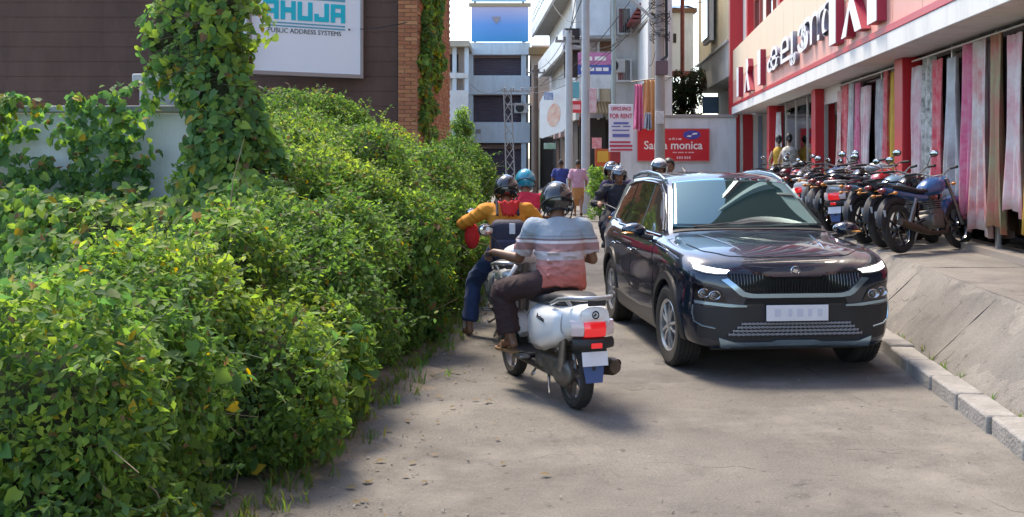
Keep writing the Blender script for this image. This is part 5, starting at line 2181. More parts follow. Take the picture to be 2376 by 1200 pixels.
# oncoming motorcycle with two riders
S4 = (Vector((1.66, 17.0, 0)), R(-92))
mot = make_motorcycle('dark blue motorcycle coming down the street toward the viewer', *S4, None)
J = ride_pose(.98, lean=.0, seat_x=-.2, seat_z=.79, grip=(.28, .34, 1.03), feet=((.02, .17, .30), (.02, -.17, .30)), knees=((.22, .22, .66), (.22, -.22, .66)))
make_person('person in a dark jacket and grey helmet riding the oncoming motorcycle', J, *S4, voxel=.012, shirt=mat('black_jacket', (.02, .02, .028), .75, bump=(11, .9)), sleeve=1.7, trousers=MATS['dark_trousers'], footwear=(MATS['black_shoe'], True), helmet=m_helm_grey, hand_spec=grips(J))
J = ride_pose(1.02, lean=-.02, seat_x=-.52, seat_z=.83, grip=(-.22, .16, .98), feet=((-.35, .2, .34), (-.35, -.2, .34)), knees=((-.14, .25, .72), (-.14, -.25, .72)), elbow_out=.30)
J = {k: (V3(v) + V3((0, -.10 if k in ('head', 'neck', 'chest') else 0, 0))) for k, v in J.items()}
make_person('person in dark clothes and black helmet sitting behind the oncoming rider', J, *S4, voxel=.016, shirt=mat('purple_cloth', (.05, .03, .09), .85), sleeve=.7, trousers=MATS['dark_trousers'], footwear=(MATS['black_shoe'], True), helmet=m_helm_black)

# two riders whose heads show over the car roof
S5 = (Vector((2.13, 15.9, 0)), R(-95))
q = copy_tree(mot, S5[0], S5[1], 'black motorcycle hidden behind the car, carrying two riders', None, swap={'fuel_tank': m_gloss, 'tail_panel': m_gloss, 'front_mudguard': m_gloss, 'headlight': m_gloss})
J = ride_pose(1.16, lean=0, seat_x=-.2, seat_z=.80, grip=(.28, .34, 1.03), feet=((.02, .17, .30), (.02, -.17, .30)), knees=((.22, .22, .66), (.22, -.22, .66)))
make_person('person in a white helmet showing above the roof of the car', J, *S5, voxel=.014, skin=m_skin2, shirt=mat('grey_cloth', (.22, .22, .23), .85), sleeve=.7, trousers=MATS['dark_trousers'], footwear=(MATS['black_shoe'], True), helmet=m_helm_white, hand_spec=grips(J))
J = ride_pose(1.14, lean=0, seat_x=-.54, seat_z=.84, grip=(-.22, .16, .98), feet=((-.35, .2, .34), (-.35, -.2, .34)), knees=((-.14, .25, .72), (-.14, -.25, .72)), elbow_out=.30)
J = {k: (V3(v) + V3((0, .16 if k in ('head', 'neck') else (.09 if k == 'chest' else 0), 0))) for k, v in J.items()}
make_person('bareheaded person beside the white helmet above the car roof', J, *S5, voxel=.016, skin=m_skin2, shirt=mat('brown_cloth', (.16, .08, .05), .85), sleeve=.7, trousers=MATS['dark_trousers'], footwear=(MATS['black_shoe'], True))


# walking people
def walk_pose(stride=.22, h=1., arm=.14):
    J = dict(pelvis=(0, 0, .90 * h), chest=(.02, 0, 1.22 * h), neck=(.03, 0, 1.40 * h), head=(.05, 0, 1.53 * h))
    for S, y in (('L', 1), ('R', -1)):
        J['sh' + S] = (.02, y * .185, 1.34 * h)
        J['el' + S] = (.02 - y * arm * .5, y * .25, 1.07 * h)
        J['wr' + S] = (.09 - y * arm, y * .25, .84 * h)
        J['hip' + S] = (0, y * .09, .87 * h)
        J['kn' + S] = (y * stride * .5 + .05, y * .09, .47 * h)
        J['an' + S] = (y * stride - (.05 if y < 0 else 0), y * .085, .10 + (.05 if y < 0 else 0))
        J['toe' + S] = (y * stride + .16 - (.05 if y < 0 else 0), y * .10, .055 + (.0 if y < 0 else 0))
    return J


pp = at(1341, 495, 32.5)
make_person('person in a pink shirt and ochre lungi walking away up the street', walk_pose(.2), (pp.x, pp.y, 0), R(88), 'people walking in the street', voxel=.016, skin=m_skin, shirt=mat('pink_cloth', (.52, .30, .40), .85, bump=(11, .9)), sleeve=.9, skirt=(mat('ochre_cloth', (.42, .20, .07), .85, bump=(20, .4)), True), footwear=(MATS['brown_sandal'], False))
pp = at(1301, 500, 34)
make_person('person in a dark blue shirt walking left of the pink shirt', walk_pose(.15), (pp.x, pp.y, 0), R(80), 'people walking in the street', voxel=.016, skin=m_skin2, shirt=mat('deep_blue_cloth', (.03, .045, .20), .85, bump=(11, .9)), sleeve=.8, trousers=MATS['dark_trousers'], footwear=(MATS['black_shoe'], True))
# ------------------------------------------------------------------ the clothes shop on the right
m_cream = mat('fascia_cream', (.74, .60, .42), .45, var=(.5, .5, (.72, .50, .38)), bump=(8, .05))
m_shopred = mat('shop_red', (.50, .018, .028), .35, var=(2, .35, (.40, .012, .02)))
m_shopwhite = mat('shop_white', (.72, .71, .69), .6, var=(1.5, .4, (.60, .58, .56)), streak=(.32, (.26, .255, .24)))
m_purple = mat('letter_return', (.34, .02, .05), .5)
m_reflred = mat('fascia_reflected_red', (.68, .32, .26), .45, var=(.6, .6, (.70, .44, .35)), bump=(8, .05))  # red reflected on the cream fascia's lower part, put into the panel colour
m_lettw = mat('letter_white', (.82, .83, .86), .35)
m_inter = mat('shop_interior', (.46, .36, .30), .8, var=(1.2, .8, (.24, .15, .12)))
m_floor = mat('shop_floor', (.32, .28, .25), .3)
m_pane = glass_mat('shop_glass', (.97, .98, .98), .97, .97)
shop = thing('clothes_shop', 'clothes shop with cream fascia, red columns and glazed front on the raised forecourt', 'shop', (4.363, 6, 0), R(84.02))
SH = Matrix.Translation(shop.location) @ Matrix.Rotation(R(84.02), 4, 'Z')
uo = lambda d: (d - 6) / .9946
UF = uo(38.8)
OUT = frame_M((0, 0, 0), (-1, 0, 0))       # text on the street face: reads from the street


def on_face(u, z, y=0.):
    return frame_M((u, y, z), (-1, 0, 0))


k = 0
u = -6.
while u < UF - .01:
    w_ = min(1.55, UF - u)
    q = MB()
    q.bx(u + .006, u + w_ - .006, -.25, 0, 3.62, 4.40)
    q.build('fascia_panel', m_reflred, shop, bevel=.006)
    q = MB()
    q.bx(u + .006, u + w_ - .006, -.25, 0, 4.412, 5.5)
    q.build('fascia_panel', m_cream, shop, bevel=.006)
    u += w_
q = MB()
q.bx(-6, UF, -.24, .05, 3.52, 3.62)
q.build('fascia_trim', m_shopred, shop, bevel=.006)
q = MB()
q.bx(-6, UF, -.6, .04, 3.26, 3.518)
q.build('canopy_lip', m_shopwhite, shop, bevel=.008)
q = MB()
q.bx(-6, UF + .0, -5.5, -.602, 3.30, 3.5)
q.bx(-6, UF, -5.5, -.26, 5.5, 5.6)
q.build('ceiling', m_shopwhite, shop)
q = MB()
q.bx(-6, UF, -5.6, -5.5, .6, 5.5)
q.bx(-6.1, -6, -5.5, -.26, .6, 5.5)
q.build('back_wall', m_inter, shop)
q = MB()
q.bx(-6, UF, -5.5, -.45, .6, .68)
q.build('shop_floor', m_floor, shop)
# upper storey with windows in red brown frames
q = MB()
q.bx(-6, UF, -5.5, -.35, 5.6, 7.8)
upper = q.build('upper_wall', mat('upper_white', (.78, .74, .66), .7, var=(.6, .4)), shop)
q = MB()
q.bx(-6, UF, -5.5, -.352, 7.8, 17)
q.build('brown_cladding', mat('cladding_brown', (.05, .03, .027), .95, spec=.05, var=(1.5, .6, (.085, .045, .04))), upper)
for d0 in (26.6, 22.6, 18.6, 14.6, 10.6, 6.6, 3):
    q = MB()
    q.bx(uo(d0) - .15, uo(d0) + .15, -.351, -.14, 7.8, 16.9)
    q.build('white_fin', m_shopwhite, upper, bevel=.01)
for d0 in (35.5, 28, 24, 20, 16, 12, 8, 4, 1.5):
    q = MB()
    q.bx(uo(d0) - .22, uo(d0) + .22, -.349, -.12, 5.62, 16.9)
    q.build('red_fin', m_shopred, upper, bevel=.01)
m_redbrown = mat('frame_redbrown', (.30, .06, .05), .5)
for d0, zb_ in [(d0_, z0_) for d0_ in (33.2, 30.2, 26, 22, 18, 14, 10, 6) for z0_ in (-.55,)]:
    q = MB()
    a = uo(d0)
    q.bx(a - .06, a + 1.5, -.35, -.28, 5.75 + zb_, 5.9 + zb_)
    q.bx(a - .06, a + .06, -.35, -.26, 5.9 + zb_, 8.3 + zb_)
    q.bx(a + 1.38, a + 1.5, -.35, -.26, 5.9 + zb_, 8.3 + zb_)
    q.bx(a + .06, a + 1.38, -.35, -.28, 7.2 + zb_, 7.28 + zb_)
    f_ = q.build('window_frame', m_redbrown, upper, bevel=.008)
    q = MB()
    q.bx(a + .06, a + 1.38, -.348, -.335, 5.9 + zb_, 8.3 + zb_)
    q.build('window_pane', mat('dark_pane', (.05, .055, .06), .06, coat=1), upper)
q = MB()
q.bx(UF + .002, UF + .55, -.5, .10, 2.95, 12)
pil = q.build('red_pilaster', m_shopred, shop, bevel=.01)
# far return wall with red strips
for a, b, m_ in ((-.0, -.22, m_shopred), (-.24, -.33, m_shopwhite), (-.35, -.68, m_shopred), (-.70, -1.3, m_shopwhite), (-1.32, -5.5, m_inter)):
    q = MB()
    q.bx(UF - .08 - .01 * abs(a), UF + .1, b, a, .6, 3.258)
    q.build('end_panel', m_, shop)
q = MB()
q.bx(UF - .13, UF - .1, -1.0, -.86, .7, 3.2)
q.build('glazing_strip', mat('blue_strip', (.25, .32, .45), .2, coat=.5), shop)
for d0 in (32.5, 24.6, 16.9, 9.2):
    q = MB()
    q.bx(uo(d0) - .25, uo(d0) + .25, -.85, -.42, .6, 3.258)
    q.build('column', m_shopred, shop, bevel=.012)
    q = MB()
    q.bx(uo(d0) - .30, uo(d0) + .30, -.90, -.38, .6, .78)
    q.build('column_base', mat('base_dark', (.06, .05, .05), .4), shop, bevel=.01)
m_alu = mat('aluminium', (.5, .5, .5), .35, .7)
for d0, d1 in ((24.9, 32.2), (17.2, 22.3), (9.5, 16.6)):
    n = max(2, int((d1 - d0) / 1.6))
    for i in range(n):
        a, b = uo(d0 + (d1 - d0) * i / n), uo(d0 + (d1 - d0) * (i + 1) / n)
        q = MB()
        q.bx(a + .03, b - .03, -.652, -.644, .72, 3.22)
        q.build('glass_pane', m_pane, shop)
        q = MB()
        q.bx(a - .03, a + .03, -.68, -.62, .68, 3.258)
        q.build('mullion', m_alu, shop)
# door leaf and dark doorway
q = MB()
q.bx(uo(22.4), uo(22.48), -.68, -.6, .68, 2.9)
q.bx(uo(24.2), uo(24.28), -.68, -.6, .68, 2.9)
q.bx(uo(22.4), uo(24.28), -.68, -.6, 2.9, 3.258)
q.build('door_frame', m_alu, shop)
# lettering on the fascia: white faces, purple returns
def letter(body, u, z, size, sx, bold=.012, nm='letter'):
    o = text(body, size, .045, m_lettw, nm, shop, on_face(u, z, .05), sx, bold=bold)
    me = o.data
    me.materials.append(m_purple)
    for p_ in me.polygons:
        if abs(p_.normal.y) < .7:
            p_.material_index = 1
    return o
m_letgrey = mat('letter_grey_return', (.24, .24, .30), .5)
for ch, d0, z0, s_, sx in (('ക', 27.3, 4.24, 1.0, 2.6), ('ല', 25.1, 4.26, 1.0, 2.6), ('യ', 24.2, 3.92, .42, 2.0), ('ാ', 22.9, 4.26, 1.0, 2.5), ('ൺ', 21.3, 4.30, 1.04, 2.3)):
    letter(ch, uo(d0), z0, s_, sx, .009).data.materials[1] = m_letgrey
for d0 in (35.7, 29.9, 19.2, 16.1):
    q = MB()
    q.bx(uo(d0) - .30, uo(d0) + .30, .0, .14, 3.72, 4.66, 1)
    q.bx(uo(d0) - .30, uo(d0) + .30, .1405, .152, 3.72, 4.66, 0)
    q.build('emblem_bar', [m_lettw, m_purple], shop)
for d0 in (32.9, 17.6):
    q = MB()
    q.M = on_face(uo(d0), 4.2, .0)
    pl = [(-.75, -.48), (-.35, -.48), (-.08, -.06), (.35, -.48), (.8, -.48), (.22, .06), (.45, .25), (.30, .48), (-.05, .5), (-.22, .28), (-.05, .1)]
    q.prism(pl, .01, .15, mi=1)
    q.prism(pl, .1505, .16, mi=0)
    q.build('emblem', [m_lettw, m_purple], shop, ang=20)
# flat printed sarees on the glass
m_floral = mat('floral_cloth', (.66, .63, .58), .8, var=(9, 1., (.12, .12, .10)))
m_yellow = mat('yellow_cloth', (.58, .36, .05), .8, var=(5, .5))
m_pinkred = mat('pinkred_cloth', (.62, .05, .08), .75, var=(6, .9, (.66, .35, .33)))
m_rose = mat('rose_cloth', (.60, .10, .22), .75, var=(6, .7, (.62, .4, .42)))
m_print = mat('saree_print', (.62, .58, .55), .5, var=(2.4, 1., (.50, .06, .05)))
m_print3 = mat('saree_print_rose', (.66, .60, .58), .5, var=(2.9, 1., (.60, .22, .26)))
m_print4 = mat('saree_print_olive', (.30, .30, .16), .5, var=(2.2, 1., (.45, .08, .07)))
m_print2 = mat('saree_print_grey', (.55, .56, .57), .5, var=(1.8, 1., (.22, .17, .17)))
cols_ = {'red': m_pinkred, 'rose': m_rose, 'white and red': m_print, 'pale grey': m_print2, 'white and rose': m_print3, 'olive': m_print4, 'mustard': m_yellow, 'floral': m_floral}
order_ = ['white and red', 'red', 'pale grey', 'rose', 'white and rose', 'olive', 'pale grey', 'red', 'mustard', 'white and rose', 'floral', 'red', 'pale grey', 'rose', 'white and red', 'olive', 'white and rose', 'mustard', 'red', 'olive', 'rose', 'pale grey']
dd_ = [22.0, 21.5, 20.9, 20.3, 19.7, 19.2, 18.6, 18.1, 17.6, 16.2, 15.6, 15.1, 14.5, 13.9, 13.3, 12.7, 12.1, 11.5, 10.9, 10.3, 9.9, 31.2]
SKIP = (5,)
for i, (cn, d0) in enumerate(zip(order_, dd_)):
    if i in SKIP:
        continue
    u0, wd = uo(d0), rng.uniform(.38, .78)
    z1, z0 = 3.12 + rng.uniform(-.12, .05), rng.uniform(.8, 1.15)
    ph = rng.uniform(0, 6)
    q = MB()
    rows = []
    for r_ in range(12):
        f = r_ / 11
        fl = .55 + .45 * f
        rows.append([(u0 + wd * (t_ - .5) * (.8 + .25 * f), -.53 + .045 * fl * math.sin(t_ * 21 + ph + 1.1 * f + .5 * math.sin(5 * f + ph)) + .035 * f * math.sin(3 * f + ph + 4 * t_) + .02 * math.sin(t_ * 9 + ph), z1 + (z0 - z1) * f - .05 * math.sin(t_ * 6 + ph) * f) for t_ in np.linspace(0, 1, 26)])
    q.loft(rows, closed=False)
    o = q.build('hanging_saree', cols_[cn], None, ang=80)
    sm = o.modifiers.new('s', 'SOLIDIFY')
    sm.thickness = .008
    prev = [order_[k_] for k_ in range(i) if k_ not in SKIP][-1] if i else 'doorway'
    tag(o, '%s saree hung ' % cn + ('at the shop front next to the doorway' if i == 0 else 'at the shop front past the mannequins' if i == 21 else 'before the %s one, %s' % (prev, 'past the near red column' if d0 < 16.5 else 'near the shop doorway' if d0 > 19.5 else 'beside the near red column')), 'saree', 'sarees hung at the shop front').matrix_world = SH
q = MB()
q.path([(uo(9.6), -.53, 3.18), (uo(16.5), -.53, 3.18)], .015, 6)
tag(q.build('clothes_rail', m_alu, None), 'long rail at the shop front past the second red column', 'rail').matrix_world = SH
q = MB()
q.path([(uo(17.3), -.53, 3.18), (uo(22.2), -.53, 3.18)], .015, 6)
tag(q.build('clothes_rail', m_alu, None), 'rail at the shop front between the doorway and second red column', 'rail').matrix_world = SH
# mannequins in the window
def mannequin(label, d0, y, m_, m2, z0=.72, h=1.0):
    t = thing('mannequin', label, 'mannequin', SH @ Vector((uo(d0), y, z0)), R(174), 'mannequins on the shop front')
    q = MB()
    q.lathe([(.26 * h, 0), (.30 * h, .05), (.25 * h, .45), (.17 * h, .85), (.125 * h, 1.02), (.15 * h, 1.15), (.165 * h, 1.25), (.12 * h, 1.36), (.05, 1.41)], 24, cap=True)
    for k_ in range(14):
        a = 2 * math.pi * k_ / 14
        q.path([(.29 * math.cos(a), .29 * math.sin(a), .02), (.235 * math.cos(a), .235 * math.sin(a), .5), (.13 * math.cos(a), .13 * math.sin(a), .98)], [.03, .02, .006], 6)
    q.build('dress', m_, t)
    q = MB()
    q.path([(0, 0, 1.38), (0, 0, 1.5)], .045, 10)
    q.ell((0, .01, 1.58), (.075, .09, .11), 16, 12)
    for s_ in (-1, 1):
        q.path([(s_ * .15, 0, 1.28), (s_ * .24, .03, 1.05), (s_ * .22, -.10, .85)], [.045, .038, .025], 8)
    q.build('figure', mat('mannequin_skin', (.36, .23, .16), .4), t)
    q = MB()
    q.ell((0, .02, 1.61), (.088, .10, .115), 16, 12, cut=lambda c_: c_.y < -.03 and c_.z < .04)
    q.ell((0, .10, 1.55), (.05, .05, .07), 12, 8)
    q.build('hair', m_hair, t)
    q = MB()
    q.path([(-.16, -.05, 1.30), (.02, -.17, 1.1), (.18, -.14, .7), (.22, -.22, .2)], [.05, .06, .07, .08], 8)
    q.build('sash', m2, t)
    return t
mannequin('mannequin in a pale floral dress standing outside the shop left of the doorway', 27.3, -.28, m_floral, m_floral, .62, 1.22)
mannequin('mannequin in a mustard yellow dress beside the floral one', 29.3, -.3, m_yellow, m_floral, .62)
# step and a customer on it
q = MB()
q.bx(uo(22.5), uo(24.2), -.45, .15, .6, .74)
tag(q.build('entrance_step', mat('step_stone', (.30, .27, .25), .6, var=(4, .6)), None, bevel=.012), 'low stone step in front of the shop doorway', 'step').matrix_world = SH
cp = SH @ Vector((uo(24.4), -1.25, .685))
make_person('person in a blue shirt standing inside the dark shop doorway', walk_pose(.05, 1., .03), cp, R(200), None, voxel=.016, skin=m_skin2, shirt=mat('steel_blue_cloth', (.07, .13, .24), .85), sleeve=.7, trousers=MATS['dark_trousers'], footwear=(MATS['black_shoe'], True))

# ------------------------------------------------------------------ parked motorcycles along the forecourt
tanks = {'blue': mat('tank_blue', (.03, .09, .24), .2, coat=.8), 'red': mat('tank_red', (.30, .012, .018), .2, coat=.8), 'black': m_gloss, 'grey': mat('tank_grey', (.10, .11, .125), .25, .5, coat=.8), 'pale blue': mat('tank_paleblue', (.18, .30, .42), .25, .2, coat=.8), 'maroon': mat('tank_maroon', (.12, .01, .025), .2, coat=.8), 'silver': m_greyp, 'white': m_white}
row = ['blue', 'black', 'pale blue', 'red', 'silver', 'black', 'maroon', 'grey', 'black', 'blue', 'white', 'black', 'grey', 'red', 'black', 'maroon', 'black']
scooters = (4, 10, 14)
ds = [13.1, 13.9, 14.5, 15.1, 15.8, 16.4, 17.0, 17.6, 18.3, 19.0, 19.8, 20.6, 21.5, 22.4, 23.4, 24.5, 25.7]
for i, d in enumerate(ds):
    a = R(46 + rng.uniform(-13, 12))
    c_ = Vector((facade_x(d) - .50, d, .605)) + Vector((math.cos(a), math.sin(a), 0)) * .62
    c_.x += rng.uniform(-.10, .08)
    kind = 'scooter' if i in scooters else 'motorcycle'
    lb = 'parked %s %s ' % (row[i], kind) + ('nearest to the viewer in the row before the shop' if i == 0 else 'farthest along the row before the shop' if i == len(ds) - 1 else 'between a nearer %s one and a farther %s one' % (row[i - 1], row[i + 1]))
    src = far_scooter if i in scooters else mot
    keys = ('body_shell', 'side_panel', 'tail_cover', 'leg_shield', 'front_mudguard', 'handlebar_cowl') if i in scooters else ('fuel_tank', 'tail_panel', 'front_mudguard', 'headlight')
    o = copy_tree(src, c_, a, lb, 'motorcycles parked before the shop', swap={k_: tanks[row[i]] for k_ in keys})
    o.rotation_euler = (R(-7 + rng.uniform(-3, 3)), 0, a)
    o.scale = [rng.uniform(.94, 1.05)] * 3
    if i % 3 != 1:          # some have lost or folded their mirrors
        gone = [g_ for c2 in o.children if c2.name.startswith('handlebar') for g_ in c2.children if g_.name.startswith('mirror')]
        for g_ in (gone if i % 3 == 0 else gone[:1]):
            for g2 in list(g_.children):
                bpy.data.objects.remove(g2)
            bpy.data.objects.remove(g_)

# ------------------------------------------------------------------ oriented boxes for the buildings further on
def obox(q, p0, p1, z0, z1, back, front=0., mi=0):
    """box along p0 -> p1 in plan; front/back measured to the right hand side of that direction"""
    a, b = Vector((p0[0], p0[1], 0)), Vector((p1[0], p1[1], 0))
    x = (b - a).normalized()
    m0 = q.M
    q.M = m0 @ Matrix.Translation(a) @ Matrix(((x.x, -x.y, 0), (x.y, x.x, 0), (0, 0, 1))).to_4x4()
    q.bx(0, (b - a).length, min(-front, -back), max(-front, -back), z0, z1, mi)
    q.M = m0
    return q


m_pale = mat('pale_render', (.66, .66, .64), .75, var=(.8, .6, (.50, .50, .48)), streak=(.32, (.26, .255, .24)))
m_white2 = mat('aged_white', (.72, .72, .70), .75, var=(.9, .6, (.55, .55, .52)), streak=(.32, (.26, .255, .24)))
m_creamw = mat('cream_render', (.68, .60, .42), .75, var=(.7, .5, (.56, .49, .36)), streak=(.32, (.26, .255, .24)))
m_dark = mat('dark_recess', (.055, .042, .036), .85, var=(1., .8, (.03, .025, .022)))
m_rust = mat('rust_pipe', (.26, .07, .05), .7, var=(5, .6))
m_greyc = mat('grey_concrete', (.33, .32, .31), .85, var=(1.2, .7, (.22, .21, .20)), streak=(.32, (.26, .255, .24)))

# boundary wall with the red advertising board
w = thing('boundary_wall', 'pale blue white boundary wall behind the car, with a grey coping', 'wall', (0, 0, 0))
q = MB()
q.bx(3.75, 7.75, 38, 38.2, 0, 3.12)
q.build('wall_body', mat('pale_blue_wall', (.66, .71, .74), .75, var=(.9, .6, (.55, .60, .62)), streak=(.32, (.26, .255, .24))), w)
q = MB()
q.bx(4.9, 7.8, 37.93, 38.27, 3.12, 3.22)
q.build('coping', m_greyc, w, bevel=.015)
s = thing('red_advertising_board', 'wide red advertising board with white lettering on the pale boundary wall', 'sign', (0, 0, 0))
p0, p1 = at(1480, 373, 37.9), at(1645, 300, 37.9)
q = MB()
q.bx(p0.x, p1.x, 37.9, 37.96, p0.z, p1.z)
q.build('panel', mat('board_red', (.60, .012, .025), .4, var=(1.5, .3, (.50, .01, .02))), s)
q = MB()
for x in (p0.x - .03, p1.x + .003):
    q.bx(x, x + .027, 37.885, 37.965, p0.z - .03, p1.z + .03)
q.bx(p0.x, p1.x, 37.885, 37.965, p0.z - .03, p0.z - .002)
q.bx(p0.x, p1.x, 37.885, 37.965, p1.z + .002, p1.z + .03)
q.build('frame', mat('board_edge', (.55, .25, .25), .6), s)
m_print_w = mat('print_white', (.85, .80, .78), .5)
c = at(1562, 338, 37.89)
text('Santa monica', .40, .004, m_print_w, 'lettering', s, FACE_CAM(c), .95, bold=.006)
c = at(1590, 355, 37.89)
text('HOTEL & RESORT', .10, .004, m_print_w, 'small_lettering', s, FACE_CAM(c), 1.3) if False else None
q = MB()
q.M = FACE_CAM(at(1585, 354, 37.89))
for a, b in ((-.36, -.22), (-.18, .02), (.06, .14), (.18, .38)):
    q.bx(a, b, -.02, .02, 0, .006)
q.M = FACE_CAM(at(1585, 366, 37.89))
for a in (-.22, -.14, -.06, .04, .12, .2):
    q.bx(a, a + .055, -.045, .045, 0, .006)
q.M = FACE_CAM(at(1568, 323, 37.89))
for a, b, h_ in ((-.24, -.16, .03), (-.12, -.04, .05), (0, .05, .03), (.09, .2, .03)):
    q.bx(a, b, -.03, h_, 0, .006)
q.build('small_print', mat('print_pink', (.80, .45, .45), .5), s)
q = MB()
q.M = FACE_CAM(at(1605, 313, 37.89)) @ Matrix.Diagonal((1, .52, 1, 1))
q.lathe([(.001, .008), (.30, .008), (.30, 0)], 28)
q.build('oval_emblem', mat('print_blue', (.06, .06, .35), .4), s)
q = MB()
q.M = FACE_CAM(at(1604, 313, 37.885))
q.prism([(-.16, -.07), (-.02, -.07), (.02, -.02), (-.12, -.02)], 0, .008)
q.prism([(.02, .0), (.2, .02), (.2, .07), (.06, .06)], 0, .008)
q.build('emblem_mark', m_print_w, s)

# cream building with tall window
b = thing('cream_building', 'cream upper storey overhanging the street beyond the clothes shop', 'building', (0, 0, 0))
pn, pf = (7.86, 39.7), (8.62, 50.8)
q = MB()
obox(q, pn, pf, 6.0, 13, 6)
q.build('upper_wall', m_creamw, b)
q = MB()
obox(q, pn, pf, 4.7, 5.92, 6)
q.build('lower_band', m_white2, b)
q = MB()
obox(q, pn, pf, 5.92, 6.0, 6, -.12)
q.build('ledge', m_white2, b)
q = MB()
obox(q, (8.8, 39.7), (9.5, 50.8), 0, 4.7, 5)
q.build('ground_floor', m_pale, b)
q = MB()
obox(q, (7.9, 43.6), (8.05, 46.0), 6.4, 11.5, .1, -.06)
wf = q.build('window_frame', m_white2, b)
q = MB()
obox(q, (7.88, 43.8), (8.0, 45.8), 6.55, 11.4, .1, -.10)
q.build('window_pane', mat('grey_pane', (.14, .14, .16), .12, coat=.8), b)
wf2 = at(1628, 225, 46)
q = MB()
q.bx(7.95, 8.62, 45.8, 45.9, wf2.z - .70, wf2.z)
q.build('blue_shutter', mat('shutter_blue', (.10, .17, .25), .5, var=(3, .5)), b)
q = MB()
q.tube((7.97, 51.4, 0), (7.97, 51.4, 13), .1, n=10)
o = q.build('drain_pipe', m_rust, None)
tag(o, 'rust red drain pipe between the cream building and the white panel', 'pipe')

# white panelled upper room with blue tarp
b = thing('panelled_room', 'white panelled upper room on a rusty beam under a blue tarp', 'building', (0, 0, 0))
p0, p1 = at(1549, 165, 54), at(1609, 30, 54)
q = MB()
q.bx(p0.x, p1.x, 54, 58, p0.z, p1.z)
q.build('wall', m_white2, b)
q = MB()
q.bx(p0.x - .1, p1.x + .1, 53.9, 54.1, p0.z - .28, p0.z - .01)
q.build('beam', m_rust, b)
q = MB()
q.bx(p0.x - .1, p1.x + .15, 53.8, 56, p1.z + .01, p1.z + .22)
q.build('eave', mat('timber_brown', (.20, .11, .06), .8), b)
q = MB()
q.loft([[(p0.x + .3 + (p1.x - p0.x) * f, y, p1.z + .25 + .5 * (y - 53.7) * .3 + .06 * math.sin(9 * f + y)) for f in np.linspace(0, .85, 12)] for y in np.linspace(53.7, 57, 8)], closed=False)
q.build('tarp', mat('tarp_blue', (.03, .14, .42), .5), b)
q = MB()
q.tube((p0.x, 54.1, 0), (p0.x, 54.1, p0.z - .28), .12)
q.tube((p1.x, 54.1, 0), (p1.x, 54.1, p0.z - .28), .12)
q.build('support_post', m_greyc, b)
q = MB()
q.cbox((p0.x + .35, 53.97, p1.z - 1.25), (.14, .04, .45))
q.build('vent', m_dark, b)

# tree behind the wall
tr = thing('tree', 'dark leafy tree behind the boundary wall under the panelled room', 'tree', (7.5, 48, 0))
q = MB()
q.path([(0, 0, 0), (.05, .1, 1.6), (-.05, 0, 3.2), (.1, 0, 4.6)], [.16, .13, .10, .05], 10)
for k in range(7):
    a = k * .9
    q.path([(0, 0, 2.4 + k * .3), (.5 * math.cos(a), .5 * math.sin(a), 3.1 + k * .3), (.9 * math.cos(a), .9 * math.sin(a), 3.5 + k * .32)], [.05, .03, .012], 6)
q.build('trunk', mat('bark', (.10, .075, .055), .9), tr)
lp = [(np.array((rng.uniform(-.8, .8), rng.uniform(-.7, .7), rng.uniform(3.0, 5.3))), rng.uniform(.3, .55)) for _ in range(26)]
P, N = lump_samples(lp, 240, .6, 1.15, .6)
nr, tp, S, C = leaf_cloud(P, N, np.array([(.03, .06, .025), (.04, .075, .03), (.05, .05, .03), (.09, .05, .04)]), .07, .16, spread=.9)
link('crown', leaf_mesh('crown', P, nr, tp, S, C, 'small', m_leaf), tr)

# building with the white overhang
b = thing('overhanging_building', 'white boarded upper storey overhanging the street behind the utility pole', 'building', (0, 0, 0))
pn, pf = (5.0, 40.4), (5.52, 57.2)
q = MB()
obox(q, pn, pf, 4.6, 6.75, .78)
q.build('overhang', m_white2, b)
q = MB()
obox(q, (5.03, 40.4), (5.9, 40.5), 3.0, 13, -.0, -.06)
q.bx(5.05, 5.88, 40.42, 57, 6.9, 13)
q.build('end_wall', m_pale, b)
q = MB()
q.bx(5.12, 5.2, 40.30, 40.34, 3.3, 13)
q.bx(5.55, 5.6, 40.30, 40.34, 3.3, 13)
q.build('end_rib', m_creamw, b)
q = MB()
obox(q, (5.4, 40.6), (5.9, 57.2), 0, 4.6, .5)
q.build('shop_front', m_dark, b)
q = MB()
for i in range(5):        # sloping red-brown tiles of the eave
    z = 7.05 + i * .16
    obox(q, (4.6 + i * .1, 43), (5.05 + i * .1, 57.2), z, z + .10, .5)
q.build('eave', mat('eave_redbrown', (.22, .05, .045), .7, var=(3, .5)), b)
q = MB()
obox(q, (5.0, 46), (5.3, 56), 7.95, 10.4, .4)
q.build('upper_wall', m_creamw, b)
q = MB()
obox(q, (4.97, 50), (5.06, 52.4), 8.4, 9.3, .1)
q.build('window', m_dark, b)
q = MB()
obox(q, (4.85, 42), (5.4, 57), 10.4, 10.6, 2)
q.build('roof_slab', m_white2, b)

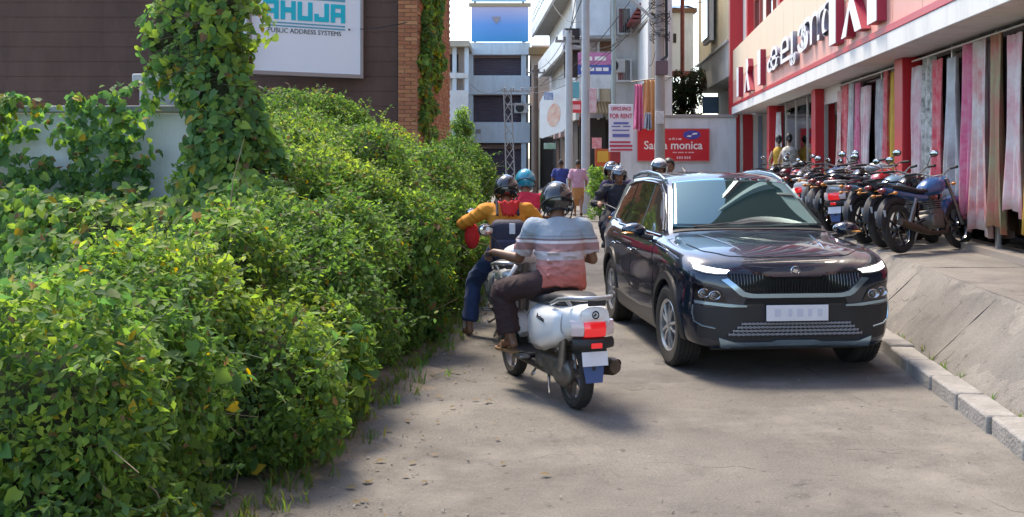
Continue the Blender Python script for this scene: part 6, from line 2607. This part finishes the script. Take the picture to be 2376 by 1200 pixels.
# building with the balcony, its end wall faces the viewer
b = thing('balcony_building', 'grey and white building with a long projecting balcony and signboards', 'building', (0, 0, 0))
q = MB()
obox(q, (1.09, 62), (1.75, 47.1), 8.5, 8.95, -.12, 0)
q.build('balcony_edge', mat('balcony_white', (.72, .76, .78), .6, var=(1.5, .5)), b)
q = MB()
q.add([(1.12, 62, 8.6), (1.78, 47.1, 8.6), (2.95, 47.1, 8.6), (2.6, 62, 8.6), (1.12, 62, 8.8), (1.78, 47.1, 8.8), (2.95, 47.1, 8.8), (2.6, 62, 8.8)], [(3, 2, 1, 0), (4, 5, 6, 7), (0, 1, 5, 4), (1, 2, 6, 5), (2, 3, 7, 6), (3, 0, 4, 7)])
q.build('balcony_slab', m_greyc, b)
q = MB()
obox(q, (1.43, 60), (2.06, 44.7), 6.05, 6.95, -.12, 0)
q.build('lower_fascia', MATS['balcony_white'], b)
q = MB()
q.add([(1.46, 60, 6.15), (2.1, 44.7, 6.15), (3.0, 44.7, 6.15), (2.6, 60, 6.15), (1.46, 60, 6.3), (2.1, 44.7, 6.3), (3.0, 44.7, 6.3), (2.6, 60, 6.3)], [(3, 2, 1, 0), (4, 5, 6, 7), (0, 1, 5, 4), (1, 2, 6, 5), (2, 3, 7, 6), (3, 0, 4, 7)])
q.build('lower_slab', m_greyc, b)
q = MB()
q.add([(2.1, 62, 3.3), (2.62, 45.3, 3.3), (6, 45.3, 3.3), (6, 62, 3.3), (2.1, 62, 13), (2.62, 45.3, 13), (6, 45.3, 13), (6, 62, 13)], [(3, 2, 1, 0), (4, 5, 6, 7), (0, 1, 5, 4), (1, 2, 6, 5), (2, 3, 7, 6), (3, 0, 4, 7)])
q.build('wall', m_pale, b)
q = MB()
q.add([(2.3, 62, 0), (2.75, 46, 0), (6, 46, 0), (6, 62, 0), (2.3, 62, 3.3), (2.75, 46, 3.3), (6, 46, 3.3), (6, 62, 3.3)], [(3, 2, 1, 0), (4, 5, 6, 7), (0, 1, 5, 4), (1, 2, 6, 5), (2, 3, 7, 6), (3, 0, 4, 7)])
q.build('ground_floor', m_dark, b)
for y_ in (48.5, 52.5, 56.5):
    x_ = np.interp(y_, [46, 62], [2.75, 2.3])
    q = MB()
    q.bx(x_ - .06, x_ + .02, y_, y_ + 2.2, .1, 2.6)
    q.build('shutter', mat('shutter_brown', (.13, .075, .05), .6, var=(2, .6)), b)
    q = MB()
    q.bx(x_ - .25, x_ + .05, y_ - .1, y_ + 2.3, 2.72, 3.2)
    q.build('shop_sign_band', mat('sign_faded', (.45, .40, .36), .6, var=(1.5, .8, (.4, .12, .1))), b)
# end wall openings
for x0, x1, y0, y1, m_, nm in ((1309, 1345, 66, 180, m_dark, 'window'), (1350, 1415, 205, 262, m_creamw, 'panel'), (1345, 1405, 272, 380, m_dark, 'doorway'), (1385, 1418, 90, 118, mat('timber_brown', (.2, .11, .06), .8), 'awning')):
    p0, p1 = at(x0, y1, 45.2), at(x1, y0, 45.2)
    q = MB()
    q.bx(p0.x, p1.x, 45.16, 45.3, max(p0.z, .02), p1.z)
    q.build(nm, m_, b)
p0, p1 = at(1362, 84, 44), at(1417, -40, 44)
q = MB()
q.bx(p0.x, p1.x, 44, 44.9, p0.z, p1.z)
o = q.build('water_tank', mat('tank_paleplastic', (.62, .70, .76), .5, var=(1.5, .4)), None, bevel=.04)
tag(o, 'large pale blue box tank fixed high on the grey end wall', 'tank')
q = MB()
q.bx(p0.x - .1, p1.x + .3, 43.95, 45.3, p0.z - .1, p0.z - .005)
o = q.build('steel_shelf', m_greyc, None)
tag(o, 'grey steel shelf carrying the pale box tank', 'shelf')
# banner pink and blue
s = thing('pink_banner', 'pink, blue and white banner hung on the grey end wall above the doorway', 'banner', (0, 0, 0))
for y0, y1, c_, nm in ((122, 150, (.62, .22, .42), 'pink_band'), (150.5, 173, (.08, .12, .42), 'blue_band'), (173.5, 206, (.68, .70, .70), 'white_band')):
    p0, p1 = at(1341, y1, 43.8), at(1418, y0, 43.8)
    q = MB()
    q.bx(p0.x, p1.x, 43.8, 43.83, p0.z, p1.z)
    q.build(nm, mat('banner_' + nm, c_, .6, var=(3, .5)), s)
for a, b_, y_, h_ in ((-.55, -.35, 161, .07), (-.25, -.02, 161, .07), (.04, .28, 161, .07), (.33, .55, 161, .07), (-.5, -.1, 136, .08), (0, .45, 136, .08)):
    q = MB()
    q.M = FACE_CAM(at(1380, y_, 43.79))
    q.bx(a, b_, -h_, h_, 0, .008)
    q.build('faded_print', m_print_w, s, ang=0)
# rounded food sign hung from the balcony building
s = thing('picture_sign', 'white round cornered sign with a food picture, hung over the dark shop mouths', 'sign', (0, 0, 0))
p0, p1 = at(1253, 312, 46.2), at(1311, 208, 46.2)
yd = 1.2
def P_(fx, fz, o=0):
    return (p0.x + (p1.x - p0.x) * fx, 46.8 - yd * fx - o, p0.z + (p1.z - p0.z) * (fz * (1 - .14 * (0)) + .16 * (fx - .5) * (1 - 0)))
ol = [(.0, .02), (.0, .8), (.12, .92), (.3, 1.0), (1, 1.0), (1, .06), (.9, .0), (.1, -.02)]
q = MB()
q.add([P_(*a) for a in ol] + [P_(a, z, -.15) for a, z in ol], [tuple(range(7, -1, -1)), tuple(range(8, 16))] + [(i, (i + 1) % 8, 8 + (i + 1) % 8, 8 + i) for i in range(8)])
q.build('panel', mat('sign_panel_pale', (.68, .70, .68), .5, var=(2.5, .6, (.62, .55, .50))), s, ang=0, fix=True)
q = MB()
c1 = [( .55 + .26 * math.cos(a), .42 + .26 * math.sin(a)) for a in np.linspace(0, 2 * math.pi, 18, endpoint=False)]
q.add([P_(a, z, .012) for a, z in c1], [tuple(range(17, -1, -1))])
q.build('picture', mat('picture_rose', (.62, .28, .20), .5, var=(4, 1., (.66, .58, .45))), s, ang=0)
# small round corner signs
def small_sign(name, label, x0, y0, x1, y1, d, m_, words_=None, m2=None, sz=.2):
    t = thing(name, label, 'sign', (0, 0, 0))
    p0, p1 = at(x0, y1, d), at(x1, y0, d)
    q = MB()
    q.bx(p0.x, p1.x, d, d + .06, p0.z, p1.z)
    q.build('panel', m_, t, bevel=.01)
    if words_:
        for (wd, fy, s_, mm_, sx_) in words_:
            text(wd, s_, .004, mm_, 'lettering', t, FACE_CAM(((p0.x + p1.x) / 2, d - .008, p0.z + (p1.z - p0.z) * fy)), sx_, bold=.004)
    return t, p0, p1
m_sred = mat('sign_red', (.58, .03, .04), .45)
t, p0, p1 = small_sign('red_shop_sign', 'small red sign with a pale rim between the two slim poles', 1321, 234, 1354, 262, 40, m_sred)
q = MB()
q.bx(p0.x + .12, p1.x - .12, 39.985, 39.995, p0.z + .12, p1.z - .14)
q.build('print', mat('print_pink', (.8, .45, .45), .5), t)
small_sign('teal_sign', 'small teal sign above the red one between the slim poles', 1326, 190, 1344, 228, 40.5, mat('sign_teal', (.12, .42, .48), .5))
t, p0, p1 = small_sign('yellow_sign', 'yellow sign with red rim below the tall rental notice', 1385, 350, 1412, 377, 36, mat('sign_yellow', (.62, .34, .03), .5))
q = MB()
q.bx(p0.x - .06, p0.x - .004, 35.99, 36.07, p0.z - .3, p1.z + .06)
q.bx(p1.x + .004, p1.x + .06, 35.99, 36.07, p0.z - .3, p1.z + .06)
q.bx(p0.x, p1.x, 35.99, 36.07, p1.z + .004, p1.z + .06)
q.bx(p0.x, p1.x, 35.99, 36.07, p0.z - .3, p0.z - .004)
q.build('rim', mat('sign_orange', (.50, .09, .02), .5), t)
small_sign('pink_red_sign', 'red and white sign left of the tall rental notice', 1374, 320, 1396, 345, 38, mat('sign_redwhite', (.6, .06, .08), .5, var=(6, 1., (.7, .6, .6))))
small_sign('maroon_board', 'maroon board low beside the yellow sign', 1412, 352, 1440, 378, 37, mat('sign_maroon', (.32, .03, .04), .5, var=(3, .5)))
# rental notice
m_nred = mat('notice_red', (.52, .04, .09), .5)
m_nblue = mat('notice_blue', (.12, .14, .42), .5)
t, p0, p1 = small_sign('rental_notice', 'tall pale notice with red lettering reading FOR RENT beside the utility pole', 1413, 242, 1469, 352, 35, mat('notice_white', (.72, .72, .80), .5),
                       [('OFFICE SPACE', .90, .16, m_nred, .62), ('FOR RENT', .745, .21, m_nred, .74)])
q = MB()
q.M = FACE_CAM((0, 34.985, 0))
cx_ = (p0.x + p1.x) / 2
for fy, a, b_, h_, m_i in ((.60, -.24, .24, .035, 1), (.53, -.3, -.02, .018, 1), (.53, .06, .3, .018, 1), (.45, -.28, .26, .02, 1), (.34, -.27, .27, .05, 1), (.20, -.36, .30, .03, 0), (.12, -.36, .36, .035, 0), (.04, -.34, .36, .03, 0)):
    z = p0.z + (p1.z - p0.z) * fy
    q.bx(cx_ + a, cx_ + b_, z - h_, z + h_, 0, .006, m_i)
q.build('print_line', [m_nred, m_nblue], t, ang=0)

# hanging cloths at the shop past the boundary wall
def cloth(label, x0, y0, x1, y1, d, m_):
    p0, p1 = at(x0, y1, d), at(x1, y0, d)
    q = MB()
    rows = []
    for i in range(14):
        f = i / 13
        rows.append([(p0.x + (p1.x - p0.x) * (s_ * (.75 + .25 * f) + .12 * (1 - f)), d + .07 * math.sin(s_ * 17 + f * 1.5) * (.4 + f), p1.z + (p0.z - p1.z) * f + .05 * math.sin(s_ * 8) * f) for s_ in np.linspace(0, 1, 22)])
    q.loft(rows, closed=False)
    o = q.build('hanging_cloth', m_, None, ang=80)
    sm = o.modifiers.new('s', 'SOLIDIFY')
    sm.thickness = .01
    tag(o, label, 'cloth', 'cloths hung out above the boundary wall')
cloth('pink cloth hanging left of the utility pole', 1470, 196, 1493, 302, 37.2, mat('cloth_pink', (.68, .20, .36), .8, var=(3, .6, (.6, .08, .16))))
cloth('peach orange cloth hanging against the utility pole', 1490, 186, 1526, 300, 37.4, mat('cloth_peach', (.62, .36, .16), .8, var=(2.5, .6, (.5, .22, .10))))
cloth('grey blue cloth hanging low beside the pink cloth', 1494, 262, 1512, 300, 37.0, mat('cloth_greyblue', (.36, .40, .48), .8, var=(4, .7)))
q = MB()
a, b_ = at(1464, 190, 37.3), at(1560, 178, 37.3)
q.path([a, b_], .02, 6)
q.path([b_, b_ + Vector((0, 3.2, 0))], .02, 6)
tag(q.build('clothes_rail', m_steel, None), 'thin rail carrying the pink and peach cloths', 'rail')

# ------------------------------------------------------------------ shuttered building across the end of the street
b = thing('shuttered_building', 'white four storey building with grey roller shutters closing the view up the street', 'building', (0, 0, 0))
D = 64
xl, xr = at(1086, 0, D).x, at(1226, 0, D).x
def zz(y):
    return at(0, y, D).z
q = MB()
q.bx(xl, xr, D + .5, D + 9, 0, zz(100))
q.build('core', m_greyc, b)
m_shut = mat('roller_shutter', (.20, .17, .20), .5, .2, var=(1.2, .5, (.14, .11, .14)))
m_spand = mat('spandrel_white', (.62, .73, .80), .65, var=(1.4, .5, (.58, .60, .62)), streak=(.32, (.26, .255, .24)))
for y0, y1 in ((332, 284), (220, 176), (128, 100)):
    q = MB()
    q.bx(xl + .0, xr + .1, D - .25, D + .5, zz(y0), zz(y1))
    q.build('spandrel', m_spand, b, bevel=.02)
for y0, y1 in ((436, 346), (284, 222), (176, 134)):
    q = MB()
    z0, z1 = zz(y0), zz(y1)
    n = max(8, int((z1 - z0) / .11))
    for i in range(n):
        za = z0 + (z1 - z0) * i / n
        q.add([(xl + .35, D + .45, za), (xr - .45, D + .45, za), (xr - .45, D + .38, za + (z1 - z0) / n * .5), (xl + .35, D + .38, za + (z1 - z0) / n * .5), (xr - .45, D + .45, za + (z1 - z0) / n), (xl + .35, D + .45, za + (z1 - z0) / n)], [(0, 1, 2, 3), (3, 2, 4, 5)])
    q.build('shutter', m_shut, b, ang=0)
    q = MB()
    q.bx(xl + .3, xr - .4, D + .2, D + .49, z1, z1 + .28)
    q.build('shutter_box', mat('box_brown', (.22, .14, .12), .6), b, bevel=.01)
for x in (xl, xr - .42):
    q = MB()
    q.bx(x, x + .3, D - .12, D + .5, 0, zz(100))
    q.build('pier', m_spand, b, bevel=.02)
q = MB()
q.cbox((xl + .6, D - .27, zz(305)), (.3, .03, .25))
q.build('wall_plaque', m_greyc, b)
# billboard on the roof
s = thing('blue_billboard', 'big blue billboard with a small brown emblem on the roof of the shuttered building', 'billboard', (0, 0, 0))
p0, p1 = at(1094, 97, D - .5), at(1226, 16, D - .5)
def blue_mat():
    m = mat('billboard_blue', (.10, .28, .62), .45)
    nt = m.node_tree
    tc = nt.nodes.new('ShaderNodeTexCoord')
    sp = nt.nodes.new('ShaderNodeSeparateXYZ')
    nt.links.new(tc.outputs['Generated'], sp.inputs[0])
    r = nt.nodes.new('ShaderNodeValToRGB')
    e = r.color_ramp.elements
    e[0].position, e[0].color = .0, (.05, .30, .62, 1)
    e[1].position, e[1].color = 1, (.46, .44, .62, 1)
    x = e.new(.5)
    x.color = (.13, .32, .70, 1)
    nt.links.new(sp.outputs['Z'], r.inputs[0])
    nt.links.new(r.outputs[0], nt.nodes['Principled BSDF'].inputs['Base Color'])
    return m
q = MB()
q.bx(p0.x, p1.x, D - .5, D - .44, p0.z, p1.z)
q.build('panel', blue_mat(), s)
q = MB()
q.bx(p0.x - .15, p1.x + .15, D - .55, D - .3, p1.z + .01, p1.z + .22)
q.build('top_beam', mat('beam_tan', (.34, .27, .17), .7), s)
q = MB()
for x in (p0.x + .2, p1.x - .2):
    q.bx(x - .06, x + .06, D - .42, D - .3, zz(100), p1.z)
q.build('support_post', m_greyc, s)
q = MB()
q.M = FACE_CAM(at(1152, 45, D - .52))
q.prism([(0, -.26), (.2, -.02), (.26, .12), (.1, .16), (-.1, .16), (-.26, .12), (-.2, -.02)], 0, .015)
q.build('emblem', mat('emblem_brown', (.30, .27, .30), .6), s)
s = thing('upper_billboard', 'pale blue board above the blue billboard', 'billboard', (0, 0, 0))
p0, p1 = at(1094, 4, D), at(1222, -40, D)
q = MB()
q.bx(p0.x, p1.x, D, D + .08, p0.z, p1.z)
q.build('panel', mat('board_paleblue', (.42, .62, .74), .5, var=(1, .4)), s)
q = MB()
for x in (p0.x + .2, p1.x - .2):
    q.bx(x - .07, x + .07, D + .09, D + .2, zz(100), p1.z)
q.build('support_post', m_greyc, s)

# narrow shop between the shuttered building and the balcony building
b = thing('narrow_shop', 'narrow cream and pink shop with a brown awning beside the shuttered building', 'shop', (0, 0, 0))
q = MB()
q.bx(1.12, 2.6, 63.2, 70, 0, 8.2)
q.build('wall', mat('pinkish_render', (.55, .44, .36), .8, var=(1, .5)), b)
q = MB()
q.bx(.95, 2.5, 62.4, 63.19, 7.6, 8.0)
q.build('awning', mat('awning_tan', (.36, .24, .12), .8, var=(1, .5)), b)
q = MB()
q.bx(1.15, 2.2, 62.9, 63.19, 4.5, 5.6)
q.build('sign_panel', mat('sign_panel_peach', (.62, .40, .30), .6, var=(1.5, .7, (.6, .55, .5))), b)
q = MB()
q.bx(1.2, 1.6, 62.7, 63.19, 0, 3.9)
q.build('pillar', m_creamw, b, bevel=.02)
q = MB()
q.bx(1.65, 2.4, 63.1, 63.19, 0, 2.9)
q.build('doorway', m_dark, b)

# low pale building left of the shuttered one
b = thing('pale_corner_building', 'pale two storey building with a flat roof slab beyond the brick pilaster', 'building', (0, 0, 0))
D2 = 60
x0, x1 = at(1020, 0, D2).x, at(1084, 0, D2).x
z_ = lambda y: at(0, y, D2).z
q = MB()
q.bx(x0 - 4, x1 - .25, D2 + .4, D2 + 7, 0, z_(110))
q.build('wall', mat('pinkish_render', (.55, .44, .36), .8, var=(1, .5)), b)
q = MB()
q.bx(x0 - 4.3, x1 + .15, D2 - .6, D2 + 7.2, z_(110), z_(97))
q.build('roof_slab', mat('slab_tan', (.50, .44, .34), .8, var=(1, .5)), b)
for px in (1050, 1078):
    q = MB()
    x = at(px, 0, D2).x
    q.bx(x, x + .22, D2 - .1, D2 + .4, 0, z_(110))
    q.build('pier', m_spand, b)
for y0, y1 in ((182, 170), (290, 210)):
    q = MB()
    q.bx(x0 + .3, x1 + .05, D2 - .2, D2 + .35, z_(y0), z_(y1))
    q.build('parapet', m_white2, b)
q = MB()
q.bx(x0 + .5, x1 - .5, D2 + .34, D2 + .42, z_(165), z_(125))
q.build('window', m_dark, b)
# shrub peeping out past the pilaster
def shrub(label, loc, lumps_, pal, dens, s0, s1, stem_h):
    t = thing('shrub', label, 'shrub', loc)
    P, N = lump_samples(lumps_, dens, .5, 1.15, .5)
    nr, tp, S, C = leaf_cloud(P, N, pal, s0, s1, spread=.8)
    link('foliage', leaf_mesh('foliage', P, nr, tp, S, C, 'small', m_leaf), t)
    q = MB()
    for k_ in range(6):
        a = k_ * 1.05
        q.path([(0, 0, 0), (.06 * math.cos(a), .06 * math.sin(a), stem_h * .5), (.2 * math.cos(a), .2 * math.sin(a), stem_h)], [.02, .016, .008], 6)
    q.build('stem', m_twig, t)
c = at(1066, 285, 36)
shrub('bright green shrub top showing past the brick pilaster', (c.x, 36, 0), [(np.array((rng.uniform(-.3, .3), rng.uniform(-.3, .3), c.z + rng.uniform(-.7, .35))), rng.uniform(.15, .28)) for _ in range(12)], PAL_S * 1.1, 420, .06, .12, 2.6)
c = at(1392, 430, 30)
shrub('light green shrub at the foot of the slim poles', (c.x, 30, 0), [(np.array((rng.uniform(-.22, .22), rng.uniform(-.3, .3), rng.uniform(.15, 1.35))), rng.uniform(.14, .24)) for _ in range(18)], PAL_S * 1.15, 480, .05, .10, 1.1)

# ------------------------------------------------------------------ poles and wires
m_pole = mat('pole_concrete', (.34, .32, .31), .85, var=(2.5, .7, (.22, .2, .19)))
m_poleg = mat('pole_paint', (.46, .50, .52), .6, var=(2.5, .6, (.34, .36, .37)))


def pole(label, px, d, top, r, m_, cap=True):
    x = (px - CX) / K * d
    t = thing('utility_pole', label, 'pole', (x, d, 0))
    q = MB()
    q.path([(0, 0, 0), (0, 0, top * .5), (0, 0, top)], [r * 1.1, r, r * .85], 12)
    q.build('shaft', m_, t)
    q = MB()
    q.cbox((0, 0, top - .35), (.9, .08, .08))
    for s_ in (-.4, -.15, .15, .4):
        q.lathe([(.02, 0), (.045, .02), (.03, .06), (.045, .1), (.015, .14)], 10, M=Matrix.Translation((s_, 0, top - .31)))
    q.build('cross_arm', m_steel, t)
    return t
big = pole('thick grey concrete pole with a tangle of wires before the red advertising board', 1531, 30, 6.9, .135, m_pole)
q = MB()
q.cbox((.02, -.17, 4.18), (.34, .2, .38))
q.build('junction_box', mat('box_purple', (.13, .09, .11), .5, .3), big, bevel=.015)
q = MB()
for k in range(26):
    pts = []
    a0 = rng.uniform(0, 6.28)
    z0 = rng.uniform(5.0, 6.5)
    for i in range(9):
        a = a0 + i * rng.uniform(.4, .9)
        r_ = .16 + .16 * rng.random()
        pts.append((r_ * math.cos(a), r_ * math.sin(a), z0 + .09 * math.sin(i * 1.3 + k) + rng.uniform(-.1, .1)))
    q.path(pts, .009, 4)
for k in range(5):
    q.path([(.13 + .015 * k, -.08, 6.2), (.14 + .015 * k, -.12, 4.5), (.05 * k - .1, -.16, 4.3)], .010, 5)
q.build('wire_tangle', m_plastic, big)
q = MB()
q.path([(-1.9, 0, 7.0), (-.4, -.02, 5.72), (-.1, 0, 5.45)], .045, 8)
q.build('stay_arm', m_poleg, big)
pole('slim pale pole in the middle of the far street, left of its twin', 1320, 36, 5.9, .125, m_poleg)
tw = pole('tall slim pale pole just right of its shorter twin', 1359, 34, 7.4, .13, m_poleg)
pole('thin greenish pipe pole behind the rental notice', 1424, 41, 8.2, .085, mat('pipe_green', (.33, .40, .38), .6, var=(2, .5)))
pole('brown weathered pole at the corner of the balcony building', 1243, 52, 6.1, .13, mat('pole_brown', (.17, .12, .09), .85, var=(2, .6)))
# lattice pole
c = at(1186, 0, 50)
t = thing('lattice_pole', 'rusty lattice steel pole with cross arms before the shuttered building', 'pole', (c.x, 50, 0))
q = MB()
H = 4.9
legs = [(-.2, -.2), (.2, -.2), (.2, .2), (-.2, .2)]
for a, b_ in legs:
    q.path([(a, b_, 0), (a * .8 - .18, b_ * .8, H)], .035, 5)
q.build('leg', m_greyc, t)
q = MB()
n = 9
for i in range(n):
    z0, z1 = H * i / n, H * (i + 1) / n
    for j in range(4):
        a, b_ = legs[j], legs[(j + 1) % 4]
        f0, f1 = 1 - .2 * i / n, 1 - .2 * (i + 1) / n
        q.path([(a[0] * f0 - .18 * i / n, a[1] * f0, z0), (b_[0] * f1 - .18 * (i + 1) / n, b_[1] * f1, z1)], .018, 4)
q.build('bracing', m_greyc, t, ang=0)
q = MB()
q.cbox((.25, 0, H - .15), (1.4, .08, .08))
q.cbox((.35, 0, H - .75), (1.1, .08, .08))
for x in (-.3, .1, .5, .9):
    q.lathe([(.02, 0), (.05, .02), (.03, .07), (.05, .11), (.015, .15)], 8, M=Matrix.Translation((x, 0, H - .11)))
q.build('cross_arm', m_pole, t)
# overhead wires
def wire(label, a, b_, sag, r=.012):
    a, b_ = Vector(a), Vector(b_)
    q = MB()
    q.path([a.lerp(b_, f) - Vector((0, 0, sag * 4 * f * (1 - f))) for f in np.linspace(0, 1, 18)], r, 5)
    tag(q.build('overhead_wire', m_plastic, None), label, 'wire', 'wires over the street')
bx_, by_ = big.location.x, 30
wire('wire from the thick pole to the tall slim pole', (bx_ - .2, by_, 6.4), (tw.location.x, 34, 7.0), .35)
wire('wire from the thick pole to the lattice pole', (bx_ - .4, by_, 6.6), (c.x + .6, 50, 4.9), .8)
wire('lower wire from the thick pole to the lattice pole', (bx_ - .1, by_, 6.0), (c.x + .2, 50, 4.85), 1.0)
wire('wire from the thick pole to the cream building', (bx_ + .3, by_, 6.3), (8.0, 44, 8.2), .3)
wire('wire from the thick pole to the clothes shop wall', (bx_ + .2, by_, 6.5), (facade_x(26) + .3, 26, 7.0), .25)
wire('wire from the tall slim pole to the brown weathered pole', (tw.location.x, 34, 6.9), ((1243 - CX) / K * 52, 52, 5.9), .6)
wire('wire from the tall slim pole to the shorter twin', (tw.location.x - .3, 34, 6.8), ((1320 - CX) / K * 36, 36, 5.8), .15)
wire('wire hung over the brown wall beside the white sign', at(835, 68, 19.6), at(945, 52, 19.4), .02, .008)

for i, (a_, b_, sag) in enumerate((((bx_, by_, 6.75), (tw.location.x, 34, 7.2), .2), ((bx_, by_, 6.75), (7.95, 41, 9.0), .2), ((bx_ - .3, by_, 5.6), (1.9, 36, 5.5), .5), ((1.86, 36, 5.6), ((1243 - CX) / K * 52, 52, 5.6), .7), ((tw.location.x, 34, 7.1), (c.x + .9, 50, 4.9), .9), ((c.x - .3, 50, 4.9), (-2.4, 63.8, 6.0), .4), ((c.x + .5, 50, 4.3), (1.3, 63, 5.0), .5), ((bx_, by_, 5.9), (5.3, 40.2, 7.6), .2))):
    wire('thin extra wire, %s' % ('steepest one up to the tall slim pole', 'highest one to the cream building', 'low one to the shorter slim pole', 'from the shorter slim pole to the brown pole', 'long one from the tall slim pole to the lattice pole', 'from the lattice pole to the shuttered building', 'from the lattice pole to the narrow shop', 'from the thick pole to the overhanging building')[i], a_, b_, sag, .010)
# air conditioner boxes, meter boxes and pipes on the facades
def ac(label, x, y, z):
    t = thing('air_conditioner', label, 'air conditioner', (x, y, z), 0, 'air conditioner boxes on the facades')
    q = MB()
    q.bx(-.42, .42, 0, .3, 0, .58)
    q.build('case', mat('ac_case', (.58, .57, .53), .5, var=(3, .5)), t, bevel=.015)
    q = MB()
    q.M = frame_M((-.1, -.002, .29), (1, 0, 0))
    q.lathe([(.24, 0), (.245, .012), (.22, .014), (.215, .004), (.06, .002), (.05, .01), (.001, .012)], 20)
    q.build('fan_grille', m_plastic, t)
ac('air conditioner box on the grey end wall above the doorway', 3.05, 44.85, 3.55)
ac('air conditioner box high beside the white overhang', 4.2, 44.85, 5.2)
ac('air conditioner box on the shuttered building by its right pier', .55, 63.45, 4.3)
def pipe(label, x, y, z0, z1, r, m_):
    q = MB()
    q.path([(x, y, z0), (x, y, z1)], r, 8)
    for z in np.arange(z0 + .6, z1, 1.5):
        q.cbox((x, y + .03, z), (r * 3, .05, .05))
    tag(q.build('drain_pipe', m_, None), label, 'pipe')
pipe('pale drain pipe down the grey end wall', 3.55, 45.1, 3.3, 13, .06, m_white2)
pipe('grey drain pipe at the left pier of the shuttered building', -2.65, 63.8, 0, 8.4, .06, m_greyc)
# balcony railing
t = thing('balcony_railing', 'thin grey railing along the upper balcony edge', 'railing', (0, 0, 0))
q = MB()
a_, b_ = Vector((1.15, 62, 8.95)), Vector((1.8, 47.2, 8.95))
for z in (.45, .8):
    q.path([a_ + Vector((0, 0, z)), b_ + Vector((0, 0, z))], .025, 6)
q.build('rail', m_poleg, t)
for k_ in range(16):
    q = MB()
    p_ = a_.lerp(b_, k_ / 15)
    q.path([p_, p_ + Vector((0, 0, .8))], .02, 6)
    q.build('baluster', m_poleg, t)
# more shop signs over the dark shop mouths
small_sign('green_sign', 'small green and white sign low on the dark shop mouths', 1262, 332, 1290, 346, 46.5, mat('sign_greenwhite', (.16, .36, .22), .5, var=(5, 1., (.6, .62, .58))))
small_sign('white_sign', 'white board above the doorway of the grey end wall', 1350, 262, 1400, 274, 44.9, mat('sign_whiteblue', (.62, .64, .68), .5, var=(5, .9, (.2, .24, .45))))
small_sign('orange_sign', 'orange faded sign on the narrow shop beside the shuttered building', 1228, 205, 1243, 245, 61.5, mat('sign_orangefade', (.60, .34, .2), .5, var=(3, .8, (.6, .5, .42))))

# window grilles, awnings and more boards on the far facades
def grille_window(label, x0, y0, x1, y1, d):
    t = link('barred_window', None, bpy.data.objects[label])
    p0, p1 = at(x0, y1, d), at(x1, y0, d)
    q = MB()
    q.bx(p0.x, p1.x, d + .04, d + .08, p0.z, p1.z)
    q.build('pane', MATS['dark_pane'], t)
    q = MB()
    q.bx(p0.x - .07, p0.x, d, d + .1, p0.z - .07, p1.z + .07)
    q.bx(p1.x, p1.x + .07, d, d + .1, p0.z - .07, p1.z + .07)
    q.bx(p0.x, p1.x, d, d + .1, p0.z - .07, p0.z)
    q.bx(p0.x, p1.x, d, d + .1, p1.z, p1.z + .07)
    q.build('frame', m_white2, t)
    for k_ in range(5):
        x = p0.x + (p1.x - p0.x) * (k_ + .5) / 5
        q = MB()
        q.path([(x, d + .02, p0.z), (x, d + .02, p1.z)], .012, 5)
        q.build('bar', m_greyc, t)
grille_window('balcony_building', 1436, 20, 1462, 76, 44.95)
grille_window('balcony_building', 1434, 140, 1462, 186, 44.95)
grille_window('overhanging_building', 1509, 205, 1520, 240, 40.25)
t = thing('awning', 'corrugated tan awning on struts over the doorway of the grey end wall', 'awning', (0, 0, 0))
p0, p1 = at(1338, 268, 44.8), at(1424, 268, 44.8)
q = MB()
q.loft([[(p0.x + (p1.x - p0.x) * f, 45.1 - 1.3 * g_, p0.z + .55 - .5 * g_ + .03 * math.sin(f * 75)) for f in np.linspace(0, 1, 61)] for g_ in (0, .5, 1)], closed=False)
o = q.build('sheet', MATS['awning_tan'], t, ang=0)
sm = o.modifiers.new('s', 'SOLIDIFY')
sm.thickness = .02
q = MB()
for x in (p0.x + .1, p1.x - .1):
    q.path([(x, 45.1, p0.z - .4), (x, 43.9, p0.z + .05)], .025, 6)
q.build('strut', m_rust, t)
small_sign('blue_white_sign', 'blue and white board on the lower fascia of the balcony building', 1262, 214, 1284, 232, 45.9, mat('sign_bluewhite', (.12, .24, .50), .5, var=(6, 1., (.65, .67, .7))))
small_sign('hanging_board', 'narrow pink board hung on the tall slim pole', 1368, 205, 1384, 262, 33.8, mat('sign_pinkwhite', (.62, .30, .36), .5, var=(6, 1., (.68, .66, .66))))
small_sign('pole_notice', 'small white notice tied to the thick pole above eye level', 1521, 258, 1541, 288, 29.78, mat('notice_plain', (.62, .62, .60), .6, var=(8, .9, (.35, .36, .42))))
for i, (a_, b_, sag) in enumerate((((bx_, by_, 6.2), (1.0, 63, 6.6), 1.2), ((bx_ + .2, by_, 6.75), (facade_x(20) + .3, 20, 6.9), .35), ((tw.location.x, 34, 6.5), (3.2, 44.8, 8.4), .3), ((tw.location.x, 34, 6.0), (1.75, 47, 8.3), .35), ((1.86, 36, 5.3), (1.6, 52, 6.4), .4), ((bx_, by_, 5.4), (5.1, 41, 5.2), .4))):
    wire('slack service wire ' + ('right up the street to the narrow shop', 'over the parked motorcycles to the clothes shop', 'to the grey end wall by the tank', 'to the upper balcony edge', 'to the lower fascia', 'to the white overhang')[i], a_, b_, sag, .011)
